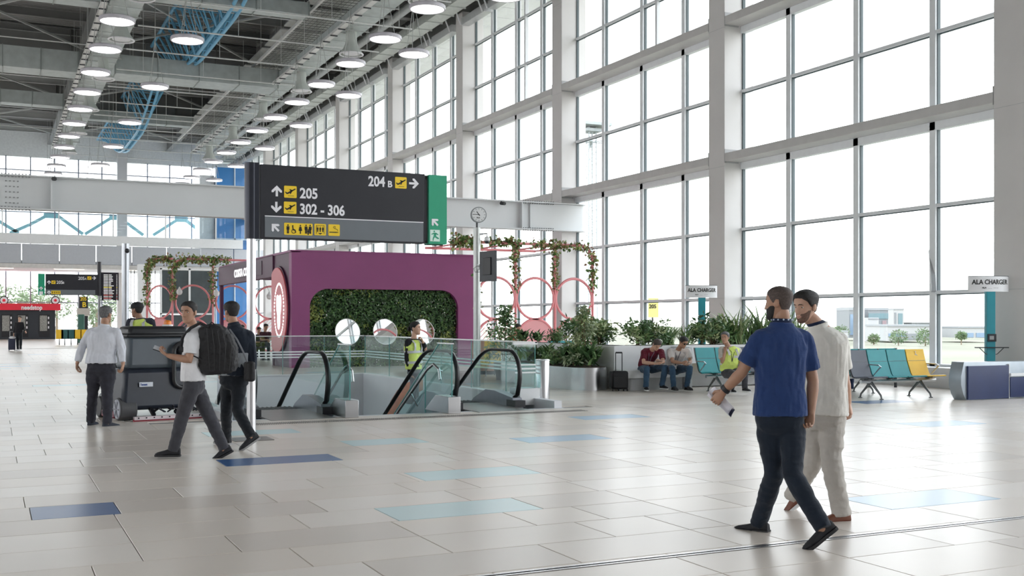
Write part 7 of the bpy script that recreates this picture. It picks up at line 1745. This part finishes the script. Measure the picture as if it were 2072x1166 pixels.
# watch, lanyard with pale dots, rolled papers
wl = J['wrL']; dl = (J['wrL'] - J['elL']).normalized()
def bracelet(parent, w, d, m, r=.034, wd=.02):
    mb = MB(); x = d.cross(ZA).normalized(); y = d.cross(x); mb.loft([[w + d * q + (x * math.cos(a) + y * math.sin(a)) * rr for a in [2 * math.pi * k / 20 for k in range(20)]] for q, rr in ((-wd / 2, r - .006), (-wd / 2, r), (wd / 2, r), (wd / 2, r - .006))]); return mb.build('watch', m, parent, smooth=40)
bracelet(blue, wl - dl * .025, dl, M_black, .038, .03)
mb = MB(); nb_ = J['neck'] + ZA * .024; rg = [nb_ + Vector((math.cos(a) * .071, math.sin(a) * .071, 0)) for a in [2 * math.pi * k / 24 for k in range(24)]]
for k in range(0, 24, 2): mb.sphere(rg[k], .0065, 8, 6)
mb.build('lanyard_dots', mat('dot_pale', (0.6, 0.7, 0.85), 0.5), blue, kind='stuff')
pw = V(1452, 806, 7.86)
t = thing('papers', 'rolled white papers held in the left hand of the man in the blue polo', 'papers', tuple(pw))
def sheet(m, px_list, fw, dz, nm):
    a, b, c, d_ = [V(p[0], p[1], fw + p[2]) for p in px_list]; mb = MB(); n = 8; vs_ = []; 
    for i in range(n + 1):
        u = i / n
        for j in range(n + 1):
            v = j / n; p = lerp(lerp(a, b, u), lerp(d_, c, u), v); p = p + cv(0, 1) * (dz * math.sin(math.pi * u) + .01 * math.sin(3 * v)); vs_.append(p)
    mb.add(vs_, [(i * (n + 1) + j, (i + 1) * (n + 1) + j, (i + 1) * (n + 1) + j + 1, i * (n + 1) + j + 1) for i in range(n) for j in range(n)]); o = mb.build(nm, m, t); s_ = o.modifiers.new('s', 'SOLIDIFY'); s_.thickness = .002; return o
M_paper = mat('paper_white', (0.78, 0.77, 0.83), 0.7, var=0)
sheet(M_paper, [(1432, 795, .02), (1446, 782, .0), (1486, 826, -.02), (1476, 843, .0)], 7.88, .03, 'sheet')
sheet(M_paper, [(1430, 800, .05), (1441, 786, .06), (1478, 836, .04), (1470, 834, .05)], 7.90, -.02, 'sheet')
sheet(mat('paper_navy', (0.02, 0.025, 0.06), 0.6), [(1474, 838, .0), (1484, 824, .0), (1487, 830, .0), (1479, 845, .0)], 7.87, .01, 'dark_sheet')

# ---------------- the man in the white shirt
C_offw = cloth('off_white_tee', (0.78, 0.76, 0.71)); C_linen = cloth('beige_linen', (0.52, 0.49, 0.45), var=0.08, bump=0.25, bs=30)
J = JJ(8.42, dict(head=(1630, 622), neck=(1655, 657), chest=(1668, 700), waist=(1668, 780), pelvis=(1666, 838), shL=(1633, 690, .12), shR=(1699, 692, -.04), elL=(1628, 762, .3), elR=(1708, 768, -.02), wrL=(1622, 810, .35), wrR=(1716, 815, .05), haR=(1725, 842, .04),
     hipL=(1650, 848, .06), hipR=(1684, 848, -.02), knL=(1648, 930, .15), knR=(1682, 935, -.05), anL=(1606, 1000, .42), anR=(1702, 1034, -.05)))
wm_ = person('bearded man in an off-white T-shirt and beige trousers looking back over his shoulder', J, cv(-.83, -.52, -.10), SK_l, HR_k, C_offw, C_linen, (mat('shoe_tan', (0.20, 0.07, 0.04), 0.5, var=0.1), M_solew),
    dict(vox=.009, hth=.016, beard=.0009, bmat=mat('stubble', (0.17, 0.10, 0.075), 0.8, var=0.35, scale=120), hem=.10, girth=.98, collar=C_navy, curl={'L': .4, 'R': .7}, pn={'R': cv(-.7, .3, 0)}, toe={'L': cv(-.85, .5), 'R': cv(-.95, -.15)}, pitch={'L': .75, 'R': .04}, legr=1.12, cuff=1.05, wr=.009))

# ---------------- the man with the backpack
C_white = cloth('white_polo', (0.76, 0.76, 0.78)); C_grey = cloth('charcoal_grey', (0.055, 0.055, 0.065), var=0.12)
J = JJ(12.2, dict(head=(382, 633), neck=(391, 662), chest=(396, 692), waist=(390, 735), pelvis=(391, 776), shL=(385, 686, -.14), shR=(400, 686, .16), elL=(384, 729, -.20), elR=(378, 728, .16), wrL=(341, 720, -.18), wrR=(345, 722, .10), haL=(322, 711, -.12), haR=(330, 715, .05),
     hipL=(389, 782, -.09), hipR=(394, 782, .09), knL=(369, 842, -.05), knR=(425, 846, .10), anL=(352, 906, -.02), anR=(452, 905, .02)))
bp = person('man in a white polo shirt with a black backpack, looking at the camera', J, cv(-.30, -.95, -.02), SK_t, HR_k, C_white, C_grey, (M_shoe, M_sole),
    dict(vox=.010, hth=.010, hem=.07, girth=.97, curl={'L': .55, 'R': .5}, pn={'L': ZA * 1.0 + cv(.2, .2), 'R': ZA}, toe={'L': cv(-1, -.05), 'R': cv(-.98, -.1)}, pitch={'L': 0.0, 'R': .5}, wr=.007, legr=1.03))
ph = V(322, 706, 12.05); t = thing('phone', 'dark smartphone held out by the man with the backpack', 'phone', tuple(ph))
mb = MB(); a = V(311, 703, 12.05); b = V(333, 711, 12.08); mb.bar(a, b, .080, .010, up=(.2, -.6, .8)); mb.build('body', M_black, t, bevel=.003)
mb = MB(); mb.bar(a + Vector((.0012, -.0036, .0048)) * 1.1, b + Vector((.0012, -.0036, .0048)) * 1.1, .072, .002, up=(.2, -.6, .8)); mb.build('screen', mat('phone_screen', (0.6, 0.62, 0.66), 0.1), t)
t = thing('backpack', 'large black backpack worn by the man in the white polo shirt', 'backpack', tuple(V(440, 700, 12.2)))
M_bag = mat('backpack_black', (0.016, 0.016, 0.018), 0.75, var=0.25, bump=0.5, bscale=30)
up_ = (V(425, 655, 12.2) - V(432, 755, 12.2)).normalized(); ri_ = cv(1, 0.05); ri_ = (ri_ - up_ * ri_.dot(up_)).normalized(); nn = ri_.cross(up_)
def bagring(px, py, a, b): return ell(V(px, py, 12.2), ri_, nn, a, b, b, 22, 3.2)
mb = MB(); mb.loft([bagring(441, 757, .13, .10), bagring(440, 750, .19, .14), bagring(440, 735, .205, .155), bagring(437, 705, .20, .155), bagring(434, 680, .18, .15), bagring(430, 664, .14, .13), bagring(427, 657, .08, .09)])
remesh('main_bag', mb, M_bag, t, .012, 3, wr=.010, wf=10, seed=5)
mb = MB(); mb.loft([ell(V(472, 750, 12.15), nn, up_, .10, .02, .02, 16, 3), ell(V(462, 720, 12.1), nn, up_, .13, .10, .10, 16, 3)])
mb2 = MB(); mb2.loft([bagring(466, 752, .05, .10), bagring(468, 738, .075, .13), bagring(466, 705, .075, .13), bagring(459, 676, .05, .10)]); remesh('front_pocket', mb2, M_bag, t, .012, 3, wr=.010, wf=14, seed=8)
for dfw in (-.13, .15):
    q = 12.2 + dfw
    strap(t, 'shoulder_strap', [V(422, 662, q), V(405, 654, q), V(386, 664, q), V(370, 682, q - .01), V(366, 700, q), V(372, 712, q)], .018, M_bag)
    strap(t, 'side_strap', [V(372, 712, q - .04), V(395, 722, q - .06), V(416, 733, q)], .008, M_bag)
mb = MB()
for k in range(5): mb.tube([V(418 + k * 11, 664 + k * 3, 12.04), V(421 + k * 12, 700, 12.02), V(424 + k * 10, 750, 12.05)], .003, n=5)
mb.build('seams', mat('bag_piping', (0.022, 0.022, 0.024), 0.6), t, kind='stuff')
mb = MB(); mb.tube([V(424, 659, 12.2), V(428, 652, 12.2), V(436, 658, 12.2)], .008, n=6); mb.build('grab_handle', M_bag, t)

# ---------------- the man in the two-tone jacket
C_jack = cloth('navy_jacket', (0.012, 0.018, 0.030)); C_blk = cloth('black_trousers', (0.010, 0.013, 0.018))
J = JJ(13.15, dict(head=(468, 632), neck=(473, 658), chest=(480, 690), waist=(476, 730), pelvis=(474, 768), shL=(452, 681, .02), shR=(503, 681, .0), elL=(448, 722, .1), elR=(510, 722, -.02), wrL=(446, 752, .05), wrR=(511, 752, -.02), haR=(508, 768, -.02),
     hipL=(463, 772, .02), hipR=(484, 772, .0), knL=(458, 830, .10), knR=(480, 830, -.08), anL=(458, 883, .28), anR=(507, 880, -.20)))
jk = person('man in a navy and grey jacket walking away beside the sign post', J, cv(-.72, .68), SK_t, HR_k, C_jack, C_blk, (M_shoe, mat('sole_grey', (0.3, 0.3, 0.3), 0.6)),
    dict(vox=.011, hth=.014, hem=.05, girth=1.0, sleeve='long', collar=C_jack, curl={'R': .6}, toe={'L': cv(-.8, .5), 'R': cv(-.75, -.45)}, pitch={'L': 0.0, 'R': .55}))
mb = MB(); X = (J['shR'] - J['shL']).normalized(); u = ZA; y = u.cross(X)
pel = J['pelvis'] + ZA * .05
mb.loft([ell(pel, X, y, .192, .134, .140, 24, 2.6), ell(J['waist'], X, y, .182, .132, .124, 24, 2.5), ell(lerp(J['waist'], J['chest'], .4), X, y, .184, .133, .130, 24, 2.5)])
remesh('jacket_panel', mb, cloth('grey_jacket', (0.24, 0.26, 0.28)), jk, .011, 2, wr=.006, wf=8, seed=4, stretch=(2, 2, .6), label='grey lower panel of the jacket')
t = thing('crossbody_bag', 'small black crossbody bag at the right hip of the man in the jacket', 'bag', tuple(V(506, 755, 13.0)))
mb = MB(); c_ = V(505, 752, 12.98); mb.box(tuple(c_), (.08, .16, .24), rz=.4); mb.build('pouch', M_bag, t, bevel=.03)
strap(t, 'strap', [V(503, 740, 12.97), V(492, 712, 12.98), V(480, 688, 12.99), V(466, 668, 13.06), V(462, 660, 13.15)], .011, mat('strap_grey', (0.16, 0.17, 0.19), 0.7))

# ---------------- grey-haired man
C_shirt = cloth('pale_shirt', (0.66, 0.68, 0.74)); C_jean = cloth('charcoal_jean', (0.030, 0.030, 0.040), var=0.2)
J = JJ(15.95, dict(head=(214, 637), neck=(212, 660), chest=(208, 690), waist=(205, 715), pelvis=(205, 745), shL=(184, 673, .02), shR=(236, 673, 0), elL=(166, 702, .02), elR=(246, 705, .0), wrL=(156, 736, -.02), wrR=(249, 737, -.04), haL=(155, 750, -.05), haR=(247, 752, -.08),
     hipL=(192, 752), hipR=(217, 752), knL=(187, 800, .03), knR=(217, 802, -.03), anL=(184, 850, .12), anR=(217, 853, -.05)))
person('grey-haired man in a pale long-sleeved shirt seen from behind beside the floor scrubber', J, cv(.25, .95), SK_t, HR_g, C_shirt, C_jean, (mat('trainer_navy', (0.02, 0.025, 0.04), 0.7), M_solew),
    dict(vox=.012, hth=.012, hem=.03, girth=1.15, sleeve='long', collar=C_shirt, curl={'L': .6, 'R': .7}, toe={'L': cv(.1, 1), 'R': cv(.45, .6)}, pn={'L': cv(1, 0), 'R': cv(-1, 0)}, wr=.009, legr=1.1))
# ---------------- scrubber driver
C_vest = mat('vest_yellow', (0.66, 0.80, 0.18), 0.7, var=0.08, scale=8, bump=0.3, bscale=20)
J = JJ(17.5, dict(head=(277, 628), neck=(282, 645), chest=(285, 662), waist=(288, 694), pelvis=(290, 726), shL=(265, 652), shR=(305, 652), elL=(256, 682, .12), elR=(312, 690, .12), wrL=(248, 708, .32), wrR=(300, 712, .4),
     hipL=(280, 734), hipR=(300, 734), knL=(274, 742, .42), knR=(304, 742, .42), anL=(272, 790, .55), anR=(304, 790, .55)))
person('scrubber driver in a black cap and yellow high-visibility vest', J, cv(-.92, .40), SK_d, HR_k, cloth('dark_tee', (0.03, 0.033, 0.05)), C_jean, (M_shoe, M_sole),
    dict(vox=.013, hem=.03, cap=mat('cap_black', (0.012, 0.012, 0.015), 0.8), vest=C_vest, hi=False, sleeve='short', curl={'L': .9, 'R': .9}))
# ---------------- woman on the escalator
J = JJ(22.2, dict(head=(841, 665), neck=(837, 686), chest=(836, 702), waist=(837, 727), pelvis=(837, 751), shL=(826, 692, -.10), shR=(846, 692, .12), elL=(824, 727, -.14), elR=(861, 708, .06), wrL=(832, 756, -.12), wrR=(856, 692, -.02), haR=(852, 680, -.04),
     hipL=(833, 748, -.05), hipR=(839, 748, .08), knL=(836, 778, -.05), knR=(842, 778, .08), anL=(832, 806, -.05), anR=(842, 808, .08)))
person('woman in a yellow high-visibility vest, hand to her mouth, on the right-hand escalator', J, cv(.93, -.30, .05), SK_l, HR_k, cloth('black_top', (0.012, 0.012, 0.016)), cloth('grey_trousers', (0.12, 0.13, 0.15)), (M_shoe, M_sole),
    dict(vox=.012, hem=.02, hstyle='bun', vest=C_vest, girth=1.02, sleeve='long', curl={'R': .8}, z0=-.2, scale=1.12, legr=.9, hi=True))
# ---------------- two men with phones on the bench
def seated(label, fw, px, jd, face, **k):
    pass
C_mar = cloth('maroon_tee', (0.13, 0.012, 0.028)); C_jb = cloth('blue_jeans', (0.035, 0.075, 0.13), var=0.2)
J = JJ(24.1, dict(head=(1329, 698, -.28), neck=(1319, 708, -.02), chest=(1315, 716, .03), waist=(1308, 732, .15), pelvis=(1306, 747, .22), shL=(1338, 712, -.05), shR=(1303, 713, -.02), elL=(1342, 733, -.28), elR=(1302, 734, -.22), wrL=(1338, 734, -.45), wrR=(1328, 736, -.45), haL=(1332, 730, -.5), haR=(1335, 732, -.5),
     hipL=(1315, 748, .15), hipR=(1298, 748, .18), knL=(1346, 744, -.40), knR=(1309, 746, -.42), anL=(1340, 778, -.35), anR=(1307, 781, -.40)))
ps_ = person('young man in a maroon T-shirt and jeans bent over his phone on the white bench', J, cv(.22, -.62, -.72), SK_l, HR_b, C_mar, C_jb, (M_shoe, M_solew),
    dict(vox=.012, hem=.04, girth=.95, hth=.012, curl={'L': .6, 'R': .6}, toe={'L': cv(.4, -.8), 'R': cv(.05, -1)}, hi=True))
lanyard(ps_, J, mat('lanyard_grey', (0.2, 0.2, 0.25), 0.7))
J = JJ(24.0, dict(head=(1383, 693, -.20), neck=(1372, 708, -.0), chest=(1370, 716, .03), waist=(1364, 732, .15), pelvis=(1362, 747, .22), shL=(1393, 711, -.03), shR=(1356, 711, .0), elL=(1397, 732, -.22), elR=(1361, 732, -.20), wrL=(1392, 737, -.42), wrR=(1380, 735, -.42), haL=(1390, 734, -.5), haR=(1388, 733, -.5),
     hipL=(1371, 748, .15), hipR=(1354, 748, .18), knL=(1396, 745, -.40), knR=(1360, 745, -.40), anL=(1390, 780, -.33), anR=(1363, 780, -.36)))
ps_ = person('man in a white T-shirt and sunglasses looking at his phone on the bench', J, cv(.45, -.72, -.52), SK_t, HR_k, cloth('white_tee', (0.70, 0.66, 0.64)), C_jb, (M_shoe, M_sole),
    dict(vox=.012, hem=.04, girth=.98, hth=.013, curl={'L': .6, 'R': .6}, toe={'L': cv(.35, -.8), 'R': cv(.2, -.9)}, glasses=True, hi=True))
lanyard(ps_, J, C_navy)
for (px, py, lb) in ((1335, 731, 'dark phone in the hands of the man in the maroon shirt'), (1391, 734, 'dark phone in the hands of the man with sunglasses')):
    c_ = V(px, py, 23.55); mb = MB(); mb.box(tuple(c_), (.07, .13, .01), rz=.5); tag(mb.build('phone', M_black, bevel=.003), lb, 'phone')
# ---------------- man in the yellow vest on the teal seats
J = JJ(22.9, dict(head=(1467, 684), neck=(1474, 702), chest=(1478, 713), waist=(1476, 735), pelvis=(1476, 753, .05), shL=(1494, 709, .04), shR=(1460, 708, -.02), elL=(1499, 736, -.05), elR=(1461, 733, -.15), wrL=(1500, 752, -.25), wrR=(1467, 712, -.14), haR=(1468, 698, -.12), haL=(1500, 757, -.3),
     hipL=(1483, 755, .0), hipR=(1468, 755, .0), knL=(1507, 753, -.38), knR=(1488, 756, -.42), anL=(1507, 783, -.42), anR=(1480, 785, -.30)))
ps_ = person('grey-haired man in a yellow vest resting his chin on his hand, teal seats', J, cv(-.50, -.85, 0), SK_t, HR_g, cloth('beige_tee', (0.55, 0.52, 0.46)), C_grey, (M_shoe, M_solew),
    dict(vox=.012, hem=.03, girth=1.0, vest=C_vest, hth=.013, curl={'L': .6, 'R': .8}, toe={'L': cv(.3, -.8), 'R': cv(.2, -.9)}, hi=True))
lanyard(ps_, J, C_navy, False, .8)
# ---------------- man in orange seen from behind
J = JJ(24.3, dict(head=(1706, 690), neck=(1711, 709), chest=(1713, 722), waist=(1713, 740), pelvis=(1712, 756), shL=(1697, 715), shR=(1729, 715), elL=(1694, 738, .1), elR=(1732, 738, .1), wrL=(1702, 750, .3), wrR=(1724, 750, .3), hipL=(1705, 758), hipR=(1720, 758), knL=(1700, 757, .4), knR=(1722, 757, .4), anL=(1700, 786, .4), anR=(1722, 786, .4)))
person('person in an orange-red T-shirt sitting with back turned behind the teal seats', J, cv(-.3, .9, -.2), SK_t, HR_k, cloth('orange_tee', (0.50, 0.06, 0.03)), C_navy, (M_shoe, M_sole), dict(vox=.014, hem=.03, hi=False))
# ---------------- distant walker
J = JJ(56, dict(head=(40, 645), neck=(39, 652), chest=(38.5, 657), waist=(38.5, 668), pelvis=(38.5, 676), shL=(45.5, 654.5), shR=(32.5, 654.5), elL=(48.5, 667), elR=(30, 666), wrL=(52, 671, -.2), wrR=(28, 675), hipL=(42, 678), hipR=(35.5, 678), knL=(42, 692, -.1), knR=(35.5, 692), anL=(41.5, 706, -.15), anR=(36, 706)))
person('distant walker in black clothes pulling a small suitcase toward the camera', J, cv(.1, -1), SK_l, HR_b, cloth('black_top', (0.012, 0.012, 0.016)), C_blk, (M_solew, M_solew), dict(vox=.02, hem=.05, hi=False, sleeve='long'))
# ---------------- cafe guests
for i, (px, py, fw, c_, lb) in enumerate(((538, 662, 43, cloth('dark_brown_tee', (0.06, 0.02, 0.03)), 'cafe guest in a dark maroon top leaning over a table inside the coffee kiosk'), (524, 668, 45, C_blk, 'cafe guest in black seated behind the sign post inside the coffee kiosk'),
        (1048, 664, 33.5, cloth('salmon_tee', (0.60, 0.20, 0.12)), 'person in a salmon top sitting behind the plants near the pink pergola'), (490, 664, 44, cloth('black_top', (0.012, 0.012, 0.016)), 'cafe guest in black seated at the left side of the coffee kiosk'))):
    s_ = F / fw; q = lambda dx, dz, d=0.0: (px + dx * s_, py - dz * s_, d)
    J = JJ(fw, dict(head=q(0, 0), neck=q(-.02, -.19), chest=q(-.03, -.32), waist=q(-.05, -.5), pelvis=q(-.06, -.66), shL=q(-.19, -.25), shR=q(.15, -.25, .05), elL=q(-.2, -.5, -.1), elR=q(.2, -.48, -.1), wrL=q(.02, -.5, -.25), wrR=q(.15, -.52, -.25), hipL=q(-.12, -.68), hipR=q(.0, -.68), knL=q(-.1, -.66, -.4), knR=q(.1, -.66, -.4), anL=q(-.1, -1.1, -.4), anR=q(.1, -1.1, -.4)))
    dz = J['anL'].z - .09
    for k_ in J: J[k_] = J[k_] - ZA * 0
    J['anL'].z = .09; J['anR'].z = .09
    person(lb, J, cv(.5, -.6, -.3), SK_t, HR_k, c_, C_blk, (M_shoe, M_sole), dict(vox=.018, hem=.03, hi=False))
    pz = J['pelvis']; mb = MB(); mb.lathe([(.17, 0), (.17, .02), (.03, .05), (.03, pz.z - .16), (.19, pz.z - .15), (.19, pz.z - .11), (.01, pz.z - .11)], (pz.x, pz.y, 0), 16); tag(mb.build('stool', M_dark), 'dark round stool under the ' + lb.split(' in ')[0] + ' in ' + ' '.join(lb.split(' in ')[1].split()[:4]), 'stool')
